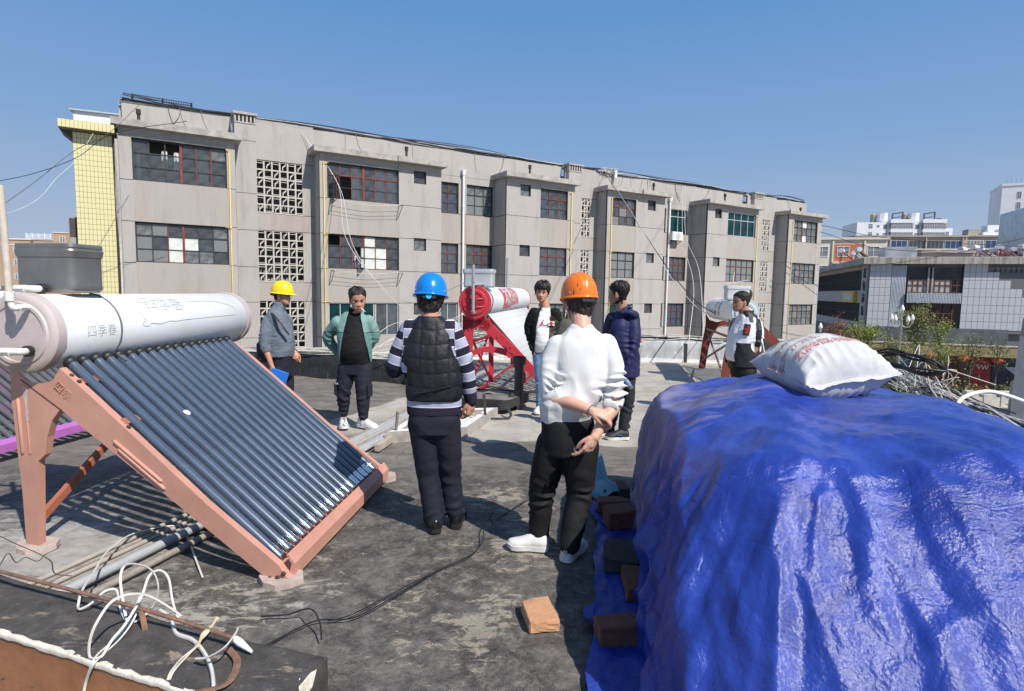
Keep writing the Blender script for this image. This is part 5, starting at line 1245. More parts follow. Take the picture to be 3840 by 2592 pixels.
def wrinkle(me, amp, sc=7, seed=0, an=(1,1,1), limbs=(), mask=None):
    """cloth creases; limbs = [(polyline, amplitude, waves per metre, [bunch positions])]"""
    P = getco(me); N = getno(me); d = amp*ridge(P, sc, seed, an)
    for pts, a, w, spots in limbs:
        u, dist, L = along(P, pts); near = np.clip(1.6-dist/.11, 0, 1)
        e = sum(np.exp(-((u-s*L)/.085)**2) for s in spots)
        Q = arr(pts); ax = Q[-1]-Q[0]; ax /= np.linalg.norm(ax); rel = P-Q[0]; rel = rel-np.outer(rel@ax, ax); an_ = np.arctan2(rel[:,1], rel[:,0])
        ph = u*w*2*PI+1.5*np.sin(an_+seed+u*9)+3.4*pnoise(P, 4.5, 2, seed+3); am = np.clip(.55+.9*pnoise(P, 6, 2, seed+11), 0, 1.3)
        d += near*e*a*.62*am*((1-2*np.abs(np.sin(ph*.5)))+.4*np.sin(ph*1.37+1+2*an_))
    if mask is not None: d *= mask(P)
    P += N*d[:,None]; setco(me, P); return me
def cut_open(me, mask, it=8):
    import bmesh
    bm = bmesh.new(); bm.from_mesh(me); bm.verts.ensure_lookup_table(); bmesh.ops.delete(bm, geom=[bm.verts[i] for i in np.nonzero(mask)[0]], context='VERTS')
    nb = {v: [e.other_vert(v).co for e in v.link_edges if e.is_boundary] for v in bm.verts if v.is_boundary}
    for _ in range(it):
        new = {v: (v.co*.4+sum((c.copy() for c in n), Vector())*(.6/len(n))) for v, n in nb.items() if n}
        for v, c in new.items(): v.co = c
    bm.to_mesh(me); bm.free()
def garment(name, me, mat, root, smooth=True):
    me.materials.clear()
    for m in (mat if isinstance(mat, (list, tuple)) else [mat]): me.materials.append(m)
    me.polygons.foreach_set('use_smooth', [True]*len(me.polygons)); me.name = name; return link(name, me, root)
def cloth(name, c, rough=.85, knit=0, vary=.10, sheen=.0, fine=220, fstr=.25, metal=0):
    if name in MATS: return MATS[name]
    k = M(name, c, rough, 0, .3); k.color(k.vary(c, vary, 9, 5)); k.bump(k.noise(fine, 3, .6), fstr, .002)
    if knit: k.bump(k.wave(knit, 1.5, k.co(), 'X'), .25, .002)
    k.bump(k.noise(14, 5, .6, None, 1.2), .25, .008); MATS[name] = k.m; return k.m
def skin_mat(name, c):
    k = M(name, c, .5, 0, .4); n = k.noise(26, 5, .6); k.color(k.mix(k.ramp(n, [(.35, 0), (.7, .5)]), c, (c[0]*.86, c[1]*.72, c[2]*.68)))
    k.b.inputs['Subsurface Weight'].default_value = .12; k.b.inputs['Subsurface Radius'].default_value = (.012,.005,.003); k.b.inputs['Subsurface Scale'].default_value = .5
    k.bump(k.noise(180, 3), .15, .001); return k.m
SKIN = [skin_mat('tanned_skin', (.52,.275,.185)), skin_mat('fair_skin', (.62,.36,.26)), skin_mat('brown_skin', (.42,.22,.145))]
LIPS = simple('lips', (.33,.115,.095), .45, vary=.05); EYEM = simple('dark_eye', (.012,.010,.009), .15, vary=0); EYEW = simple('eye_white', (.45,.42,.40), .3, vary=0)
def hair_mat():
    k = M('black_hair', (.012,.011,.010), .55, 0, .3); n = k.noise(90, 4, .7, k.co((1,1,.25))); k.color(k.ramp(n, [(.3, (.006,.005,.005)), (.7, (.028,.024,.021))])); k.bump(n, .5, .003); return k.m
HAIR = hair_mat(); HAIRB = simple('dark_brown_hair', (.030,.015,.010), .4, vary=.5, scale=60, bump=.8, bscale=120)
HZ = [-.114,-.108,-.096,-.080,-.060,-.038,-.015,.008,.032,.056,.078,.096,.108,.115]
HW = [.016,.028,.043,.053,.061,.067,.071,.0735,.075,.0745,.070,.058,.040,.012]
HF = [.072,.084,.092,.094,.093,.091,.089,.089,.092,.090,.082,.066,.043,.014]
HB = [-.045,-.030,-.004,.022,.048,.068,.082,.092,.098,.099,.094,.079,.055,.020]
def head_surface(nt=64, nz=56, fat=1.0, nape=False):
    """head points in head axes: x right, y forward, z up, eyes at z=0; returns points and their (angle, z)"""
    zz = np.interp(np.linspace(0, 1, nz), np.linspace(0, 1, len(HZ)), HZ); th = np.arange(nt)/nt*2*PI; V_ = []
    for z in zz:
        w, f, b = (np.interp(z, HZ, t) for t in (HW, HF, HB)); 
        b2 = max(b, .080-.10*max(0, -z-.06)) if nape and z < 0 else b
        jaw = fat if z < .0 else 1+(fat-1)*.3
        for t in th:
            ct, st = math.cos(t), math.sin(t); k_ = min(1, max(0, -st*2-.3)); bb = b+(b2-b)*k_; c = (f-bb)/2; h = (f+bb)/2; w_ = w+(max(w, .058)-w)*k_*(nape and z < 0); e = 2/2.25
            V_.append((math.copysign(abs(ct)**e, ct)*w_*jaw, c+math.copysign(abs(st)**e, st)*h, z))
    P = arr(V_); T = np.tile(th, nz); x, z = P[:,0], P[:,2]; fr = np.clip(np.sin(T), 0, 1)**.7; ax = np.abs(x); g = lambda q, c, s: np.exp(-((q-c)/s)**2)
    nose = g(x, 0, .0095+.006*np.clip(-(z+.005)/.03, 0, 1))*np.interp(z, [-.056,-.050,-.042,-.034,-.012,.006,.016,.03], [0,.004,.019,.022,.012,.006,.003,0])
    d = nose+.008*g(ax, .014, .007)*g(z, -.042, .007)-.0105*g(ax, .032, .015)*g(z, -.001, .010)+.005*g(ax, .028, .024)*g(z, .018, .008)+.004*g(ax, .043, .018)*g(z, -.032, .020)
    d += .006*g(x, 0, .020)*g(z, -.063, .0055)+.0055*g(x, 0, .017)*g(z, -.077, .006)-.005*g(x, 0, .024)*g(z, -.070, .0028)+.006*g(x, 0, .020)*g(z, -.099, .010)-.003*g(x, 0, .02)*g(z, -.086, .004)
    P[:,1] += d*fr; return P, T, nt, nz
def head_mx(c, yaw, pitch=0, roll=0, s=1.0):
    return Matrix.Translation(c) @ Matrix.Rotation(R(yaw), 4, 'Z') @ Matrix.Rotation(R(pitch), 4, 'X') @ Matrix.Rotation(R(roll), 4, 'Y') @ Matrix.Scale(s, 4)
def tmx(mx, P): 
    a = np.array(mx); return P@a[:3,:3].T+a[:3,3]
def add_head(m, mx, fat=1.0):
    P, T, nt, nz = head_surface(fat=fat); f = grid_faces(nz, nt, True); f += [tuple(range(nt-1, -1, -1)), tuple((nz-1)*nt+k for k in range(nt))]
    m.add(tmx(mx, P), [tuple(q) for q in f])
    for s in (-1, 1):
        e = MB(); rt = Matrix.Rotation(R(-22*s), 3, 'Z') @ Matrix.Rotation(R(-10), 3, 'X')
        e.sphere((s*.077*fat**.3,-.006,-.012), 1, 12, 10, (.009,.019,.033), rt); e.sphere((s*.080*fat**.3,.003,-.036), 1, 8, 6, (.007,.010,.012)); m.add(tmx(mx, arr(e.v)), e.f)
def face_parts(root, mx, skinless=False, brow=1.0, open_mouth=0, smile=0, eyes=True):
    for s in (-1, 1):
        if eyes:
            q = MB(); q.sphere((s*.0315,.0855,-.001), 1, 10, 6, (.0135,.0065,.0034), Matrix.Rotation(R(-14*s), 3, 'Z') @ Matrix.Rotation(R(-4*s), 3, 'Y')); 
            e = MB().add(tmx(mx, arr(q.v)), q.f).build('eye', EYEM, root, smooth=True)
        q = MB(); q.tube(spline([(s*.013,.0985,.0165),(s*.030,.0985,.0225),(s*.050,.085,.017)], 4), [.002,.0032,.0036,.0036,.0036,.0034,.003,.002,.001][:9], 6, flat=1); e = MB().add(tmx(mx, arr(q.v)), q.f).build('eyebrow', HAIR, root, smooth=True)
    q = MB(); q.sphere((0,.0985,-.0635), 1, 14, 6, (.023,.006,.0042)); q.sphere((0,.0965,-.076), 1, 14, 6, (.020,.006,.0050)); o = MB().add(tmx(mx, arr(q.v)), q.f).build('lips', LIPS, root, smooth=True)
    if open_mouth:
        q = MB(); q.sphere((0,.101,-.0700), 1, 12, 6, (.015,.003,.0022)); MB().add(tmx(mx, arr(q.v)), q.f).build('mouth_opening', EYEM, root)
def hair(root, mx, style, mat=HAIR, fat=1.0, seed=0):
    """hair as a shell of the head surface: thick where hair grows, sunk elsewhere"""
    P, T, nt, nz = head_surface(144, 110, fat, True); z = P[:,2]; front = np.sin(T); N = P-arr((0,-.005,.015)); N /= np.linalg.norm(N, axis=1)[:,None]
    n1 = pnoise(np.column_stack([T*1.0*0+np.cos(T)*2, np.sin(T)*2, z*6]), 3.5, 3, seed); n2 = pnoise(P, 60, 3, seed+1); n3 = pnoise(np.column_stack([np.cos(T)*6, np.sin(T)*6, z*8]), 4, 2, seed+2)
    ang = np.degrees(np.arccos(np.clip(front, -1, 1)))             # 0 at the face, 180 at the nape
    st = {'crop': ([0,25,45,60,72,90,100,125,180], [.070,.068,.060,.040,.005,-.012,-.025,-.050,-.062], [.002,.006,.012,.014]),
          'fringe': ([0,20,40,55,68,82,95,120,180], [.030,.028,.036,.02,-.005,-.022,-.030,-.062,-.075], [.006,.014,.022,.026]),
          'neat': ([0,25,45,60,72,90,100,125,180], [.062,.060,.052,.035,.0,-.018,-.028,-.055,-.070], [.003,.008,.017,.022]),
          'nape': ([0,25,45,60,72,90,100,120,180], [.062,.058,.05,.035,-.005,-.035,-.045,-.085,-.098], [.006,.013,.016,.016])}[style]
    line = np.interp(ang, st[0], st[1])+.006*n1+.003*n2; k = np.clip((z-line)/.010, -1, 1); grow = np.clip((z-line)/.11, 0, 1)
    th = np.interp(grow, [0,.3,.7,1], st[2])*(1+.35*n1+.28*n3)+.0025*n2
    d = np.where(k > 0, .0015+th*np.clip(k*1.3, 0, 1), -.006)
    P = P+N*d[:,None]
    f = grid_faces(nz, nt, True)+[tuple(range(nt-1, -1, -1)), tuple((nz-1)*nt+q for q in range(nt))]
    return link('hair', np_mesh('hair', tmx(mx, P), f, mat), root)
def hand(m, wrist, d, nrm, thumb=1, curl=.35, s=1.0, spread=.06, curls=None, thumb_in=.4):
    """palm, four unequal bent fingers and a thumb added to m; d = pointing direction, nrm = the way the palm faces, thumb = side sign along d x nrm"""
    w0 = arr(wrist); d = arr(d)/np.linalg.norm(d); nrm = arr(nrm)-d*(arr(nrm)@d); nrm /= np.linalg.norm(nrm); w = np.cross(d, nrm)*thumb
    lens = [(.043,.026,.021),(.047,.029,.022),(.043,.027,.021),(.034,.020,.019)]; offs = [.030,.010,-.010,-.029]; rad = [.0092,.0096,.0090,.0080]
    kn = []
    for i in range(4):
        k0 = w0+w*offs[i]*.55*s-d*.005; k1 = w0+(d*(.092-.004*abs(i-1)-(.008 if i == 3 else 0))+w*offs[i]+nrm*-.004)*s
        limb(m, [k0, (k0+k1)/2+nrm*-.003, k1], [.0155*s,.0145*s,.0125*s], 8, 2); kn.append(k1)
    limb(m, [w0-d*.012, w0+d*.05*s], [.024*s,.026*s], 10, 2)
    for i in range(4):
        c = (curls[i] if curls else curl)*(1+.12*i); p = kn[i]; a = .25*c*PI; dr = d+w*spread*(1.5-i)*.5
        pts = [p]; 
        for L, k in zip(lens[i], (.55, .85, .6)):
            a_ = a; dd = dr*math.cos(a_)+nrm*math.sin(a_); dd /= np.linalg.norm(dd); p = p+dd*L*s; pts.append(p); a += c*k*1.25
        limb(m, pts, [rad[i]*1.12*s, rad[i]*1.05*s, rad[i]*s, rad[i]*.85*s], 8, 3)
    t0 = w0+(d*.022+w*.028+nrm*.006)*s; t1 = t0+(d*.032+w*.022*(1-thumb_in*.6)+nrm*.014)*s; t2 = t1+(d*.030+w*.004*(1-2*thumb_in)+nrm*.012*(.5+thumb_in))*s; t3 = t2+(d*.024-w*.006*thumb_in*2+nrm*.006)*s
    limb(m, [w0+(d*.008+w*.012)*s, t0, t1, t2, t3], [.017*s,.0165*s,.0125*s,.0108*s,.0088*s], 8, 3)
def shoe(root, heel, toe, mat, solem, z0=0.0, w=.05, h=.085, high=0, lift=0, lace=None, nm='shoe', extra=None):
    heel, toe = arr((*heel[:2], z0)), arr((*toe[:2], z0)); d = toe-heel; L = np.linalg.norm(d); d /= L; s = np.array([-d[1], d[0], 0]); m = MB(); n = 18; vs = []
    T = [0,.02,.08,.2,.35,.5,.62,.74,.85,.94,.985,1.0]; Wd = [.25,.62,.78,.82,.78,.86,.98,1.05,1.0,.78,.45,.15]; Ht = [.55,.80,.95,1.0+high,1.0+high,.86,.70,.58,.50,.44,.38,.25]
    for t, a, b in zip(T, Wd, Ht):
        for k in range(n):
            q = 2*PI*k/n; y = math.cos(q)*w*a; z = .022+max(0, math.sin(q))**.75*h*b-(0 if math.sin(q) > 0 else .004)
            vs.append(heel+d*L*t+s*y+np.array([0,0,z+lift*(1-t)]))
    fs = [(i*n+k, i*n+(k+1) % n, (i+1)*n+(k+1) % n, (i+1)*n+k) for i in range(len(T)-1) for k in range(n)]+[tuple(range(n-1,-1,-1)), tuple((len(T)-1)*n+k for k in range(n))]
    m.add(vs, fs); o = m.build(nm, mat, root, smooth=True); o.data.flip_normals()
    q = MB(); T2 = [-.01,.03,.12,.3,.45,.6,.75,.88,.96,1.015]; W2 = [.4,.75,.88,.86,.82,.96,1.1,1.0,.75,.3]; n2 = 2; vs = []
    for t, a in zip(T2, W2):
        zt = .032+lift*(1-t)+(.008 if t > .9 else 0); zb = .0+lift*(1-t)+(.012 if t > .95 else 0)
        for sg in (-1, 1): vs += [heel+d*L*t+s*sg*w*a*.98+np.array([0,0,zb]), heel+d*L*t+s*sg*w*a*1.04+np.array([0,0,zt])]
    fs = []; 
    for i in range(len(T2)-1):
        a, b = i*4, i*4+4; fs += [(a,b,b+1,a+1), (a+2,a+3,b+3,b+2), (a,a+2,b+2,b), (a+1,b+1,b+3,a+3)]
    fs += [(0,1,3,2), (len(vs)-4,len(vs)-2,len(vs)-1,len(vs)-3)]; q.add(vs, fs).build('sole', solem, o, smooth=50)
    if lace:
        q = MB(); 
        for i, t in enumerate((.34,.42,.50,.58)):
            zz = .022+h*(1.0-.30*(t-.34)/.24+high*.3)-.008; q.tube([heel+d*L*t-s*w*.42+np.array([0,0,zz-.004]), heel+d*L*(t+.02)+np.array([0,0,zz+.010]), heel+d*L*t+s*w*.42+np.array([0,0,zz-.004])], .004, 5)
        q.build('laces', lace, o)
    return o
def helmet(root, mx, mat, ridge=False, band=None, strap=None, knob=True):
    """hard hat in head axes: dome, brim with a peak in front, headband and chin strap"""
    nt, nz = 72, 26; V_ = []; rim = .030
    for j in range(nz):
        a = PI/2*j/(nz-1)
        for i in range(nt):
            t = 2*PI*i/nt; ct, st = math.cos(t), math.sin(t); c = math.cos(a)**.82; x = .106*c*ct; y = .004+.130*c*st; z = rim+.142*math.sin(a)**.92
            if ridge:
                for xr, am, wd in ((0, .007, .014), (.036, .006, .007), (-.036, .006, .007)): z += am*math.exp(-((x-xr)/wd)**4)*min(1, math.sin(a)*1.6)
            V_.append((x, y, z))
    f = grid_faces(nz, nt, True); b = len(V_); dome = nz*nt
    rows = [(1.0,0,0), (1.035,-.002,.0), (1.10 if not ridge else 1.05,-.008,.022), (1.115 if not ridge else 1.06,-.012,.024), (1.10 if not ridge else 1.045,-.016,.020), (.97,-.008,0)]
    for k, dz, pk in rows:
        for i in range(nt):
            t = 2*PI*i/nt; ct, st = math.cos(t), math.sin(t); p = max(0, st)**3; V_.append((.106*ct*k, .004+(.130*k+pk*p*1.4)*st, rim+dz-.004*p*(1 if pk else 0)))
    g = grid_faces(len(rows), nt, True); f = [tuple(q) for q in f]+[tuple(b+v for v in reversed(q)) for q in g]
    hm = link('helmet', np_mesh('helmet', tmx(mx, arr(V_)), f, mat), root)
    q = MB(); 
    for sx in (-1, 1):
        for sy in (-.06, .05): q.sphere((sx*.100*math.cos(math.asin(abs(sy)/.14)),sy,rim+.018), .005, 8, 5)
    if knob: MB().add(tmx(mx, arr(q.v)), q.f).build('rivet', simple('rivet_grey', (.55,.55,.55), .4), hm)
    if band is not None:
        q = MB(); vs = []; n = 40
        for i in range(n):
            t = 2*PI*i/n; bk = max(0, -math.sin(t)); 
            for zz, k in ((rim-.002, 1.0), (rim-.012-.034*bk**2, 1.0), (rim-.012-.034*bk**2, .95)): vs.append((.083*math.cos(t)*k, -.004+.108*math.sin(t)*k, zz))
        q.add(vs, [(i*3+a, ((i+1) % n)*3+a, ((i+1) % n)*3+a+1, i*3+a+1) for i in range(n) for a in (0, 1)]); 
        q.cbox((0,-.117,rim-.030), (.085,.016,.026), bev=.005); MB().add(tmx(mx, arr(q.v)), q.f).build('head_band', band, hm, smooth=40)
    if strap is not None:
        q = MB()
        for s in (-1, 1):
            q.tube(spline([(s*.084,-.03,rim-.012),(s*.080,-.018,-.04),(s*.062,.012,-.085),(s*.03,.045,-.118),(0,.055,-.122)], 5), .005, 5, flat=.4)
            q.tube(spline([(s*.082,.03,rim-.005),(s*.081,.012,-.02),(s*.074,-.005,-.062)], 5), .005, 5, flat=.4)
        MB().add(tmx(mx, arr(q.v)), q.f).build('chin_strap', strap, hm)
    return hm
def person(label, x, y, rot=0):
    return thing('person', label, 'person', (x, y, 0))
def skin_body(root, m, mat, voxel=.0048, smooth=3):
    me = remesh(m, voxel, smooth); return garment('body', me, mat, root)
# ------------------------------------------------------------------ people
NAVY = cloth('navy_trouser_cloth', (.014,.015,.026), .8); BLKC = cloth('black_trouser_cloth', (.010,.010,.011), .75)
WSHOE = simple('white_leather_shoe', (.66,.65,.63), .5, vary=.1, scale=20); WSOLE = simple('white_rubber_sole', (.68,.67,.64), .6, vary=.15, scale=15); BSHOE = simple('black_leather_shoe', (.010,.010,.010), .28, vary=.2); BSOLE = simple('black_sole', (.014,.013,.012), .8)
def pants(root, hipL, kneeL, ankL, hipR, kneeR, ankR, mat, r=(.098,.088,.072,.066,.068), waist=None, seed=0, wr=.008, yaw=0, pw=.165, pd=.115, vox=.0085, spots=(.5,.62,.9,.97), wave=11):
    m = MB(); hc = (arr(hipL)+arr(hipR))/2
    for h, k, a in ((hipL, kneeL, ankL), (hipR, kneeR, ankR)):
        h, k, a = arr(h), arr(k), arr(a); limb(m, [h, h*.5+k*.5+arr((0,0,.0)), k, k*.5+a*.5, a], r, 18, 5)
    wz = waist if waist is not None else hc[2]+.16
    loft(m, [(hc[0],hc[1],hc[2]-.06,pw*.86,pd*.95,yaw), (hc[0],hc[1],hc[2]+.03,pw,pd,yaw), (hc[0],hc[1],wz-.04,pw*.98,pd*.98,yaw), (hc[0],hc[1],wz,pw*.93,pd*.92,yaw)], 28, 2.4, 3)
    me = remesh(m, vox, 8); wrinkle(me, .004, 5, seed, (1,1,1.6), [([hipL,kneeL,ankL], wr, wave, spots), ([hipR,kneeR,ankR], wr, wave, spots)]); return garment('trousers', me, mat, root)
def man_blue():
    root = person('man seen from behind in a blue hard hat, black quilted vest and striped sweater', -.46, 4.04)
    hd = arr((-0.110,0.030,1.635)); nb = arr((-0.106,0.000,1.507)); mx = head_mx(hd, 3, -8, 2, 1.06)
    sL, sR = arr((-0.266,0.000,1.425)), arr((0.053,0.000,1.430)); eL, wL = arr((-0.357,0.020,1.142)), arr((-0.342,0.260,1.130)); eR, wR = arr((0.142,0.020,1.156)), arr((0.177,0.060,0.917))
    hL, kL, aL = (-0.158,0.000,0.761), (-0.120,0.020,0.372), (-0.071,0.000,0.057); hR, kR, aR = (0.005,0.000,0.764), (0.035,0.060,0.371), (0.061,0.070,0.111)
    m = MB(); add_head(m, mx); limb(m, [hd+arr((0,-.03,-.06)), nb+arr((0,-.01,-.03))], [.056,.066], 16, 4); limb(m, [nb, nb+arr((0,0,-.5)), arr(hL)*.5+arr(hR)*.5], [.06,.09,.08], 10, 3)
    for s, e, w in ((sL,eL,wL),(sR,eR,wR)): limb(m, [nb+arr((0,0,-.16)), s+arr((0,0,-.035)), e, w], [.03,.032,.034,.027], 10, 4)
    hand(m, wR, (-.12,.10,-1), (-.75,.55,-.1), -1, .75, 1.02, curls=(.85,.9,.85,.7), thumb_in=.6); hand(m, wL, (.5,.8,.2), (.8,-.5,-.2), 1, .5)
    for h, k, a in ((hL,kL,aL),(hR,kR,aR)): limb(m, [h, k, a, arr(a)+arr((0,0,-.05))], [.05,.045,.035,.035], 8, 3)
    skin_body(root, m, SKIN[0]); hair(root, mx, 'nape', seed=3)
    helmet(root, mx, simple('blue_helmet_plastic', (.005,.20,.62), .22, vary=.03, spec=.6), band=simple('dark_webbing', (.02,.022,.03), .7), strap=BLK)
    q = MB(); q.lathe([(0,0),(.018,0),(.018,.002),(0,.002)], (0,-.128,.004), (0,-1,0), 20); MB().add(tmx(mx, arr(q.v)), q.f).build('round_sticker', simple('cyan_sticker', (.03,.42,.66), .4), root)
    # striped sweater: body and sleeves, hem and cuffs in plain navy rib
    m = MB(); c = (sL+sR)/2; z0 = 0.835; hcx = (arr(hL)[0]+arr(hR)[0])/2
    loft(m, [(hcx,.0,z0,.182,.118,0), (hcx,.0,z0+.07,.190,.125,0), (hcx,0,z0+.2,.185,.125,0), (c[0],0,1.15,.195,.125,0), (c[0],0,1.30,.200,.115,0), (c[0],.0,1.41,.165,.09,0), (nb[0],.0,1.475,.090,.076,0), (nb[0],.0,1.512,.070,.068,0)], 32, 2.5, 4)
    limb(m, [sL+arr((.03,0,-.01)), sL*.5+eL*.5, eL, eL*.4+wL*.6, wL], [.082,.070,.062,.054,.044], 18, 5); limb(m, [sR+arr((-.03,0,-.01)), sR*.5+eR*.5, eR, eR*.45+wR*.55, wR], [.082,.068,.060,.052,.043], 18, 5)
    me = remesh(m, .007, 7); wrinkle(me, .004, 7, 4, (1,1,1), [([sL,eL,wL], .005, 12, (.45,.55)), ([sR,eR,wR], .005, 12, (.3,.5,.75))])
    P = getco(me); uL, dL, LL = along(P, [sL,eL,wL]); uR, dR, LR = along(P, [sR,eR,wR]); arm = np.minimum(dL, dR) < .085
    armx = np.where(dL < dR, uL, uR); inarm = arm & (np.abs(P[:,0]-c[0]) > .175); set_attr(me, 'band', np.where(inarm, armx-.015, 1.49-P[:,2])); set_attr(me, 'rib', np.where(inarm, np.where(dL < dR, LL-uL, LR-uR), P[:,2]-z0+.02))
    k = M('striped_knit', (.4,.4,.5), .9, 0, .2); b = k.attr('band'); t = k.math('FRACT', k.math('DIVIDE', b, .118)); 
    c1 = k.ramp(t, [(.0, (.020,.018,.035)), (.44, (.020,.018,.035)), (.45, (.62,.62,.66)), (.50, (.62,.62,.66)), (.51, (.36,.37,.50)), (.93, (.36,.37,.50)), (.94, (.62,.62,.66)), (.99, (.62,.62,.66))], 'CONSTANT')
    c1 = k.mix(k.math('LESS_THAN', k.attr('rib'), .072), c1, (.026,.023,.042)); k.color(c1); k.bump(k.noise(190, 3), .3, .002); k.bump(k.wave(60, 0, k.co(), 'X'), .25, .002); garment('sweater', me, k.m, root)
    # quilted vest
    m = MB(); loft(m, [(hcx,-.002,.942,.190,.140,0), (hcx,-.002,.98,.194,.145,0), (hcx,0,1.1,.197,.146,0), (c[0],0,1.25,.190,.142,0), (c[0],0,1.36,.170,.122,0), (c[0],0,1.44,.145,.10,0), (nb[0],-.0,1.495,.098,.085,0), (nb[0],0,1.520,.078,.076,0)], 36, 2.7, 4)
    me = remesh(m, .0065, 5); P = getco(me); N = getno(me); th = np.arctan2(P[:,1], P[:,0]-c[0]); us = (P[:,0]-c[0])/.098+.5; vs = (P[:,2]-.942)/.098+.08*np.sin(us*2); hem = np.clip((P[:,2]-.935)/.01, 0, 1)
    fu = np.abs(np.sin(PI*us))**.45; fv = np.abs(np.sin(PI*vs))**.45; puff = np.minimum(fu, fv); d = .005*puff-.003+.003*ridge(P, 16, 5, (1,1,.6))*puff; P += N*d[:,None]; setco(me, P); set_attr(me, 'seam', puff)
    k = M('black_nylon_quilt', (.010,.010,.013), .5, 0, .35); k.color(k.mix(k.ramp(k.attr('seam'), [(.25, .6), (.5, 0)]), k.vary((.012,.012,.016), .25, 20), (.004,.004,.005))); k.bump(k.noise(30, 5, .65, None, 1.5), .5, .006); vest = garment('quilted_vest', me, k.m, root)
    q = MB(); yb = -.158; q.tube([(hcx-.115,yb+.012,1.00),(hcx-.02,yb-.002,1.018),(hcx+.09,yb+.01,1.045),(hcx+.13,yb+.03,1.052)], .013, 6, flat=.35); q.build('back_strap', simple('vest_strap', (.014,.014,.016), .6), vest); q = MB(); q.tube([(hcx-.022,yb-.009,1.005),(hcx+.008,yb-.009,1.010),(hcx+.006,yb-.009,1.038),(hcx-.024,yb-.009,1.033)], .003, 5, closed=True); q.build('buckle', BLK, vest)
    pants(root, hL, kL, aL, hR, kR, aR, NAVY, (.104,.094,.076,.072,.074), .86, 1, .006, pw=.178, pd=.128)
    a, b = arr(aL), arr(aR); shoe(root, (a[0]+.02,a[1]-.08), (a[0]-.06,a[1]+.20), BSHOE, BSOLE, high=.15); shoe(root, (b[0]+.012,b[1]-.06), (b[0]+.03,b[1]+.22), BSHOE, BSOLE, high=.15, z0=.0)
man_blue()
def man_white():
    root = person('man in an orange hard hat and white sweatshirt, hands clasped behind his back', .27, 3.70)
    hd = arr((0.157,0.060,1.638)); nb = arr((0.166,0.000,1.488)); mx = head_mx(hd, 20, -6, 0, 1.06)
    sL, sR = arr((-0.023,0.000,1.370)), arr((0.365,0.000,1.376)); eL, wL = arr((-0.030,-0.050,1.057)), arr((0.222,-0.215,0.984)); eR, wR = arr((0.380,-0.080,1.032)), arr((0.239,-0.225,0.828))
    hL, kL, aL = (0.008,0.020,0.718), (-0.061,0.060,0.374), (-0.071,0.080,0.083); hR, kR, aR = (0.185,-0.020,0.723), (0.179,-0.020,0.406), (0.119,-0.100,0.101)
    m = MB(); add_head(m, mx); limb(m, [hd+arr((0,-.03,-.06)), nb+arr((0,-.01,-.02))], [.055,.066], 16, 4); limb(m, [nb, nb+arr((0,0,-.5)), arr(hL)*.5+arr(hR)*.5], [.06,.09,.08], 10, 3)
    limb(m, [nb+arr((0,0,-.16)), sL+arr((0,0,-.04)), eL, eL*.45+wL*.55, wL], [.03,.045,.046,.042,.029], 14, 5); limb(m, [nb+arr((0,0,-.16)), sR+arr((0,0,-.04)), eR, eR*.5+wR*.5, wR], [.03,.045,.047,.043,.030], 14, 5)
    hand(m, wR, (-.52,-.05,-.85), (-.45,.75,.25), -1, .7, 1.04, curls=(.45,.75,.95,1.0), thumb_in=.5); hand(m, wL, (.9,-.12,-.30), (.1,.55,-.8), -1, .8, 1.0, curls=(.8,.85,.9,.9), thumb_in=.8)
    for h, k, a in ((hL,kL,aL),(hR,kR,aR)): limb(m, [h, k, a, arr(a)+arr((0,0,-.05))], [.05,.045,.035,.035], 8, 3)
    body = skin_body(root, m, SKIN[1]); hair(root, mx, 'nape', HAIRB, seed=8)
    helmet(root, mx, simple('orange_helmet_plastic', (.80,.175,.012), .25, vary=.04, spec=.6), ridge=True, band=simple('grey_black_band', (.022,.024,.026), .5), strap=BLK)
    q = MB(); q.tube([( -.088+.0,.004+.011*math.cos(t),-.056+.011*math.sin(t)) for t in np.linspace(0,6.0,14)], .0022, 5); MB().add(tmx(mx, arr(q.v)), q.f).build('earring', simple('silver', (.7,.7,.7), .2, metal=1), root)
    # bracelet and inked marks on the forearms
    dv = (wL-eL)/np.linalg.norm(wL-eL); bx = wL-dv*.012; x_, y_, _ = frame_of(dv); q = MB(); q.tube([tuple(bx+arr(x_)*.036*math.cos(t)+arr(y_)*.036*math.sin(t)) for t in np.linspace(0, 2*PI, 24)[:-1]], .0035, 5, closed=True); q.build('bracelet', simple('steel_chain', (.5,.5,.5), .25, metal=1), root)
    INKT = simple('tattoo_ink', (.10,.075,.075), .6)
    def mark(e, w, t, L, seed, r):
        dv = (w-e)/np.linalg.norm(w-e); p = e+(w-e)*t; up = np.cross(dv, arr((0,1,0))); up /= np.linalg.norm(up); rr = random.Random(seed); pts = [p+dv*(L*(i/9-.5))+up*rr.uniform(-.008,.008)+arr((0,-r-.0015,0)) for i in range(10)]; MB().tube(spline(pts, 3), .0013, 4).build('tattoo', INKT, root)
    mark(eR, wR, .52, .075, 4, .043); mark(eL, wL, .52, .03, 6, .042)
    # sweatshirt with pushed-up sleeves
    m = MB(); c = (sL+sR)/2; hcx = (arr(hL)[0]+arr(hR)[0])/2; z0 = .865
    loft(m, [(hcx-.01,.0,z0,.158,.112,6), (hcx-.01,.0,z0+.055,.170,.122,6), (hcx,-.01,z0+.13,.180,.135,5), (c[0],-.005,1.15,.178,.130,3), (c[0],0,1.28,.190,.122,0), (c[0],.0,1.375,.190,.105,0), (c[0],.0,1.44,.118,.088,0), (nb[0],.0,1.475,.078,.074,0), (nb[0],.0,1.495,.066,.066,0)], 34, 2.4, 4)
    cL = eL+(wL-eL)*.14; cR = eR+(wR-eR)*.16
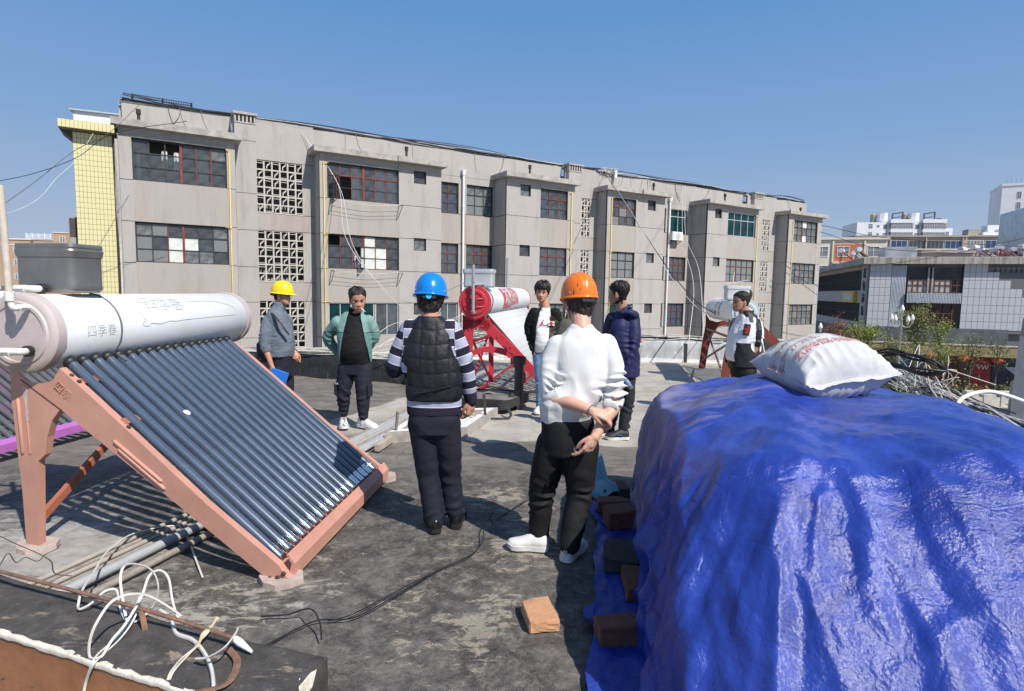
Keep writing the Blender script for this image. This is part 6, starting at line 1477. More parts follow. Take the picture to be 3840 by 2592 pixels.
    limb(m, [sL+arr((.05,0,-.015)), sL*.55+eL*.45, eL*.8+sL*.2, eL+arr((0,.01,-.01)), cL], [.080,.066,.060,.058,.050], 20, 5); limb(m, [sR+arr((-.05,0,-.015)), sR*.55+eR*.45, eR*.8+sR*.2, eR+arr((.0,.01,0)), cR], [.080,.066,.062,.060,.052], 20, 5)
    me = remesh(m, .0065, 6); wrinkle(me, .006, 5, 9, (1,1,.7), [([sL,eL,cL], .0085, 17, (.55,.68,.82,.93)), ([sR,eR,cR], .0085, 17, (.55,.68,.82,.94))]); P = getco(me); N = getno(me)
    d = -.014*np.exp(-((P[:,0]-hcx+.02)/.10)**2-((P[:,2]-1.17)/.22)**2)*(N[:,1] < -.2)+.010*np.exp(-((P[:,2]-.955)/.03)**2)*np.sin((P[:,0]-hcx)*14+.5)*(N[:,1] < 0)+.006*np.sin((P[:,0]*1.5+P[:,2])*26+2*pnoise(P, 4, 2, 3))*np.exp(-((P[:,0]-hcx-.13)/.09)**2-((P[:,2]-1.08)/.16)**2); P += N*d[:,None]; setco(me, P)
    uL, dL, LL = along(P, [sL,eL,cL]); uR, dR, LR = along(P, [sR,eR,cR]); cuff = np.minimum(np.where(dL < .11, LL-uL, 1), np.where(dR < .11, LR-uR, 1)); cuff = np.where(np.abs(P[:,0]-hcx) > .15, cuff+.0, 1); set_attr(me, 'rib', np.minimum(P[:,2]-z0+.012, np.where(cuff < .5, cuff+.02, 1)))
    k = M('white_sweatshirt', (.76,.755,.74), .9, 0, .2); k.color(k.mix(k.ramp(k.noise(5, 6, .6), [(.55, 0), (.8, .35)]), (.68,.675,.66), (.56,.54,.51))); rb = k.math('MULTIPLY', k.wave(75, 0, k.co(), 'X'), k.math('LESS_THAN', k.attr('rib'), .07)); k.bump(rb, .5, .004); k.bump(k.noise(200, 3), .2, .0015); garment('sweatshirt', me, k.m, root)
    pants(root, hL, kL, aL, hR, kR, aR, BLKC, (.112,.104,.086,.076,.070), .90, 5, .008, yaw=6, pw=.172, pd=.128, spots=(.45,.58,.66,.9))
    a, b = arr(aL), arr(aR); shoe(root, (a[0]+.06,a[1]-.05), (a[0]-.205,a[1]-.015), WSHOE, WSOLE, w=.052, h=.088, lace=WSOLE); o = shoe(root, (b[0]-.035,b[1]-.045), (b[0]+.105,b[1]+.20), WSHOE, WSOLE, w=.052, h=.095, high=.15)
    MB().cbox((b[0]-.032,b[1]-.055,.078), (.03,.008,.04), R(-30), bev=.003).build('heel_tab', simple('grey_heel_tab', (.30,.31,.32), .6), o)
man_white()
def man_green():
    root = person('man in an open sage green jacket and black top, smoking, hands behind him', -1.98, 7.11)
    hd = arr((0.115,-0.050,1.572)); nb = arr((0.060,0.020,1.409)); mx = head_mx(hd, 205, -16, 3, 1.14)
    sL, sR = arr((-0.178,0.000,1.315)), arr((0.257,0.050,1.333)); eL, wL = arr((-0.287,0.100,1.061)), arr((-0.167,0.220,0.851)); eR, wR = arr((0.261,0.120,1.078)), arr((0.046,0.240,0.852))
    hL, kL, aL = (-0.039,0.000,0.713), (-0.075,-0.020,0.435), (-0.086,0.030,0.159); hR, kR, aR = (0.164,0.000,0.717), (0.177,-0.060,0.420), (0.175,-0.060,0.123)
    m = MB(); add_head(m, mx, 1.06); limb(m, [hd+arr((0,.03,-.05)), nb+arr((0,.0,-.03))], [.060,.070], 16, 4); limb(m, [nb, nb+arr((0,0,-.5)), arr(hL)*.5+arr(hR)*.5], [.06,.09,.08], 10, 3)
    for s, e, w in ((sL,eL,wL),(sR,eR,wR)): limb(m, [nb+arr((0,0,-.16)), s+arr((0,0,-.035)), e, w], [.03,.032,.034,.027], 10, 4)
    hand(m, wL, (.8,.1,-.4), (0,-1,0), 1, .6); hand(m, wR, (-.8,.1,-.4), (0,-1,0), -1, .6)
    for h, k, a in ((hL,kL,aL),(hR,kR,aR)): limb(m, [h, k, a, arr(a)+arr((0,0,-.06))], [.05,.045,.036,.036], 8, 3)
    skin_body(root, m, SKIN[0]); face_parts(root, mx); hair(root, mx, 'crop', fat=1.06, seed=12)
    yw = -6; c = (sL+sR)/2; hc = (arr(hL)+arr(hR))/2
    m = MB(); loft(m, [(hc[0]-.0,.0,.79,.170,.125,yw), (hc[0],-.02,.92,.178,.155,yw), (hc[0],-.02,1.04,.172,.150,yw), (c[0],.0,1.2,.170,.125,yw), (c[0],.02,1.33,.155,.10,yw), (nb[0],.02,1.40,.085,.075,yw), (nb[0]+.01,.0,1.455,.070,.070,yw)], 30, 2.4, 4)
    me = remesh(m, .009, 8); wrinkle(me, .006, 5, 3, (1,1,2.2)); garment('black_top', me, cloth('black_knit', (.007,.007,.008), .8), root)
    # open jacket: thin shell with the front cut away
    def open_jacket(secs, arms, mat, nm, front, wr=.004, seed=0, vox=.0085, n=40, lims=()):
        m = MB(); loft(m, secs, n, 2.5, 4)
        for pts, rr in arms: limb(m, pts, rr, 18, 5)
        me = remesh(m, vox, 6); wrinkle(me, wr, 7, seed, (1,1,1), lims); cut_open(me, front(getco(me)))
        o = garment(nm, me, mat, root); md = o.modifiers.new('t', 'SOLIDIFY'); md.thickness = .008; md.offset = -1; return o
    secs = [(hc[0],.01,.80,.195,.150,yw), (hc[0],.0,.92,.200,.170,yw), (hc[0],.0,1.06,.195,.168,yw), (c[0],.01,1.2,.192,.145,yw), (c[0],.02,1.33,.180,.115,yw), (c[0],.03,1.39,.130,.095,yw), (nb[0],.03,1.43,.088,.085,yw), (nb[0]+.005,.02,1.475,.078,.082,yw)]
    arms = [([sL+arr((.04,0,-.03)), sL*.5+eL*.5, eL, wL], [.080,.072,.066,.052]), ([sR+arr((-.04,0,-.03)), sR*.5+eR*.5, eR, wR], [.080,.072,.066,.052])]
    def front(P):
        z = P[:,2]; xl = np.interp(z, [.75,1.1,1.42,1.48], [-.108,-.05,.008,-.005]); xr = np.interp(z, [.75,.95,1.06,1.27,1.42,1.48], [.262,.25,.225,.175,.140,.145]); return ((P[:,0] > xl) & (P[:,0] < xr) & (P[:,1] < .0)) | (z < .80) | (z > 1.475)
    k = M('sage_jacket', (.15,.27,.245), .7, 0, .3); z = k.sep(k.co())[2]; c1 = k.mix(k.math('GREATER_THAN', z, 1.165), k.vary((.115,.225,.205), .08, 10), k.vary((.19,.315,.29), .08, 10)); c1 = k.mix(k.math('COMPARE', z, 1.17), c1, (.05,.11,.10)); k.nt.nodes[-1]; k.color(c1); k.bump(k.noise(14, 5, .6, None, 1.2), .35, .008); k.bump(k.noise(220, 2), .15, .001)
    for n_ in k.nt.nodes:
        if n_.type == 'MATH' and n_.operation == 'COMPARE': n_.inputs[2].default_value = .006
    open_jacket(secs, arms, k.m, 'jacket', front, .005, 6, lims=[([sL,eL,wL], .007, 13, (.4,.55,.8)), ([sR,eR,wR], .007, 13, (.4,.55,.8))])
    pants(root, hL, kL, aL, hR, kR, aR, NAVY, (.106,.100,.086,.074,.054), .84, 8, .011, yaw=yw, pw=.168, pd=.12, spots=(.45,.55,.85,.95), wave=13)
    q = MB(); kk = arr(kL); kq = arr(kR); q.cbox((kk[0]-.085,kk[1]-.02,kk[2]+.05), (.03,.13,.16), R(8), bev=.012); q.build('cargo_pocket', NAVY, root); q = MB(); q.cbox((kq[0]+.085,kq[1]-.02,kq[2]+.05), (.03,.13,.16), R(-8), bev=.012); q.build('cargo_pocket', NAVY, root)
    o = link('small_logo', text_mesh('FILA'[0:0]+'VA', .035, .001, WHT), root, (kk[0]-.055,kk[1]-.09,kk[2]+.115), (R(90),0,R(-12)))
    SN = M('grey_white_sneaker', (.6,.6,.6), .6); SN.color(SN.mix(SN.ramp(SN.noise(26, 2), [(.52, 0), (.55, .85)]), (.66,.66,.66), (.10,.10,.11)))
    a, b = arr(aL), arr(aR); shoe(root, (a[0]-.04,a[1]+.09), (a[0]+.06,a[1]-.20), SN.m, WSOLE, w=.056, h=.10, lace=WSOLE, lift=.01); shoe(root, (b[0]-.075,b[1]+.06), (b[0]+.195,b[1]-.10), WSHOE, WSOLE, w=.056, h=.10, lace=WSOLE, lift=.012)
    q = MB(); q.tube([arr(aR)+arr((0,0,.0)), arr(aR)+arr((-.0,.0,-.075))], .042, 12); q.build('sock', simple('lilac_sock', (.45,.42,.52), .9), root)
    return root, hd, mx, open_jacket
_g = man_green()
mxg = _g[2]; q = MB(); q.tube([tuple(mxg @ Vector((-.018,.104,-.069))), tuple(mxg @ Vector((-.048,.170,-.085)))], .0042, 8); o = q.build('cigarette', simple('cigarette_paper', (.78,.76,.72), .8), None); 
o.location = (-1.98,7.11,0); tag(o, 'cigarette between the lips of the man in green', 'cigarette')
def man_yellow():
    root = person('man in profile in a yellow hard hat and grey sweater with a shoulder strap', -3.04, 7.65)
    hd = arr((0.034,0.000,1.598)); nb = arr((-0.008,0.000,1.431)); mx = head_mx(hd, -92, -4, 0, 1.10)
    sR, sL = arr((-0.104,-0.120,1.278)), arr((0.029,0.160,1.285)); eR, wR = arr((-0.145,-0.160,0.971)), arr((-0.045,-0.170,0.681)); eL, wL = arr((0.018,0.220,0.994)), arr((0.172,0.050,0.844))
    hR, kR, aR = (0.003,-0.080,0.600), (0.022,-0.080,0.301), (-0.005,-0.060,0.055); hL, kL, aL = (0.031,0.090,0.577), (0.058,0.080,0.273), (0.028,0.100,0.033)
    m = MB(); add_head(m, mx); limb(m, [hd+arr((-.03,0,-.05)), nb+arr((-.01,.0,-.03))], [.054,.064], 16, 4); limb(m, [nb, nb+arr((0,0,-.5)), arr(hL)*.5+arr(hR)*.5], [.06,.09,.08], 10, 3)
    for s, e, w in ((sL,eL,wL),(sR,eR,wR)): limb(m, [nb+arr((0,0,-.16)), s+arr((0,0,-.04)), e, e*.5+w*.5, w], [.03,.038,.042,.038,.027], 12, 4)
    hand(m, wR, (.30,-.1,-.95), (.1,.95,.1), -1, .5, 1.0, curls=(.7,.8,.8,.7)); hand(m, wL, (.25,-.35,-.9), (.1,.8,-.3), 1, .7, 1.0, curls=(.8,.9,.9,.8))
    for h, k, a in ((hL,kL,aL),(hR,kR,aR)): limb(m, [h, k, a, arr(a)+arr((0,0,-.05))], [.05,.045,.035,.035], 8, 3)
    skin_body(root, m, SKIN[0]); face_parts(root, mx); hair(root, mx, 'crop', seed=5)
    helmet(root, mx, simple('yellow_helmet_plastic', (.85,.62,.012), .25, vary=.03, spec=.6), band=simple('grey_webbing', (.20,.21,.22), .7), strap=None)
    q = MB()
    for s in (-1, 1): q.tube([(s*.034+.019*math.cos(t),.104,-.004+.014*math.sin(t)) for t in np.linspace(0,2*PI,14)[:-1]], .0014, 4, closed=True); q.tube([(s*.053,.102,0),(s*.075,.07,.002),(s*.080,.0,.002)], .0014, 4)
    q.tube([(-.015,.105,0),(.015,.105,0)], .0014, 4); MB().add(tmx(mx, arr(q.v)), q.f).build('glasses', STEEL, root)
    yw = -84; c = (sL+sR)/2; hc = (arr(hL)+arr(hR))/2
    m = MB(); loft(m, [(hc[0]-.005,.0,.80,.165,.150,yw), (hc[0],0,.90,.170,.160,yw), (hc[0],.0,1.05,.168,.158,yw), (c[0]+.015,.02,1.2,.180,.148,yw), (c[0],.02,1.33,.185,.125,yw), (c[0],.02,1.40,.135,.10,yw), (nb[0],.0,1.455,.075,.075,yw), (nb[0]+.005,.0,1.505,.064,.066,yw)], 30, 2.4, 4)
    fR = eR*.75+wR*.25; fL = eL*.75+wL*.25
    limb(m, [sR+arr((0,.04,-.02)), sR*.5+eR*.5, eR, fR], [.085,.074,.068,.056], 18, 5); limb(m, [sL+arr((0,-.04,-.02)), sL*.5+eL*.5, eL, fL], [.085,.074,.066,.056], 18, 5)
    me = remesh(m, .008, 7); wrinkle(me, .007, 6, 2, (1,1,1.5), [([sR,eR,fR], .009, 14, (.45,.7,.85,.95)), ([sL,eL,fL], .007, 14, (.6,.9))]); garment('sweater', me, cloth('blue_grey_knit', (.135,.165,.20), .9, vary=.12, fine=260, fstr=.4), root)
    pants(root, hL, kL, aL, hR, kR, aR, NAVY, (.100,.090,.074,.068,.068), .86, 4, .006, yaw=yw, pw=.15, pd=.13)
    for a in (arr(aL), arr(aR)): shoe(root, (a[0]-.07,a[1]), (a[0]+.20,a[1]-.01), BSHOE, BSOLE)
    q = MB(); q.tube(spline([(-0.109,-0.060,1.403), (-0.010,-0.170,1.344), (0.071,-0.215,1.266), (0.129,-0.220,1.192), (0.194,-0.200,1.097)], 5), .017, 6, flat=.25); q.build('shoulder_strap', BLK, root)
    dv = (wL-eL)/np.linalg.norm(wL-eL); x_, y_, _ = frame_of(dv); bx = wL-dv*.02; q = MB(); q.tube([tuple(bx+arr(x_)*.033*math.cos(t)+arr(y_)*.033*math.sin(t)) for t in np.linspace(0,2*PI,18)[:-1]], .007, 5, closed=True); q.lathe([(0,0),(.019,0),(.019,.01),(0,.01)], bx+arr((0,-.03,0)), (0,-1,0), 12); q.build('wristwatch', BLK, root)
    return wR, eR
_y = man_yellow(); B_ = V(-3.04, 7.65, 0)
q = MB(); cc = Vector(_y[0])+Vector((.085,-.05,-.19)); q.cbox(cc, (.23,.022,.31), Matrix.Rotation(R(17), 3, 'Y') @ Matrix.Rotation(R(-6), 3, 'Z'), bev=.006); o = q.build('folder', simple('blue_plastic_folder', (.015,.17,.62), .45), None); o.location = B_; tag(o, 'bright blue folder held low by the man in the yellow hard hat', 'folder')
q = MB(); cc = Vector(_y[1])+Vector((-.06,.12,-.11)); q.cbox(cc, (.14,.20,.27), R(10), bev=.03); q.tube(spline([tuple(cc+Vector((0,-.02,.12))), tuple(cc+Vector((.02,-.06,.28))), tuple(cc+Vector((.08,-.03,.42)))], 4), .012, 6, flat=.3); o = q.build('shoulder_bag', simple('black_bag', (.012,.012,.013), .6), None); o.location = B_; tag(o, 'small black shoulder bag hanging behind the man in the grey sweater', 'bag')
def man_camo():
    root = person('man facing the camera in an open camouflage jacket, white T-shirt and blue jeans', .36, 8.17)
    hd = arr((0.045,-0.020,1.690)); nb = arr((0.100,0.020,1.498)); mx = head_mx(hd, 172, -4, -6, 1.13)
    sL, sR = arr((-0.085,0.000,1.421)), arr((0.264,0.000,1.427)); eL, wL = arr((-0.124,0.040,1.157)), arr((-0.070,-0.040,0.914)); eR, wR = arr((0.318,0.040,1.157)), arr((0.293,-0.020,0.918))
    hL, kL, aL = (0.023,0.000,0.818), (0.045,-0.020,0.443), (0.053,0.000,0.098); hR, kR, aR = (0.188,0.000,0.820), (0.174,0.000,0.442), (0.176,0.030,0.075)
    m = MB(); add_head(m, mx, 1.05); limb(m, [hd+arr((0,.03,-.05)), nb+arr((0,.0,-.03))], [.058,.068], 16, 4); limb(m, [nb, nb+arr((0,0,-.5)), arr(hL)*.5+arr(hR)*.5], [.06,.09,.08], 10, 3)
    for s, e, w in ((sL,eL,wL),(sR,eR,wR)): limb(m, [nb+arr((0,0,-.16)), s+arr((0,0,-.035)), e, w], [.03,.032,.034,.027], 10, 4)
    hand(m, wL, (.25,.0,-.95), (.9,.3,0), 1, .6); hand(m, wR, (-.2,.0,-.95), (-.9,.3,0), -1, .6)
    for h, k, a in ((hL,kL,aL),(hR,kR,aR)): limb(m, [h, k, a, arr(a)+arr((0,0,-.05))], [.05,.045,.035,.035], 8, 3)
    skin_body(root, m, SKIN[0]); face_parts(root, mx, open_mouth=1, brow=1.3); hair(root, mx, 'fringe', fat=1.05, seed=2)
    c = (sL+sR)/2; hc = (arr(hL)+arr(hR))/2; yw = -6
    m = MB(); loft(m, [(hc[0]-.01,.0,.86,.155,.125,yw), (hc[0],-.02,.98,.165,.145,yw), (c[0],-.01,1.12,.165,.138,yw), (c[0],.0,1.28,.155,.112,yw), (c[0],.01,1.38,.12,.09,yw), (nb[0],.01,1.45,.072,.07,yw), (nb[0],.01,1.475,.064,.063,yw)], 30, 2.4, 4)
    me = remesh(m, .009, 8); wrinkle(me, .006, 5, 7, (1,1,1.8)); garment('t_shirt', me, cloth('white_tee', (.74,.74,.74), .9), root)
    k = M('camouflage_jacket', (.02,.022,.018), .8, 0, .2); n = k.noise(9, 3, .55, None, .6); n2 = k.noise(7, 2, .5, k.co((1.1,1,1.3))); 
    c1 = k.ramp(n, [(.0, (.010,.010,.010)), (.47, (.010,.010,.010)), (.475, (.040,.045,.026)), (.58, (.040,.045,.026)), (.585, (.095,.075,.055))], 'CONSTANT'); x = k.sep(k.co())[0]; c1 = k.mix(k.ramp(x, [(.0, 1), (.03, 0)]), c1, (.010,.010,.011)); k.color(c1); k.bump(k.noise(16, 5, .6, None, 1), .35, .008)
    def front(P):
        z = P[:,2]; xl = np.interp(z, [.80,1.0,1.2,1.38,1.48], [c[0]-.15,c[0]-.13,c[0]-.12,nb[0]-.085,nb[0]-.05]); xr = np.interp(z, [.80,1.0,1.2,1.38,1.48], [c[0]+.055,c[0]+.05,c[0]+.05,nb[0]+.06,nb[0]+.06]); return ((P[:,0] > xl) & (P[:,0] < xr) & (P[:,1] < .02)) | (z < .82) | (z > 1.475)
    secs = [(hc[0],.0,.80,.185,.150,yw), (hc[0],.0,.95,.190,.160,yw), (c[0],.0,1.12,.192,.155,yw), (c[0],.01,1.28,.190,.125,yw), (c[0],.02,1.36,.155,.10,yw), (nb[0],.03,1.43,.092,.085,yw), (nb[0],.03,1.485,.080,.085,yw)]
    m = MB(); loft(m, secs, 40, 2.5, 4); limb(m, [sL+arr((.04,0,-.02)), sL*.5+eL*.5, eL, wL], [.082,.074,.066,.050], 18, 5); limb(m, [sR+arr((-.04,0,-.02)), sR*.5+eR*.5, eR, wR], [.082,.074,.066,.050], 18, 5); loft(m, [(nb[0],.11,1.33,.11,.035,0),(nb[0],.13,1.40,.12,.05,0),(nb[0],.10,1.46,.10,.05,0)], 20, 2.2, 3)
    me = remesh(m, .009, 6); wrinkle(me, .006, 7, 5, (1,1,1), [([sL,eL,wL], .008, 13, (.4,.6,.85)), ([sR,eR,wR], .008, 13, (.5,.8))]); cut_open(me, front(getco(me)))
    o = garment('jacket', me, k.m, root); md = o.modifiers.new('t', 'SOLIDIFY'); md.thickness = .008; md.offset = -1
    # red emblem of a leaping figure, lanyard and badge
    RD = simple('red_print', (.50,.01,.04), .7, vary=0); q = MB(); ex, ez, ey = c[0]-.035, 1.255, -.135
    for a, b, w in (((0,.0),(.0,.035),.012), ((0,.0),(-.05,-.022),.010), ((0,.0),(.03,-.018),.010), ((.03,-.018),(.055,-.016),.008), ((.0,.032),(.022,.062),.008), ((0,.03),(-.022,.012),.007)): q.bar((ex+a[0],ey,ez+a[1]), (ex+b[0],ey,ez+b[1]), w, .002, up=(0,1,0))
    q.sphere((ex+.004,ey,ez+.048), .008, 8, 6, (1,.2,1)); q.build('chest_emblem', RD, root)
    q = MB(); q.tube([(c[0]+.075,-.10,1.40),(c[0]+.085,-.135,1.20),(c[0]+.078,-.14,1.13)], .006, 5, flat=.4); q.build('red_cord', RD, root); q = MB(); q.cbox((c[0]+.085,-.150,1.265), (.085,.006,.06), R(5)); q.build('pinned_badge', WHT, root); q = MB(); q.cbox((c[0]+.085,-.155,1.265), (.03,.004,.05), R(5)); q.cbox((c[0]+.085,-.1555,1.265), (.075,.004,.012), R(5)); q.build('badge_print', RD, root)
    pants(root, hL, kL, aL, hR, kR, aR, cloth('blue_denim', (.16,.27,.42), .85, vary=.35), (.094,.086,.070,.062,.060), .92, 9, .008, yaw=yw, pw=.155, pd=.115)
    for a, dx in ((arr(aL), -.07), (arr(aR), .03)): shoe(root, (a[0]+.02,a[1]+.07), (a[0]+dx,a[1]-.19), WSHOE, WSOLE, lace=WSOLE)
man_camo()
def man_olive():
    root = person('man in a dull olive jacket mostly hidden behind the man in white', .64, 5.45)
    hd = arr((-0.079,0.000,1.658)); nb = arr((-0.075,0.000,1.495)); mx = head_mx(hd, 80, -5, 0, 1.05)
    sL, sR = arr((-0.178,-0.130,1.392)), arr((0.036,0.150,1.379)); eL, wL = arr((-0.203,-0.160,1.144)), arr((-0.170,-0.120,0.906)); eR, wR = arr((0.059,0.200,1.110)), arr((0.014,0.200,0.861))
    hL, kL, aL = (-0.077,-0.080,0.777), (-0.075,-0.080,0.425), (-0.067,-0.080,0.094); hR, kR, aR = (-0.021,0.090,0.748), (-0.011,0.090,0.385), (0.012,0.100,0.041)
    m = MB(); add_head(m, mx); limb(m, [hd+arr((0,-.02,-.05)), nb+arr((0,.0,-.03))], [.055,.065], 16, 4); limb(m, [nb, nb+arr((0,0,-.5)), arr(hL)*.5+arr(hR)*.5], [.06,.09,.08], 10, 3)
    for s, e, w in ((sL,eL,wL),(sR,eR,wR)): limb(m, [nb+arr((0,0,-.16)), s+arr((0,0,-.035)), e, w], [.03,.032,.034,.027], 10, 4)
    hand(m, wL, (.2,.2,-.95), (.9,.3,0), 1, .5); hand(m, wR, (-.2,.2,-.95), (-.9,.3,0), -1, .5)
    skin_body(root, m, SKIN[0], .006); hair(root, mx, 'neat', seed=4); c = (sL+sR)/2; hc = (arr(hL)+arr(hR))/2
    m = MB(); loft(m, [(hc[0],.0,.76,.175,.13,72), (hc[0],0,.95,.178,.135,72), (c[0],0,1.2,.190,.135,72), (c[0],0,1.33,.185,.115,72), (c[0],0,1.41,.13,.09,72), (nb[0],0,1.47,.078,.075,72), (nb[0],0,1.50,.07,.07,72)], 28, 2.5, 4)
    limb(m, [sL+arr((.04,0,-.02)), sL*.5+eL*.5, eL, wL], [.085,.074,.066,.052], 18, 5); limb(m, [sR+arr((-.04,0,-.02)), sR*.5+eR*.5, eR, wR], [.085,.074,.066,.052], 18, 5)
    me = remesh(m, .009, 6); wrinkle(me, .006, 7, 1, (1,1,1), [([sL,eL,wL], .008, 13, (.4,.6,.85))]); garment('jacket', me, cloth('olive_grey_cloth', (.095,.085,.068), .85), root)
    pants(root, hL, kL, aL, hR, kR, aR, BLKC, seed=2, vox=.011, yaw=72)
    for a in (arr(aL), arr(aR)): shoe(root, (a[0],a[1]-.07), (a[0]-.05,a[1]+.19), BSHOE, BSOLE)
man_olive()
def man_navy():
    root = person('man in a hooded navy jacket turned away to the left, holding a drink bottle', 1.21, 6.79)
    hd = arr((0.005,0.000,1.687)); nb = arr((0.060,0.000,1.522)); mx = head_mx(hd, 66, -3, 0, 1.10)
    sR, sL = arr((0.194,-0.060,1.404)), arr((-0.049,0.140,1.409)); eR, wR = arr((0.167,-0.130,1.066)), arr((0.073,-0.160,0.786)); eL, wL = arr((-0.077,0.200,1.087)), arr((-0.117,0.100,0.841))
    hR, kR, aR = (0.134,-0.050,0.709), (0.145,-0.050,0.395), (0.110,-0.050,0.125); hL, kL, aL = (0.054,0.090,0.686), (0.025,0.100,0.379), (-0.015,0.100,0.136)
    m = MB(); add_head(m, mx); limb(m, [hd+arr((.03,-.01,-.05)), nb+arr((0,.0,-.03))], [.056,.066], 16, 4); limb(m, [nb, nb+arr((0,0,-.5)), arr(hL)*.5+arr(hR)*.5], [.06,.09,.08], 10, 3)
    for s, e, w in ((sL,eL,wL),(sR,eR,wR)): limb(m, [nb+arr((0,0,-.16)), s+arr((0,0,-.035)), e, w], [.03,.032,.034,.027], 10, 4)
    hand(m, wR, (.05,-.05,-1), (-.5,.85,0), -1, .8, 1.0, curls=(.9,.95,.95,.9)); hand(m, wL, (0,.1,-1), (.7,-.6,0), 1, .6)
    for h, k, a in ((hL,kL,aL),(hR,kR,aR)): limb(m, [h, k, a, arr(a)+arr((0,0,-.05))], [.05,.045,.035,.035], 8, 3)
    skin_body(root, m, SKIN[2]); face_parts(root, mx); hair(root, mx, 'neat', seed=9)
    c = (sL+sR)/2; hc = (arr(hL)+arr(hR))/2; yw = 62
    m = MB(); loft(m, [(hc[0]+.015,.0,.735,.185,.165,yw), (hc[0]+.015,0,.85,.185,.165,yw), (hc[0]+.01,.0,1.0,.185,.160,yw), (c[0]-.005,.02,1.2,.190,.140,yw), (c[0],.03,1.34,.180,.115,yw), (c[0],.03,1.41,.13,.095,yw), (nb[0],.01,1.465,.080,.075,yw), (nb[0],.01,1.50,.072,.072,yw)], 32, 2.5, 4)
    limb(m, [sR+arr((-.02,.04,-.02)), sR*.5+eR*.5, eR, wR], [.088,.078,.070,.054], 18, 5); limb(m, [sL+arr((.02,-.04,-.02)), sL*.5+eL*.5, eL, wL], [.086,.076,.068,.054], 18, 5)
    # folded hood lying on the back and shoulders
    hx = nb+arr((.085,-.03,-.06)); limb(m, [nb+arr((-.03,-.10,-.045)), nb+arr((.06,-.115,-.05)), nb+arr((.125,-.06,-.085)), nb+arr((.13,.03,-.07)), nb+arr((.06,.10,-.04))], [.030,.042,.058,.046,.030], 14, 5); limb(m, [nb+arr((.09,-.05,-.07)), nb+arr((.13,-.07,-.16))], [.055,.035], 12, 3); limb(m, [nb+arr((-.02,-.085,-.02)), nb+arr((.05,-.075,.015)), nb+arr((.075,.0,.0)), nb+arr((.04,.07,.01))], [.016,.020,.022,.016], 10, 5)
    me = remesh(m, .008, 6); wrinkle(me, .006, 7, 8, (1,1,1), [([sR,eR,wR], .010, 13, (.35,.5,.65,.85)), ([sL,eL,wL], .007, 13, (.5,.8))]); jk = garment('jacket', me, cloth('navy_shell_cloth', (.016,.020,.075), .62), root)
    m = MB(); loft(m, [(c[0]-.075,.07,1.05,.09,.10,yw), (c[0]-.07,.06,1.2,.095,.11,yw), (c[0]-.045,.05,1.38,.09,.095,yw), (nb[0]-.01,.02,1.43,.066,.066,yw), (nb[0],.01,1.45,.060,.060,yw)], 24, 2.3, 4); garment('black_top', remesh(m, .009, 6), cloth('black_knit', (.007,.007,.008), .8), root)
    pants(root, hL, kL, aL, hR, kR, aR, cloth('charcoal_cloth', (.022,.024,.028), .8), (.098,.090,.076,.068,.060), .80, 6, .009, yaw=yw, pw=.15, pd=.13)
    BS = simple('black_mesh_shoe', (.016,.017,.020), .6, vary=.3, scale=30); a, b = arr(aR), arr(aL)
    o = shoe(root, (a[0]+.06,a[1]-.02), (a[0]-.22,a[1]-.05), BS, WSOLE, w=.056, h=.10, lace=BLK); MB().bar((a[0]-.02,a[1]-.085,.05),(a[0]-.09,a[1]-.087,.062),.02,.004).build('blue_flash', simple('blue_print', (.02,.12,.45), .5), o); shoe(root, (b[0]+.05,b[1]+.0), (b[0]-.22,b[1]-.02), BS, WSOLE, w=.056, h=.10, lace=BLK)
    return wR
_n = man_navy()
bt_ = thing('bottle', 'clear plastic drink bottle with a blue label in the hand of the man in navy', 'bottle', tuple(V(1.21,6.79,0)+Vector(_n)+Vector((.03,-.02,-.10))))
ax = Vector((.55,-.15,-.80)).normalized(); PETM = glass_mat('clear_bottle_plastic', (.75,.80,.80), (.30,.33,.33), .35)
MB().lathe([(.0,-.10),(.013,-.10),(.013,-.085),(.030,-.06),(.032,-.03),(.030,0),(.032,.03),(.032,.085),(.028,.095),(0,.095)], (0,0,0), ax, 16, cap=False).build('bottle_body', PETM, bt_, smooth=True)
MB().lathe([(.0325,-.028),(.0328,.05)], (0,0,0), ax, 16, cap=False).build('label_wrap', simple('pale_blue_label', (.16,.24,.42), .5, vary=.6, scale=40), bt_, smooth=True); MB().lathe([(0,-.115),(.016,-.115),(.016,-.098),(0,-.098)], (0,0,0), ax, 14).build('cap', simple('dark_cap', (.03,.05,.03), .5), bt_)
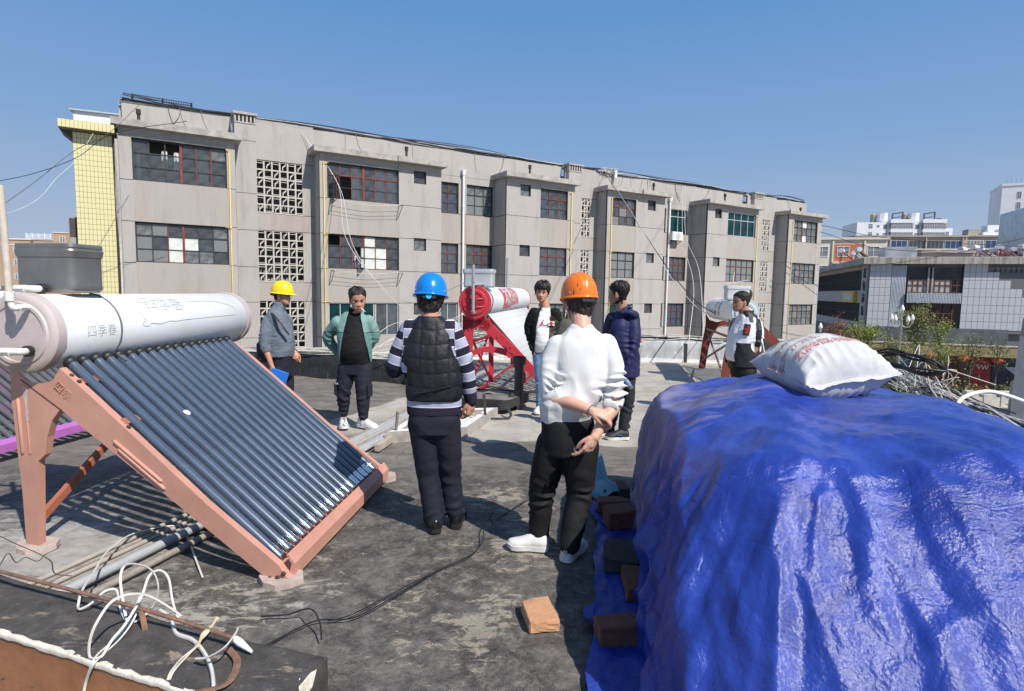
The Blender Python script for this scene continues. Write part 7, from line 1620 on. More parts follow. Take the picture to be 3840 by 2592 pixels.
def man_bw():
    root = person('stout man in a white and black windbreaker looking left beside the white heater', 3.13, 8.00)
    hd = arr((-0.026,0.000,1.600)); nb = arr((0.046,0.000,1.420)); mx = head_mx(hd, 104, -2, 0, 1.13)
    sL, sR = arr((0.166,-0.100,1.329)), arr((-0.027,0.160,1.326)); eL, wL = arr((0.178,-0.120,1.085)), arr((0.117,-0.140,0.862)); eR, wR = arr((-0.033,0.220,1.008)), arr((-0.082,0.160,0.787))
    hL, kL, aL = (0.074,-0.080,0.635), (0.094,-0.080,0.267), (0.104,-0.080,0.063); hR, kR, aR = (0.050,0.090,0.611), (0.066,0.080,0.237), (0.083,0.100,0.044)
    m = MB(); add_head(m, mx, 1.12); limb(m, [hd+arr((.03,0,-.05)), nb+arr((.0,.0,-.03))], [.066,.078], 16, 4); limb(m, [nb, nb+arr((0,0,-.5)), arr(hL)*.5+arr(hR)*.5], [.06,.09,.08], 10, 3)
    for s, e, w in ((sL,eL,wL),(sR,eR,wR)): limb(m, [nb+arr((0,0,-.16)), s+arr((0,0,-.04)), e, e*.5+w*.5, w], [.03,.038,.046,.042,.032], 12, 4)
    hand(m, wL, (-.30,.0,-.95), (-.3,.9,0), 1, .5, 1.08, curls=(.5,.6,.7,.6)); hand(m, wR, (0,.1,-1), (.7,-.6,0), -1, .5)
    for h, k, a in ((hL,kL,aL),(hR,kR,aR)): limb(m, [h, k, a, arr(a)+arr((0,0,-.05))], [.05,.045,.035,.035], 8, 3)
    skin_body(root, m, SKIN[2]); face_parts(root, mx); hair(root, mx, 'crop', fat=1.1, seed=6)
    c = (sL+sR)/2; hc = (arr(hL)+arr(hR))/2; yw = 98
    m = MB(); loft(m, [(hc[0]-.03,.02,.80,.17,.185,yw), (hc[0]-.04,.02,.90,.18,.20,yw), (c[0]-.04,.02,1.06,.18,.195,yw), (c[0]-.03,.02,1.22,.175,.165,yw), (c[0]-.01,.02,1.34,.15,.12,yw), (nb[0]-.01,.0,1.42,.085,.085,yw), (nb[0]-.005,.0,1.455,.072,.074,yw)], 30, 2.4, 4)
    me = remesh(m, .009, 8); wrinkle(me, .005, 5, 7, (1,1,1.6)); garment('t_shirt', me, cloth('white_tee', (.74,.74,.74), .9), root)
    m = MB(); loft(m, [(hc[0]+.0,.02,.70,.205,.195,yw), (hc[0]-.01,.02,.88,.21,.215,yw), (c[0]-.01,.02,1.06,.208,.205,yw), (c[0]+.0,.02,1.22,.205,.175,yw), (c[0]+.01,.02,1.34,.185,.13,yw), (c[0]+.015,.01,1.41,.13,.105,yw), (nb[0]+.01,.0,1.455,.09,.095,yw), (nb[0]+.015,.0,1.50,.085,.092,yw)], 40, 2.5, 4)
    fL = eL*.72+wL*.28; limb(m, [sL+arr((-.01,.05,-.02)), sL*.5+eL*.5, eL, fL], [.092,.084,.078,.060], 18, 5); limb(m, [sR+arr((0,-.05,-.02)), sR*.5+eR*.5, eR, wR], [.09,.08,.07,.055], 18, 5)
    me = remesh(m, .009, 6); wrinkle(me, .006, 7, 2, (1,1,1), [([sL,eL,fL], .007, 14, (.6,.75,.9)), ([sR,eR,wR], .007, 13, (.5,.8))]); P = getco(me)
    z = P[:,2]; xf = np.interp(z, [.68,.9,1.1,1.3,1.42,1.5], [c[0]-.045,c[0]-.07,c[0]-.08,c[0]-.07,nb[0]-.05,nb[0]-.035]); yf = np.interp(z, [.68,1.2,1.42,1.5], [-.13,-.105,-.075,-.06]); cutm = ((P[:,0] < xf) & (P[:,1] > yf) & (P[:,1] < .155)) | (z < .72) | (z > 1.495)
    uL, dL, LL = along(P, [sL,eL,fL]); arm = (dL < .105) & (P[:,1] < -.10); back = np.where(arm, np.interp(P[:,0]-np.interp(uL, [0,LL], [sL[0],fL[0]]), [-.02,.06], [0,1]), 0); 
    strip = np.where(arm & (P[:,0]-np.interp(uL, [0,LL], [sL[0],fL[0]]) > -.035) & (P[:,0]-np.interp(uL, [0,LL], [sL[0],fL[0]]) < .045), 1., 0.); shoulder = np.where((z > 1.40) | ((z > 1.33) & (np.abs(P[:,0]-c[0]) < .03)), 1., 0.)
    set_attr(me, 'dark', np.maximum(np.maximum(strip, shoulder), np.where((z < 1.055) & ~arm, 1., 0.))); cut_open(me, cutm)
    k = M('two_tone_windbreaker', (.6,.6,.6), .55, 0, .35); k.color(k.mix(k.ramp(k.attr('dark'), [(.45, 0), (.55, 1)]), k.vary((.66,.69,.76), .05, 8), k.vary((.018,.018,.022), .2, 9))); k.bump(k.noise(15, 5, .6, None, 1.2), .35, .008); jk = garment('windbreaker', me, k.m, root); md = jk.modifiers.new('t', 'SOLIDIFY'); md.thickness = .008; md.offset = -1
    cp = arr((c[0]-.075,-.20,1.235)); rt = Matrix.Rotation(R(-24), 3, 'Z') @ Matrix.Rotation(R(7), 3, 'Y'); q = MB(); q.cbox(cp, (.085,.014,.155), rt, bev=.005); q.build('chest_pocket', simple('dark_grey_patch', (.035,.035,.04), .7), jk)
    tm = text_mesh('adio', .062, .001, simple('orange_red_print', (.85,.07,.03), .5, vary=0), .0012); o = link('pocket_lettering', tm, jk); o.matrix_local = Matrix.Translation(cp+arr((-.002,-.0115,0))) @ rt.to_4x4() @ Matrix.Rotation(R(90), 4, 'X') @ Matrix.Rotation(R(80), 4, 'Z')
    pants(root, hL, kL, aL, hR, kR, aR, BLKC, (.12,.11,.09,.08,.07), .84, 3, .007, yaw=yw, pw=.17, pd=.16, vox=.011)
    for a in (arr(aL), arr(aR)): shoe(root, (a[0]+.07,a[1]), (a[0]-.2,a[1]), BSHOE, BSOLE)
man_bw()
# ------------------------------------------------------------------ street, far buildings, trees
ZG = -6.3
def ground_sheet():
    xs = [-1500,-400,-150,-60,-20,0,20,30,40,50,70,150,400,1500]; m = MB()
    m.add([(-2500,-2500,ZG),(2500,-2500,ZG),(2500,2500,ZG),(-2500,2500,ZG)], [(0,1,2,3)])
    k = M('pale_paving', (.3,.29,.27), .9); k.color(k.mix(k.ramp(k.noise(.25, 6, .7), [(.4, 0), (.65, .7)]), k.vary((.33,.315,.29), .25, .8), (.20,.19,.175))); tag(m.build('ground', k.m), 'pale paved street level far below the roof', 'ground', kind='structure')
ground_sheet()
# --- yellow tiled pier at the left end of the apartment block
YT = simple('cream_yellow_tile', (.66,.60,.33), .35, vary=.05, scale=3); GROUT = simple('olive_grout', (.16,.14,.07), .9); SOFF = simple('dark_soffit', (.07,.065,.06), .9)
def yellow_building():
    root = thing('tiled_building', 'narrow pale yellow tiled building end with an overhanging tiled cornice', 'building', BW(-2.42, 0, 0), R(31))
    MB().box((0,.012,ZG),(1.14,6,6.98)).build('wall', GROUT, root)
    w, h = .114, .1855; tm = MB().box((.005,0,.005),(w-.005,.02,h-.005)).mesh('tile', YT); low = MB()
    for r in range(38):
        z = 6.98-(r+1)*h
        for c in range(10):
            if r < 30: link('tile', tm, root, (c*w, 0, z))
            else: low.box((c*w+.005,0,z+.005),(c*w+w-.005,.02,z+h-.005))
    o = low.build('tile', YT, root); o['kind'] = 'stuff'
    MB().box((-.36,-.37,7.02),(1.24,1.2,7.30)).box((0,.013,6.981),(1.14,6,7.019)).build('cornice', GROUT, root)
    tm2 = MB().box((.005,0,.005),(w-.005,.02,.265)).mesh('tile', YT)
    for c in range(14): link('tile', tm2, root, (-.36+c*w, -.391, 7.025))
    MB().prism([(-.36,7.02),(0,6.72),(0,7.02)], 1.1, Matrix.Translation((0,.02,0))).build('soffit', SOFF, root)
    m = MB(); m.box((-.30,.6,2.2),(-.01,3,4.1)).build('side_block', simple('grey_tile_block', (.30,.30,.30), .7, vary=.2, scale=8), root); MB().box((-.28,.58,3.4),(-.05,.6,4.05)).build('window', SOFF, root)
    m = MB(); m.tube([(1.19,-.05,7.0),(1.19,-.05,ZG)], .045, 8); m.build('downpipe', RUSTD, root); MB().box((1.145,.05,ZG),(1.33,.4,6.9)).build('grey_strip', simple('grey_tile_strip', (.33,.34,.36), .6, vary=.2, scale=12), root)
    m = MB()
    for i in range(5): m.tube(spline([(1.20+.02*i,-.08,6.9),(1.18+.03*i,-.09,4.5),(1.22+.015*i,-.07,2.5),(1.19+.02*i,-.08,0)], 5), .008, 4)
    m.build('hanging_cable', WCAB, root)
yellow_building()
# --- generic far block with its own windows
def far_window(w, h, frame, cols=2, pane=None, bars=1):
    m = MB(); m.box((0,0,0),(w,.06,h), 1); t = .07
    m.box((-t,-.06,-t),(w+t,-.001,0)); m.box((-t,-.06,h),(w+t,-.001,h+t)); m.box((-t,-.06,0),(0,-.001,h)); m.box((w,-.06,0),(w+t,-.001,h))
    for i in range(1, cols): m.box((w*i/cols-t*.4,-.05,0),(w*i/cols+t*.4,-.001,h))
    for j in range(bars): m.box((0,-.048,h*.62-t*.3),(w,-.002,h*.62+t*.3))
    return m.mesh('window', [frame, pane or DARKG])
DARKG = simple('dark_far_glass', (.045,.055,.075), .12, vary=.25, scale=.7, spec=.8); BLUEG = simple('blue_far_glass', (.03,.055,.13), .12, vary=.2, scale=.7, spec=.8); GREYG = simple('grey_far_glass', (.19,.20,.22), .3, vary=.3, scale=.8)
WTOW = simple('white_tower_render', (.70,.71,.72), .8, vary=.06, scale=.15); BEIGE = simple('tan_render', (.40,.27,.18), .85, vary=.12, scale=.2); GREYR = simple('drab_render', (.34,.30,.26), .9, vary=.22, scale=.4); ORNG = simple('orange_brick_tile', (.46,.155,.07), .8, vary=.15, scale=1); CREAM = simple('cream_band', (.62,.56,.47), .8, vary=.1, scale=.5)
def block(name, label, loc, rz, size, mat, cat='building'):
    root = thing(name, label, cat, loc, rz); MB().box((0,0,ZG-loc[2]),(size[0],size[1],size[2])).build('wall', mat, root); return root
# white apartment block peeping over the left end
def white_left():
    p = Vector((-45.415,62.000,18.728)); root = block('apartment_building', 'white apartment block peeping over the yellow tiled cornice', (p.x, p.y, 0), R(24), (11,9,19.4), WTOW); 
    me = far_window(1.5, 1.5, WHT, 2, GREYG); g = simple('pale_grey_band', (.42,.44,.46), .8)
    for i, x in enumerate((.9, 2.55, 4.9, 7.2)):
        for z in (16.6, 13.6, 10.6): link('window', me, root, (x, -.01, z))
    MB().box((-.06,-.07,18.15),(11.05,-.011,18.4)).build('band', g, root); MB().box((-.3,-.3,19.41),(11.2,9,19.55)).build('roof_edge', g, root); MB().box((4.35,-.2,15.5),(4.5,-.07,18.7)).build('pipe', WHT, root)
    MB().box((4.9,-1.2,ZG),(11,-.001,20.6)).build('wing', WTOW, root)
    me2 = far_window(1.1, 1.4, WHT, 2, GREYG); [link('window', me2, root, (6.6, -1.21, z)) for z in (16.9, 13.9)]
white_left()
def beige_left():
    p = Vector((-113.194,130.000,11.028)); root = block('apartment_building', 'tan apartment block with white roof rails, far off at the left', (p.x, p.y, 0), R(12), (6.2,12,11.2), BEIGE)
    me = far_window(1.0, 1.2, WHT, 2, GREYG); me2 = far_window(2.4, 1.5, WHT, 4, GREYG)
    for z in (8.6, 5.6, 2.6): link('window', me, root, (2.9, -.01, z))
    MB().box((-.2,-.2,11.21),(6.4,12,11.5)).build('roof_edge', CREAM, root); MB().box((-.02,-.08,10.0),(6.2,-.005,10.2)).build('band', CREAM, root)
    for x0, x1, zt in ((6.25, 10.2, 11.3), (10.25, 13.4, 13.0), (13.45, 19.0, 10.2)):
        MB().box((x0,.8 if x0 < 13 else 1.6,ZG),(x1,12,zt)).build('wing', BEIGE, root); y = .79 if x0 < 13 else 1.59
        for z in (8.2, 5.3, 2.4):
            link('window', me2, root, (x0+.6, y, z)); MB().box((x0+.3,y-.5,z-.9),(x0+3.3,y-.02,z-.15)).build('balcony', BEIGE, root)
        MB().box((x0-.01,y-.15,zt+.002),(x1+.05,y+.1,zt+.2)).build('roof_edge', CREAM, root)
    link('window', me, root, (11.6, .79, 11.0))
    m = MB()
    for a, b, y, z in ((5.2, 10, .5, 11.6), (13.8, 18.6, 1.4, 10.45)):
        for k in range(4): m.box((a,y,z+k*.3),(b,y+.08,z+.12+k*.3))
        for k in range(5): m.box((a+(b-a)*k/4-.08,y-.02,z),(a+(b-a)*k/4+.08,y-.001,z+1.2))
    m.build('roof_rail', WTOW, root)
beige_left()
# --- the market hall
HX = np.array([.948,-.318]); HC = (31.21, 52.0)
HT = simple('pale_wall_tile', (.47,.485,.51), .35, vary=.06, scale=.6); HJ = simple('tile_joint', (.14,.14,.145), .9); EAVE = M('stained_eave_concrete', (.3,.29,.26), .9)
_c = EAVE.mix(EAVE.ramp(EAVE.noise(1.0, 6, .75, EAVE.co((5,5,.35))), [(.42, 0), (.62, .8)]), (.42,.40,.36), (.14,.115,.085)); EAVE.color(_c); EAVE = EAVE.m
CORR = simple('corrugated_metal', (.42,.46,.50), .45, metal=.2, vary=.15, scale=.8); RUSTB = simple('rusty_window_bar', (.16,.055,.03), .8, vary=.4, scale=3); SLATEB = simple('dark_stone_band', (.105,.115,.125), .35, vary=.45, scale=1.2); OLIV = simple('olive_canopy', (.30,.255,.13), .8, vary=.2, scale=1); PINKB = simple('pinkish_band', (.40,.345,.32), .85, vary=.1, scale=1)
def corr(m, x0, x1, z0, z1, y, p=.11):
    n = int((x1-x0)/p)
    for i in range(n): 
        x = x0+i*p; m.add([(x,y,z0),(x+p*.3,y-.03,z0),(x+p*.6,y-.03,z0),(x+p,y,z0),(x,y,z1),(x+p*.3,y-.03,z1),(x+p*.6,y-.03,z1),(x+p,y,z1)], [(0,1,5,4),(1,2,6,5),(2,3,7,6)])
def market():
    root = thing('market_hall', 'market hall clad in pale square tiles with rusty windows and a stained concrete eave', 'building', (*HC, 0), math.atan2(HX[1], HX[0]))
    MB().box((.05,.3,ZG),(26,40,4.55)).build('wall', HJ, root)
    MB().box((-.45,-.5,4.56),(26,41,5.12)).build('eave', EAVE, root)
    tw, th = .4125, .69; tm = MB().box((.012,0,.012),(tw-.012,.03,th-.012)).mesh('wall_tile', HT)
    for c in range(4):
        for r in range(8): link('wall_tile', tm, root, (.18+c*tw, .0, 4.53-(r+1)*th+.06))
    MB().box((.17,.031,-1.2),(1.84,.29,4.55)).build('joint_backing', HJ, root)
    m = MB(); corr(m, 1.85, 3.01, -1.0, 4.45, .02); corr(m, 3.02, 7.0, 1.25, 2.10, -.25); m.build('corrugated_sheet', CORR, root); MB().box((3.02,-.22,1.26),(7.0,.25,2.09)).build('spandrel', HJ, root)
    w = MB()
    for i in range(11): w.box((3.1+i*.4,.1,2.12),(3.14+i*.4,.14,3.22))
    for z in (2.12, 2.75, 3.22): w.box((3.05,.09,z),(7.1,.15,z+.06))
    for x in (4.55, 4.85): w.box((x,.02,2.1),(x+.12,.2,4.28), 1)
    wd = w.build('window', [RUSTB, CONC], root); MB().box((3.02,.25,2.1),(7.12,.28,4.28)).build('pane', simple('grimy_dark_pane', (.02,.022,.024), .3, vary=.5, scale=2), wd)
    MB().box((3.15,.16,2.15),(6.3,.19,3.2)).build('curtain', simple('stained_cloth', (.42,.40,.36), .9, vary=.4, scale=3), wd)
    w = MB()
    for i in range(6): w.box((3.4+i*.62,.1,-.85),(3.46+i*.62,.15,1.1))
    for z in (-.2,.35,.8): w.box((3.1,.09,z),(6.5,.16,z+.05))
    w.box((4.35,.08,-.85),(4.5,.2,1.1)); wd = w.build('window', RUSTB, root); MB().box((3.02,.25,-.85),(7.0,.28,1.2)).build('pane', simple('brown_dark_pane', (.03,.018,.014), .3, vary=.5, scale=2), wd)
    for r in range(8):
        z = 4.53-(r+1)*th+.06; x1 = 8.9 if r < 1 else (9.75 if r < 2 else (10.6 if r < 3 else (11.4 if r < 4 else 14)))
        n = int((x1-7.12)/tw+.3)
        for c in range(n): link('wall_tile', tm, root, (7.12+c*tw, 0, z))
    MB().box((7.11,.031,-1.2),(14,.29,3.85)).box((7.11,.031,3.851),(8.95,.29,4.54)).build('joint_backing', HJ, root)
    w = MB()
    for i in range(12): w.box((9.0+i*.36,.2,2.0),(9.03+i*.36,.24,4.3))
    for z in (2.7, 3.35, 4.0): w.box((8.95,.19,z),(13.2,.25,z+.04))
    wd = w.build('window', RUSTB, root); MB().box((8.95,.26,2.0),(14,.285,4.3)).build('pane', GREYG, wd)
    MB().box((.8,-.06,-2.2),(10.55,.3,-.86)).build('stone_band', SLATEB, root); MB().box((-.6,-1.2,-3.1),(14,.29,-2.25)).build('canopy', OLIV, root); MB().box((-.6,-1.25,-2.249),(14,-.2,-2.16)).build('canopy_edge', CONC, root)
    # ground-floor shops
    SH = [(-.5,2.4,(.05,.045,.04)),(2.45,4.7,(.04,.16,.30)),(4.75,6.0,(.38,.02,.02)),(6.05,8.2,(.10,.035,.03)),(8.25,9.6,(.28,.03,.04)),(9.65,14,(.03,.032,.05))]
    for i, (a, b, c) in enumerate(SH): MB().box((a,.0,ZG),(b,.28,-3.12)).build('shop_front', simple('shop_front_%s' % ['brown','blue','red','maroon','crimson','slate'][i], c, .5, vary=.5, scale=1.5), root)
    o = link('shop_lettering', text_mesh('VW', .5, .01, WHT), root, (9.0, -.02, -4.1), (R(90),0,0))
    # left face with barred windows
    for z0, z1 in ((2.28,4.15), (-.6,1.1)):
        w = MB(); 
        for i in range(60): w.box((.0,2.1+i*.38,z0),(.04,2.14+i*.38,z1))
        for z in (z0, (z0+z1)/2, z1-.05): w.box((-.02,2.05,z),(.05,24.5,z+.05))
        wd = w.build('window', RUSTD, root); MB().box((.06,2.05,z0),(.2,24.5,z1)).build('pane', simple('barred_dark_pane', (.035,.025,.022), .35, vary=.6, scale=1.2), wd)
    MB().box((-.03,1.9,1.12),(.2,25,2.26)).box((-.03,1.9,-1.4),(.2,25,-.62)).build('band', PINKB, root); MB().box((-.02,.25,-1.4),(.2,2.0,4.55)).build('corner_pier', simple('grey_pier', (.36,.36,.36), .8, vary=.1, scale=1), root); MB().box((.02,1.9,4.16),(.2,25,4.55)).build('lintel', simple('ochre_lintel', (.36,.27,.18), .9, vary=.2, scale=1), root)
    SG = simple('black_sign_letter', (.02,.02,.022), .6)
    for i, ch in enumerate('花甸市场'): link('sign_lettering', text_mesh(ch, .95, .03, SG, .01), root, (-.05, .85, 3.72-i*1.12), (R(90),0,R(-90)))
    sg = MB().box((-.35,3.2,1.15),(-.05,8.0,2.2)).build('shop_sign', simple('yellow_sign', (.50,.34,.03), .5, vary=.2, scale=2), root); MB().box((-.37,3.8,1.4),(-.351,7.2,1.95)).build('sign_panel', simple('pale_green_panel', (.42,.50,.42), .6, vary=.4, scale=4), sg)
    # roof clutter
    MB().box((2.1,3.5,5.13),(4.6,6,6.3)).build('roof_tank', simple('dented_steel_tank', (.42,.44,.46), .35, metal=.4, vary=.3, scale=1.5), root); MB().box((5.2,4,5.13),(9,7,5.75)).box((5.0,3.8,5.751),(9.2,7.2,5.95)).build('roof_hut', PINKB, root)
    m = MB()
    for i in range(9): m.tube([(-.2+.3*i,2.0+i*1.3,5.25+.07*(i % 3)),(24,2.4+i*1.3,5.25+.09*(i % 4))], .05, 6)
    m.build('roof_pipe', PINKB, root)
market()
def mini_heater(mat, label):
    root = thing('solar_water_heater', label, 'water heater', (0,0,0), 0, 'solar heaters crowded on the market hall roof')
    MB().lathe([(0,0),(.24,0),(.24,1.5),(0,1.5)], (-.75,0,1.25), (1,0,0), 10).build('tank', WTOW, root, smooth=40)
    m = MB()
    for x in (-.7,.7): m.bar((x,0,1.1),(x,.1,0), .07); m.bar((x,-.05,1.15),(x,-1.35,.05), .09)
    m.bar((-.7,-.7,.6),(.7,-.7,.6),.06).build('frame', mat, root); MB().add([(-.7,-.12,1.15),(.7,-.12,1.15),(.7,-1.35,.12),(-.7,-1.35,.12)], [(0,1,2,3)]).build('tube_bank', TUBE, root); return root
_mk = {c: mini_heater(m_, l) for c, m_, l in (('r', REDP, 'tiny red-framed solar heater on the market hall roof'), ('p', simple('pink_frame', (.55,.22,.26), .6), 'tiny pink-framed solar heater on the market hall roof'), ('w', WTOW, 'tiny white-framed solar heater on the market hall roof'), ('y', simple('ochre_frame', (.40,.28,.08), .6), 'tiny ochre solar heater at the corner of the market hall roof'))}
_used = set()
for i, (c, x, y) in enumerate((('r',-.3,10),('y',.9,8.5),('w',1.6,14),('w',2.6,16),('w',4.4,13),('w',5.5,9),('p',5.9,15),('p',7.0,14),('w',8.2,17),('p',9.2,13),('w',9.9,9),('p',10.0,6.5),('w',10.9,12),('r',11.2,8.5),('p',11.6,6),('r',12.4,7.5),('p',12.9,10),('w',13.4,6),('r',13.9,9),('p',14.6,7),('w',15.3,9),('p',16.5,8))):
    o = _mk[c] if c not in _used else copy_tree(_mk[c]); _used.add(c)
    p = np.array(HC)+HX*x+np.array([.318,.948])*y; o.location = (p[0], p[1], 5.15); o.rotation_euler = (0,0,R(-20+70+RNG.uniform(-25,25)))
# --- housing behind the market hall
def orange_block():
    root = block('apartment_building', 'orange and cream flats with barred windows behind the market hall', (47.5,95,0), R(-14), (11,10,10.6), CREAM); me = far_window(1.6, 1.5, WHT, 2, GREYG); me2 = far_window(1.5, 1.5, WHT, 2, BLUEG)
    for i, z in enumerate((8.0, 5.0, 2.0)):
        MB().box((3.4,-.06,z-.8),(7.6,-.01,z+1.9)).build('brick_panel', ORNG, root); link('window', me2 if i else me, root, (4.0,-.07,z)); link('window', me, root, (1.0,-.01,z)); link('window', me, root, (8.3,-.01,z))
        MB().box((3.3,-.35,z-1.15),(7.7,-.005,z-.82)).build('slab', CREAM, root)
    for x in (-.1, 3.2, 7.7): MB().box((x,-.2,ZG),(x+.25,-.003,10.5)).build('pilaster', CREAM, root)
    MB().box((-.3,-.3,10.61),(11.2,10,10.95)).build('roof_edge', CREAM, root)
orange_block()
def grey_row(x, y, rz, L, H, lab, seed):
    root = block('apartment_building', lab, (x,y,0), rz, (L,10,H), GREYR); r = random.Random(seed); n = int(L/3.3); A = [far_window(2.9, 1.5, ALU, 3, BLUEG, 0), far_window(2.9, 1.5, WHT, 5, GREYG, 2), far_window(2.9, 1.5, GREYR, 4, DARKG, 0)]
    for fl in range(2):
        for i in range(n): link('window', A[r.choice((0,0,1,2))], root, (.25+i*3.3, -.02, H-2.3-fl*3.0))
        MB().box((0,-.35,H-2.55-fl*3.0),(L,-.005,H-2.35-fl*3.0)).build('slab', CREAM, root)
    for i in range(0, n+1, 2): MB().box((i*3.3-.1,-.3,H-8),(i*3.3+.12,-.004,H-.01)).build('pilaster', GREYR, root)
    MB().box((-.2,-.4,H+.001),(L+.2,10,H+.3)).build('roof_edge', GREYR, root)
grey_row(69.5, 121, R(-9), 20.5, 13.8, 'long drab grey flats with enclosed balconies below the white towers', 4); grey_row(90.6, 119, R(-9), 8.6, 14.0, 'shorter drab flats with blue glazing right of the long row', 7); grey_row(99.8, 117, R(-9), 14, 14.2, 'drab flats at the far right behind the utility pole', 9)
def white_tower(x, y, rz, lab):
    root = block('apartment_building', lab, (x,y,0), rz, (9,14,30.5), WTOW); wA = far_window(1.4, 1.7, WHT, 2, GREYG); wB = far_window(3.6, 1.8, WHT, 6, GREYG)
    for z in (28.2, 25, 21.8): link('window', wA, root, (4.2,-.01,z))
    for z in (28.6, 25.4): link('window', far_window(.9, .9, WHT, 1, GREYG), root, (7.2,-.01,z))
    for s, x0 in enumerate((9.05, 20.5)):
        MB().box((x0,.6,ZG),(x0+11.3,14,31.2)).build('wing', WTOW, root)
        for fl in range(5):
            z = 28.0-fl*3.2; link('window', wA, root, (x0+.7,.58,z)); link('window', wB, root, (x0+3.2,-.62,z)); link('window', wB, root, (x0+6.9,-.62,z)); MB().box((x0+2.9,-.7,z-1.3),(x0+10.9,.59,z-.1)).build('balcony', WTOW, root); MB().box((x0+2.9,-.55,z-.099),(x0+10.9,.59,z+1.99)).build('balcony_room', GREYG, root)
        MB().box((x0+2.7,-.75,30.2),(x0+11.1,.59,31.6)).build('parapet', WTOW, root); MB().lathe([(0,0),(2,0),(2,3.4),(0,3.4)], (x0+2.4,6,31.2), n=8).build('roof_room', WTOW, root); MB().lathe([(0,0),(1.1,0),(1.1,3.2),(.6,3.6)], (x0-.4,7,31.0), n=12).build('water_tank', GREYR, root)
        m = MB(); d = simple('dark_pergola_steel', (.05,.055,.07), .6); m.bar((x0+5.2,4,31.2),(x0+5.2,4,34.4),.4); m.bar((x0+9,4,31.2),(x0+9,4,35),.4); m.bar((x0+5.2,4,34.2),(x0+9,4,34.8),.4); m.bar((x0+5.2,4,32.6),(x0+8.2,4,33.1),.3)
        for q in range(3): m.bar((x0+10+q*.6,4,31.2),(x0+10+q*.6,4,32.6),.3)
        m.build('pergola', d, root)
white_tower(133.8, 232, R(-8), 'white high-rise with glazed balconies and dark roof pergolas, far off')
def annex():
    root = block('apartment_building', 'lower white block beside the white high-rise', (170.5,243,0), R(-8), (8,10,30.0), WTOW); w = far_window(1.3, 1.6, WHT, 2, GREYG)
    for i in range(3):
        for z in (27, 23.9, 20.8): link('window', w, root, (1+i*2.2, -.02, z))
    MB().box((4.5,1,30.01),(7,5,31.6)).build('roof_room', GREYR, root)
annex()
def right_tower():
    root = block('apartment_building', 'tall plain white tower at the right edge of the picture', (155.6,191,0), R(-28), (26,16,37.5), WTOW); w = far_window(1.0, 2.0, WHT, 2, GREYG)
    for z in range(8): link('window', w, root, (3.9,-.02,33.5-z*3.3))
    MB().box((-.2,-.2,37.51),(26,16,38.2)).build('parapet', WTOW, root); MB().box((12,4,38.21),(20,10,41)).build('roof_room', GREYR, root)
    m = MB(); [m.tube([(1+i*1.2,.2,38.2),(1+i*1.2,.2,39.6)], .08, 5) for i in range(12)]; m.build('railing', GREYR, root)
right_tower()
def roofs_right():
    for i, (px, lab) in enumerate(((3600,'white flat-roofed house with a roof tank, left of the right tower'),(3655,'white house with a raised stair head in the middle'),(3712,'white house with a bulky roof room next to the right tower'))):
        p = Vector(Q2(px)); root = block('house', lab, (p[0], p[1], 0), R(-10), (7.5,8,19.2+i*.9), WTOW); MB().box((1+i,2,19.25+i*.9),(4+i*.8,5,21+i*1.2)).build('roof_room', GREYR if i == 0 else WTOW, root); MB().box((4.6,-.4,18.0+i*.9),(7.4,-.005,18.5+i*.9)).build('canopy', GREYR, root); link('window', far_window(1.5, 1.2, WHT, 2, GREYG), root, (1,-.02,16.8+i*.9)); MB().lathe([(0,0),(.7,0),(.7,1.6),(0,1.6)], (5.8,3,19.21+i*.9), n=10).build('water_tank', GREYR, root)
def Q2(px): return (1.7*0+(px-1920)/2197*165, 165, 0)
roofs_right()
# glazed edge of the nearer building at the far right
g = block('glass_building', 'pale glazed building edge cut off by the right border', (52.3,60,0), R(-20), (12,8,11.2), simple('pale_glazing', (.40,.50,.55), .2, vary=.2, scale=1.2))
m = MB()
for z in range(14): m.box((-.03,-.05,-4+z*1.1),(12,-.004,-3.95+z*1.1))
m.build('mullion', WHT, g)
# --- street furniture: lamps, lanterns, low wall, kiosk
LAMPG = simple('white_lamp_globe', (.80,.80,.78), .35, vary=.03)
def lamp(px, pz, lab, arms):
    x, y = px; root = thing('street_lamp', lab, 'street lamp', (x,y,ZG)); h = pz-ZG
    MB().lathe([(.12,0),(.10,.3),(.06,.5),(.045,h-.6),(.08,h-.55),(.05,h-.5)], (0,0,0), n=10).build('pole', simple('grey_lamp_pole', (.30,.30,.29), .5), root, smooth=40)
    for dx, dy, dz in arms:
        g = MB(); g.lathe([(.03,-.22),(.07,-.17),(.085,-.02),(.095,.0)], (dx,dy,h+dz), n=10, cap=False); g.tube(spline([(0,0,h-.9),(dx*.6,dy*.6,h-.9+dz*.3),(dx,dy,h+dz-.22)], 4), .02, 5); o = g.build('lamp_holder', simple('lamp_holder_grey', (.45,.43,.38), .6), root, smooth=40)
        MB().lathe([(.0,.0),(.08,.01),(.125,.10),(.12,.21),(.075,.33),(.03,.41),(0,.45)], (dx,dy,h+dz), n=14, cap=False).build('globe', LAMPG, o, smooth=True)
lamp((26.55,40), .75, 'street lamp with five white flame-shaped globes above the tall tree', [(0,0,0),(-.62,.1,-.62),(.66,-.1,-.62),(.1,-.5,-.7),(-.1,.5,-.7)])
lamp((21.05,40), -.55, 'street lamp with flame-shaped globes between the flats and the market', [(0,0,0),(.5,-.1,-.8),(.78,.1,-.78),(-.5,.1,-.8)])
LANT = simple('orange_red_lantern', (.75,.13,.03), .5, vary=.1)
_l = None
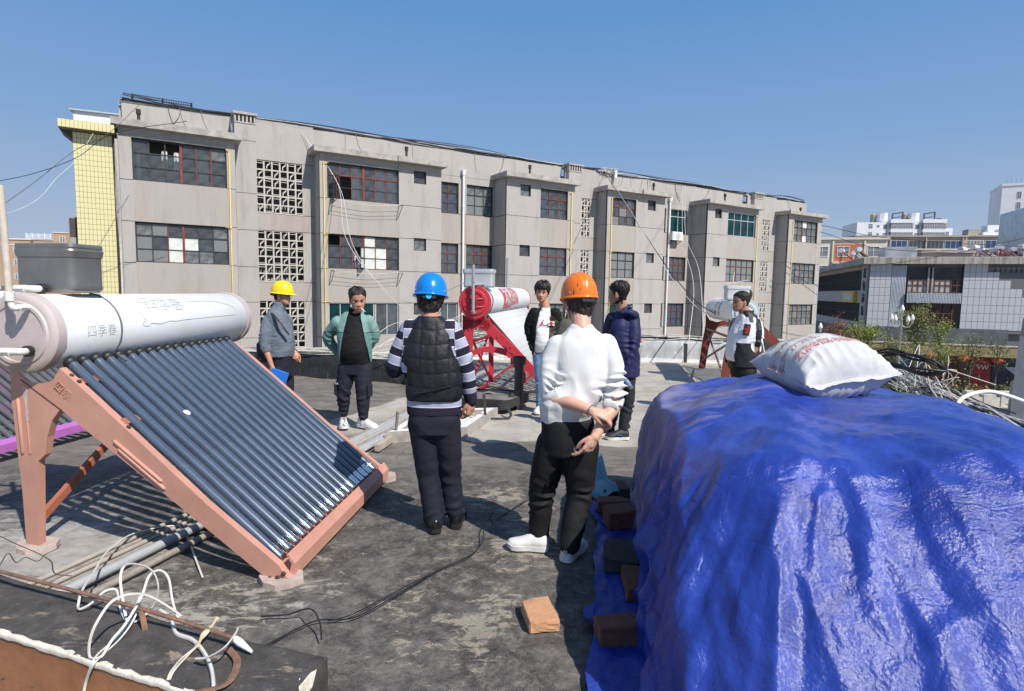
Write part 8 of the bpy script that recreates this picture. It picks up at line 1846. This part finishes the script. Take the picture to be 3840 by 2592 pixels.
for i, (x, z, lab) in enumerate(((31.9,-3.05,'orange red lantern farthest to the left under the olive canopy'),(34.8,-3.15,'orange red lantern in front of the blue shop'),(37.4,-3.25,'orange red lantern in front of the red shop'),(40.2,-3.35,'orange red lantern in front of the slate shop front'))):
    o = thing('lantern', lab, 'lantern', (x,48.2,z-.28), 0, 'lanterns hanging under the market canopy')
    MB().lathe([(.0,.05),(.16,.06),(.36,.16),(.44,.30),(.36,.44),(.16,.54),(0,.55)], (0,0,0), n=14).build('lantern_body', LANT, o, smooth=True); MB().lathe([(.15,.0),(.15,.06),(.15,.54),(.15,.60)], (0,0,0), n=10).tube([(0,0,.6),(0,0,1.0)], .02, 4).build('collar', simple('lantern_gold', (.50,.30,.05), .5), o)
m = MB(off=(36,43,ZG)); 
for i in range(9): m.box((32.5+i*1.3,43,ZG),(33.4+i*1.3,43.5,ZG+.9+.25*(i % 2)))
m.box((32.4,43.05,ZG),(44.5,43.45,ZG+.7)); o = m.build('street_wall', simple('pale_street_stone', (.52,.50,.47), .9, vary=.2, scale=2)); o.location = (36,43,ZG); tag(o, 'low pale stone street wall below the bare trees', 'wall')
kk = thing('kiosk', 'small street kiosk with a sloping dark slatted roof', 'kiosk', (34.5,38.5,ZG), R(-15)); MB().box((0,0,0),(3.6,2.5,2.2)).build('wall', simple('kiosk_grey', (.36,.37,.38), .7, vary=.15, scale=1), kk)
for i in range(6): MB().hull([(-.3,-.5+i*.55,2.25+i*.16),(3.9,-.5+i*.55,2.25+i*.16),(3.9,.02+i*.55,2.40+i*.16),(-.3,.02+i*.55,2.40+i*.16),(-.3,-.5+i*.55,2.20+i*.16),(3.9,-.5+i*.55,2.20+i*.16)]).build('roof_slat', simple('dark_roof_slat', (.05,.065,.09), .5, vary=.2), kk)
# --- trees
BARK = simple('grey_brown_bark', (.10,.085,.07), .9, vary=.3, scale=10)
def leaf_mat(n, a, b):
    k = M(n, a, .6, 0, .3); k.color(k.ramp(k.noise(1.7, 5, .7), [(.35, a), (.65, b)])); k.b.inputs['Transmission Weight'].default_value = 0; return k.m
LEAF = [leaf_mat('fresh_green_leaf', (.17,.22,.045), (.32,.35,.09)), leaf_mat('olive_green_leaf', (.13,.15,.05), (.25,.255,.10)), leaf_mat('reddish_leaf', (.18,.08,.055), (.26,.14,.075))]
def tree(x, y, H, crowns, lm, lab, seed, nleaf=2600, leaf=.13, nl=26, zb=ZG):
    rg = np.random.default_rng(seed); root = thing('tree', lab, 'tree', (x,y,zb), 0, 'young trees along the street'); m = MB(); top = np.array([rg.normal(0,.15), rg.normal(0,.15), H*.93]); pts = [np.array([0,0,0.]), np.array([.06,.03,H*.3]), top*.6+np.array([.05,-.05,0]), top]; m.tube(spline(pts, 4), np.linspace(.085, .012, 13), 7); tips = []
    for i in range(nl):
        t = rg.uniform(.28, .95); b = top*t+np.array([0,0,0]); c = crowns[rg.integers(len(crowns))]; e = np.array(c[:3])+rg.normal(0, .55, 3)*np.array(c[3:6]); e[2] = max(e[2], b[2]+.1); mid = (b+e)/2+np.array([0,0,-.08]); r0 = .03*(1-t)+.010; m.tube(spline([b, mid, e], 3), np.linspace(r0, .005, 7), 5); tips.append((b, mid, e))
        for q in range(3):
            f = e+rg.normal(0, .28, 3); s = mid+(e-mid)*rg.uniform(.2,.9); m.tube([s, (s+f)/2+rg.normal(0,.05,3), f], [.007,.005,.003], 4); tips.append((s, (s+f)/2, f))
    m.build('trunk', BARK, root, smooth=60)
    if nleaf:
        vs = []; fs = []
        for i in range(nleaf):
            b, mid, e = tips[rg.integers(len(tips))]; t = rg.uniform(.35, 1.1); p = b*(1-t)+e*t+rg.normal(0, .16, 3); d = rg.normal(0,1,3); d /= np.linalg.norm(d); u = np.cross(d, rg.normal(0,1,3)); u /= np.linalg.norm(u); s = leaf*rg.uniform(.6,1.3); k = len(vs); vs += [p-d*s*.5, p+u*s*.28, p+d*s*.5, p-u*s*.28]; fs.append((k,k+1,k+2,k+3))
        MB().add(vs, fs).build('crown', lm, root)
tree(25.2,45,6.1,[(0,0,5.0,.9,.8,.9)], LEAF[2], 'small reddish-leaved street tree', 1, 1800)
tree(26.9,45.5,6.3,[(0,0,5.3,1.2,1,.9),(.9,0,4.8,.7,.7,.6)], LEAF[0], 'bushy bright green street tree next to the reddish one', 2, 3600)
tree(30.4,44.5,7.4,[(0,0,6.2,.8,.8,.9),(-.5,0,4.6,1.2,1,.9),(1.1,0,4.6,1.1,1,.8)], LEAF[1], 'tall olive green street tree under the lamp globes', 3, 5200, nl=36)
tree(33.0,45,6.4,[(0,0,5.5,.6,.6,.8),(.2,0,4.2,.9,.8,.7)], LEAF[0], 'slim green street tree in front of the stone band', 4, 1700)
tree(34.6,44,5.6,[(0,0,4.2,1.1,.9,.9)], LEAF[1], 'sparse olive street tree in front of the red shop', 5, 700)
tree(36.6,44,5.6,[(0,0,4.0,1.2,.9,.9)], LEAF[1], 'nearly bare street tree right of the sparse olive one', 6, 380)
tree(38.8,43.5,5.8,[(0,0,4.2,1.1,.9,1)], LEAF[1], 'bare street tree by the slate shop front', 7, 150); tree(28.8,44,5.2,[(0,0,3.9,1.1,.9,.8)], LEAF[1], 'low olive street tree left of the tall one', 8, 1500); tree(31.6,43.4,4.6,[(0,0,3.3,1.2,.9,.7)], LEAF[1], 'low thin street tree in front of the tall one', 9, 1000)
def hedge():
    rg = np.random.default_rng(5); vs = []; fs = []
    for i in range(7000):
        x = rg.uniform(24, 45); p = np.array([x, 44.2+rg.normal(0,.5), ZG+abs(rg.normal(0,.55))+.1]); d = rg.normal(0,1,3); d /= np.linalg.norm(d); u = np.cross(d, rg.normal(0,1,3)); u /= np.linalg.norm(u); s = .16; k = len(vs); vs += [p-d*s, p+u*s*.5, p+d*s, p-u*s*.5]; fs.append((k,k+1,k+2,k+3))
    o = MB().add(vs, fs).build('shrubbery', LEAF[1]); tag(o, 'straggly planting along the street under the trees', 'shrubbery', kind='stuff')
hedge()
# --- concrete pole at the right border
k = M('two_tone_pole', (.5,.5,.5), .8); z = k.sep(k.co())[2]; k.color(k.mix(k.math('GREATER_THAN', z, 1.02), k.vary((.46,.45,.44), .12, 6), k.vary((.30,.25,.23), .12, 6))); pl = MB().lathe([(.30,-6),(.21,.5),(.17,1.35),(.0,1.36)], (0,0,0), n=18, cap=False).build('concrete_pole', k.m, None, smooth=40); pl.location = (9.62,10.8,0); tag(pl, 'thick concrete pole with a brownish upper part at the right border', 'pole')
# ------------------------------------------------------------------ cables, wires, rods
def rough_path(a, b, n, rg, amp, sag=0):
    a, b = np.array(a, float), np.array(b, float); P = [a+(b-a)*i/n+rg.normal(0, 1, 3)*np.array(amp)*(0 if i in (0, n) else 1)-np.array([0,0,sag*4*(i/n)*(1-i/n)]) for i in range(n+1)]; return spline(P, 4)
def tangle(name, label, cat, runs, z0=0):
    """runs: list of (points of the course, count, spread, radius, material, name)"""
    c = np.array(runs[0][0][0]); root = thing(name, label, cat, tuple(c)); rg = np.random.default_rng(len(label))
    for course, cnt, spread, r, mat in runs:
        C_ = np.array(spline(course, 6)); L = len(C_)
        for i in range(cnt):
            off = rg.normal(0, 1, 3)*np.array(spread); ph = rg.uniform(0, 6.28, 3); s, e = sorted(rg.integers(0, L, 2)) if rg.random() < .35 else (0, L-1)
            if e-s < 4: s, e = 0, L-1
            t = np.arange(s, e+1); P = C_[s:e+1]+off*(.6+.4*np.sin(t*.35+ph[0]))[:,None]+np.column_stack([np.sin(t*.5+ph[0]), np.sin(t*.43+ph[1]), np.sin(t*.61+ph[2])])*np.array(spread)*.7; P[:,2] = np.maximum(P[:,2], C_[s:e+1,2]-spread[2]*.8)
            MB(off=c).tube(P, r*rg.uniform(.7,1.25), 5).build('cable', mat, root, smooth=60)
    return root
BCAB = simple('black_cable', (.014,.014,.015), .5, vary=.3); GCAB = simple('grey_cable', (.30,.29,.27), .6, vary=.2); YCAB = simple('yellowed_cable', (.52,.44,.27), .6, vary=.2)
# along the top of the opposite roof
tangle('cable_bundle', 'bundle of dark cables sagging along the roof edge of the long apartment block', 'cables', [([tuple(BW(u, -1.35, 8.72+.05*math.sin(u*1.3))) for u in (-1, 3, 8, 13, 18, 23, 28, 33, 38, 41.8)], 14, (.06,.06,.08), .024, BCAB), ([tuple(BW(u, -1.32, 8.70+.06*math.sin(u*1.9))) for u in (-1, 3, 8, 13, 18, 23, 28, 33, 38, 41.5)], 4, (.05,.06,.07), .012, WCAB)])
rg = np.random.default_rng(21)
hang = thing('hanging_wires', 'loose wires hanging down the facade from the roof cables', 'wires', tuple(BW(10,-1,8.6)))
for i in range(26):
    u = rg.uniform(.5, 40); L = rg.uniform(.5, 2.4); du = rg.normal(0, .5); hb = 7.7 if L > .9 and rg.random() < .6 else 8.6-L
    MB(off=BW(10,-1,8.6)).tube(spline([BW(u,-1.27,8.66), BW(u+du*.3,-1.27,8.6-(8.6-hb)*.5), BW(u+du,-1.26,hb)], 5), .009, 4).build('wire', GCAB if i % 3 else BCAB, hang)
kn = thing('cable_knot', 'ragged knot of white cables round a pale insulator on the roof edge', 'cables', tuple(BW(23.2,-1.2,8.5)))
for i in range(22):
    p = [np.array(BW(22.6+rg.normal(0,.4), -1.2+rg.normal(0,.08), 8.72+rg.normal(0,.10))) for _ in range(5)]; MB(off=BW(23.2,-1.2,8.5)).tube(spline(p, 5), .012, 4).build('cable', WCAB if i % 4 else BCAB, kn)
MB(off=BW(23.2,-1.2,8.5)).lathe([(0,0),(.10,0),(.10,.34),(.08,.45),(0,.46)], BW(23.1,-1.1,8.35), n=10).build('insulator', CURT, kn, smooth=40)
# wires crossing the gap to our roof
WIRES = [([BW(5.2,-1.2,8.66), BW(6.5,.6,6.2), (-5.634,20.000,3.324), (-2.845,15.000,1.426), (-1.0,13.4,1.9)], .010, WCAB, 'pale wire slanting down from the long roof towards the red heater'),
 ([BW(5.3,-1.2,8.66), BW(6.6,.6,6.0), (-5.367,20.000,3.017), (-2.470,15.000,0.990), (-.6,13.9,1.2)], .010, WCAB, 'second pale wire slanting down beside the first'),
 ([BW(22.4,-1.2,8.6), (4.862,24.000,4.685), (4.931,19.000,2.561), (4.453,14.500,1.585), (4.2,12.2,1.3)], .014, BCAB, 'dark wire running down to the white heater'),
 ([BW(22.5,-1.2,8.6), (4.747,24.000,4.894), (4.846,19.000,2.559), (4.390,14.500,1.518), (4.15,12.0,1.2)], .009, WCAB, 'pale wire running down beside the dark wire to the white heater'),
 ([BW(29.0,-1.2,8.6), (7.504,26.000,4.395), (6.278,20.000,2.534), (4.6,14.0,.6)], .009, WCAB, 'pale wire dropping to the silver parapet behind the white heater'),
 ([BW(28.8,-1.2,8.6), (7.392,26.000,4.278), (6.117,20.000,2.082), (4.3,14.2,.55)], .009, WCAB, 'thin pale wire dropping steeply behind the white heater')]
for P, r, mt, lab in WIRES:
    P = [tuple(p) for p in P]; o = MB(off=P[-1]).tube(spline(P, 10), r, 5).build('wire', mt, None, smooth=60); o.location = P[-1]; tag(o, lab, 'wire', 'wires strung across the gap')
for i, (P, mt, lab) in enumerate((([(-10.680,19.600,7.015), (-12.306,18.500,6.324), (-13.127,18.000,5.482), (-13.634,17.000,4.809), (-14.207,16.000,4.325)], BCAB, 'dark wire leaving to the upper left from the yellow tiled building'), ([(-12.468,20.000,7.612), (-12.893,19.000,6.404), (-13.197,18.000,5.675), (-13.727,17.000,4.511), (-14.417,16.000,3.337)], BCAB, 'dark wire dropping steeply to the left border'),
   ([(-13.312,19.000,6.439), (-13.171,18.000,5.403), (-13.036,17.000,4.670), (-13.124,16.500,4.070), (-13.393,16.000,3.636), (-13.820,15.500,3.391)], WCAB, 'white wavy wire drifting down to the left'), ([(20.663,40.000,6.434), (26.844,42.000,5.823), (39.042,44.000,5.511)], BCAB, 'dark wire from the end of the flats towards the right'), ([(20.602,40.000,5.991), (26.524,42.000,5.072), (39.101,44.000,4.924)], BCAB, 'lower dark wire from the end of the flats towards the right'), ([(19.645,38.000,3.323), (25.335,40.000,3.931), (30.896,42.000,4.768), (38.945,44.000,6.486)], BCAB, 'dark wire crossing the market hall eave'))):
    P = [tuple(p) for p in P]; o = MB(off=P[0]).tube(spline(P, 10), (.010 if i < 2 else .006) if i < 3 else .02, 5).build('wire', mt, None); o.location = P[0]; tag(o, lab, 'wire', 'wires strung across the gap')
# rack on the far roof
rk = thing('roof_rack', 'dark clothes-drying rack standing on the left end of the long roof', 'rack', tuple(BW(-.6,-1.8,8.6))); m = MB(off=BW(-.6,-1.8,8.6))
for u in (-.65, .35, 1.35): m.bar(BW(u,-1.6,8.5), BW(u,-1.6,9.0), .05)
for z in (8.98, 8.88, 8.78): m.bar(BW(-.65,-1.6,z), BW(1.35,-1.6,z), .03)
for i in range(24): u = -.6+i*.082; m.tube([BW(u,-1.6,8.98), BW(u+.03,-1.55,8.92), BW(u,-1.6,8.86)], .012, 4)
m.build('rack_frame', STEEL, rk)
# cables lying on the parapets of this roof
tangle('cable_tangle', 'dirty white cable tangle lying along the black parapet', 'cables', [([(-7.5,12.1,.46),(-5.5,11.62,.46),(-4.0,11.22,.47),(-2.6,10.8,.47),(-1.75,10.55,.47)], 30, (.06,.10,.035), .008, WCAB), ([(-5,11.5,.46),(-3.6,11.1,.47),(-1.8,10.55,.47)], 10, (.06,.09,.03), .007, YCAB)])
tangle('cable_tangle', 'tangle of pale and black cables heaped on the silver parapet', 'cables', [([(-1.2,14.72,.56),(1.0,14.74,.56),(3.0,14.72,.58),(4.5,14.6,.58),(5.9,14.45,.58),(7.0,14.3,.56)], 26, (.10,.07,.05), .009, WCAB), ([(1.8,14.74,.55),(3.6,14.68,.57),(5.4,14.5,.57),(7.1,14.3,.55)], 14, (.10,.07,.04), .012, BCAB)])
loops = thing('loose_cables', 'looping pale cables slung between the parapets near the red heater', 'cables', (-1.3,11.5,.4))
for i in range(16):
    a = np.array([-3.2+rg.uniform(0,1.6), 10.9, .5]); b = np.array([rg.uniform(-1.2,1.4), rg.uniform(12.5,14.6), rg.uniform(.5,1.3)]); MB(off=(-1.3,11.5,.4)).tube(spline([a, (a*2+b)/3+rg.normal(0,.15,3)+[0,0,.1], (a+2*b)/3+rg.normal(0,.15,3), b], 6), .006, 4).build('cable', WCAB, loops)
tangle('cable_bundle', 'thick bundle of black and white cables along the open right roof edge', 'cables', [([(7.3,11.2,.22),(6.75,9.6,.24),(6.35,8.6,.26),(5.75,7.0,.27),(5.25,5.75,.27),(4.6,4.4,.25)], 40, (.13,.08,.07), .013, BCAB), ([(7.2,11.0,.27),(6.6,9.4,.30),(6.2,8.5,.32),(5.7,7.0,.30),(5.2,5.6,.3),(4.5,4.3,.27)], 22, (.13,.08,.07), .009, WCAB), ([(6.9,10.0,.25),(6.3,8.8,.27),(5.6,7.2,.2),(4.95,6.0,.2)], 8, (.12,.08,.05), .011, GCAB)])
rg = np.random.default_rng(31); tf = thing('cable_tuft', 'frayed tuft of white cable ends by the cement sack', 'cables', (6.35,9.2,.3))
for i in range(18):
    p = np.array([6.2+rg.normal(0,.28), 9.0+rg.normal(0,.35), .42]); MB(off=(6.35,9.2,.3)).tube(spline([p, p+rg.normal(0,.12,3)+[0,0,.10], p+rg.normal(0,.22,3)+[0,0,.16], p+rg.normal(0,.3,3)+[0,0,.0]], 5), .0055, 4).build('cable', WCAB, tf)
cl = thing('cable_coil', 'loose coil of thick black cable standing out over the roof edge', 'cables', (5.6,8.0,.5))
for i in range(4):
    P = [np.array(q)+rg.normal(0,.02,3)+[.0,.0,.012*i] for q in ((5.115,8.400,0.812),(5.353,8.300,0.892),(5.560,8.100,0.880),(5.719,7.900,0.818),(5.798,7.800,0.731),(5.685,7.700,0.692),(5.479,7.800,0.689),(5.387,8.100,0.728),(5.271,8.400,0.787))]; MB(off=(5.6,8.0,.5)).tube(spline(P, 6, True), .017, 6, closed=True).build('cable', BCAB, cl, smooth=60)
o = MB(off=(4.3,5.6,.5)).tube(spline([(4.243,5.500,0.532), (4.324,5.600,0.681), (4.481,5.700,0.744), (4.755,5.800,0.777), (5.058,5.900,0.720), (5.429,6.000,0.608)], 8), .019, 10).build('bent_pipe', PIPEW, None, smooth=60); o.location = (4.3,5.6,.5); tag(o, 'white plastic pipe arching over the right roof edge', 'pipe')
rv = MB().lathe([(.10,0),(.10,.74),(.135,.76),(.14,.86),(.13,.92),(.11,.92),(.10,.88),(0,.88)], (0,0,0), n=18, cap=False).build('rusty_vent', simple('rust_brown_iron', (.11,.055,.035), .85, vary=.35, scale=9, bump=.5), None, smooth=40); rv.location = (5.55,8.95,0); tag(rv, 'rusty brown vent pipe stub behind the cement sack', 'vent pipe')
# --- clutter on the near wall: rusty rod fence, white cable loops, bundles
NW = (-1.6,2.2,.2)
rd = thing('rusty_rod', 'long rusty steel rod lying on small posts above the near wall', 'rod', NW); rod = [(-2.643,2.832,0.270), (-2.157,2.658,0.275), (-1.690,2.486,0.280), (-1.368,2.375,0.270), (-1.127,2.299,0.250)]
MB(off=NW).tube(spline(rod, 6), .009, 7).build('bar', RUSTD if False else simple('rust_brown_rod', (.20,.11,.07), .85, vary=.35, scale=20, bump=.6), rd, smooth=60)
MB(off=NW).bar((-1.575,2.420,0.200), (-1.604,2.445,0.280), .022, .006).build('post', simple('rust_brown_rod', (.20,.11,.07)), rd); m = MB(off=NW); q0 = np.array((-1.127,2.299,0.250)); q1 = np.array((-1.038,2.257,0.220)); m.tube([q0+(q1-q0)*t for t in (0,.3,.6,1)], [.013,.016,.012,.006], 8); m.build('taped_end', PIPEW, rd, smooth=60)
m = MB(off=NW); m.tube(spline([(-1.147,2.281,0.220), (-1.069,2.196,0.220), (-1.045,2.070,0.220), (-1.114,2.021,0.220), (-1.150,1.981,0.240)], 6), .014, 4, flat=.25); m.build('steel_band', simple('rust_brown_rod', (.20,.11,.07)), rd)
lp = thing('white_cables', 'loose loops of flat white cable lying over the near wall', 'cables', NW)
def loop(pts, r=.0055, mat=WCAB, nm='cable', par=lp, flat=.6): MB(off=NW).tube(spline(pts, 7), r, 6, flat=flat).build(nm, mat, par, smooth=60)
loop([(-1.780,3.271,0.010),(-2.239,3.897,0.020),(-2.347,3.927,0.040),(-2.478,3.840,0.040),(-2.471,3.640,0.080),(-2.354,3.301,0.140),(-2.176,2.956,0.200),(-2.015,2.654,0.260),(-1.961,2.554,0.250),(-1.957,2.551,0.220),(-1.913,2.562,0.240),(-1.873,2.596,0.280),(-1.841,2.622,0.280),(-1.808,2.599,0.260),(-1.770,2.550,0.230),(-1.706,2.488,0.210)])
loop([(-1.689,2.472,0.220),(-1.737,2.525,0.270),(-1.810,2.620,0.340),(-1.810,2.658,0.380),(-1.725,2.625,0.400),(-1.630,2.570,0.400),(-1.578,2.527,0.360),(-1.582,2.521,0.300),(-1.614,2.515,0.240),(-1.653,2.479,0.210),(-1.701,2.499,0.210)])
loop([(-1.458,2.493,0.230),(-1.501,2.487,0.270),(-1.564,2.441,0.350),(-1.593,2.363,0.400),(-1.631,2.304,0.400),(-1.650,2.242,0.350),(-1.672,2.226,0.280),(-1.672,2.221,0.210),(-1.631,2.227,0.210),(-1.630,2.292,0.240),(-1.629,2.375,0.260),(-1.627,2.483,0.320),(-1.636,2.559,0.380),(-1.594,2.572,0.400),(-1.559,2.576,0.360),(-1.512,2.519,0.290),(-1.484,2.497,0.240),(-1.460,2.478,0.220)])
loop([(-1.663,2.530,0.300),(-1.667,2.466,0.230),(-1.654,2.358,0.210),(-1.656,2.248,0.210),(-1.646,2.195,0.200),(-1.698,2.224,0.100),(-1.707,2.208,0.020)]); loop([(-1.650,2.519,0.300),(-1.649,2.456,0.230),(-1.637,2.349,0.210),(-1.633,2.231,0.210),(-1.635,2.187,0.200),(-1.693,2.224,0.100),(-1.702,2.208,0.020)], .005)
loop([(-1.599,2.568,0.210),(-1.513,2.504,0.210),(-1.426,2.394,0.210),(-1.332,2.348,0.210),(-1.249,2.276,0.210),(-1.165,2.176,0.210),(-1.099,2.068,0.210),(-1.054,1.969,0.210)], .009, WCAB, flat=1); loop([(-1.231,2.194,0.230),(-1.165,2.158,0.260),(-1.101,2.158,0.300),(-1.085,2.214,0.320),(-1.077,2.228,0.340)], .007)
by = thing('twine_bundle', 'yellowed twine and cable tied in a knot round the end of the rusty rod', 'twine', NW)
for i in range(7): loop([(-1.245+rg.normal(0,.004),2.386,0.290),(-1.251,2.359+rg.normal(0,.004),0.270),(-1.258+rg.normal(0,.004),2.317,0.260),(-1.270,2.301+rg.normal(0,.004),0.240),(-1.282+rg.normal(0,.004),2.287,0.220)], .006, YCAB if i % 3 else WCAB, 'strand', by)
for i in range(6): loop([(-1.281+rg.normal(0,.004),2.296,0.220),(-1.296+rg.normal(0,.004),2.222,0.210),(-1.292+rg.normal(0,.004),2.124,0.210),(-1.288+rg.normal(0,.004),2.088,0.160)], .0035, YCAB if i % 2 else WCAB, 'strand', by)
wr = thing('rusty_wire', 'thin rusty wire strung with twists above the pipes', 'wire', NW)
loop([(-2.840,3.090,0.350),(-2.579,2.953,0.340),(-2.427,2.886,0.330),(-2.284,2.808,0.320),(-2.202,2.726,0.300),(-2.100,2.702,0.300)], .003, RUSTD, 'strand', wr); loop([(-2.566,2.837,0.280),(-2.602,2.929,0.300),(-2.511,2.869,0.280),(-2.478,2.887,0.300),(-2.417,2.887,0.280),(-2.402,2.921,0.300),(-2.396,2.984,0.300),(-2.383,3.005,0.320)], .003, RUSTD, 'strand', wr)
# --- black wire wandering over the roof
gw = thing('black_wire', 'thin black wire snaking over the bitumen between the heater and the man in white', 'wire', (-.7,3.2,0))
def gwire(pts, r=.004): MB(off=(-.7,3.2,0)).tube(spline(pts, 7), r, 5).build('strand', BCAB, gw)
gwire([(-1.267,2.870,0.012),(-1.132,2.878,0.020),(-1.043,2.861,0.060),(-0.967,2.780,0.100),(-0.919,2.731,0.060),(-0.891,2.664,0.020)]); gwire([(-1.139,2.630,0.010),(-1.048,2.762,0.012),(-0.957,2.847,0.012),(-0.788,2.877,0.012),(-0.602,3.123,0.012),(-0.429,3.395,0.012),(-0.250,3.592,0.015),(-0.175,3.780,0.030),(-0.175,3.954,0.050),(-0.135,4.124,0.070),(-0.116,4.125,0.090),(-0.137,4.073,0.100),(-0.116,4.027,0.050),(-0.078,4.201,0.020),(0.106,4.561,0.012),(0.219,4.720,0.012),(0.409,5.218,0.012),(0.534,5.824,0.012)]); gwire([(-0.914,2.840,0.010),(-0.798,2.914,0.012),(-0.610,3.167,0.012),(-0.470,3.344,0.012)], .003)
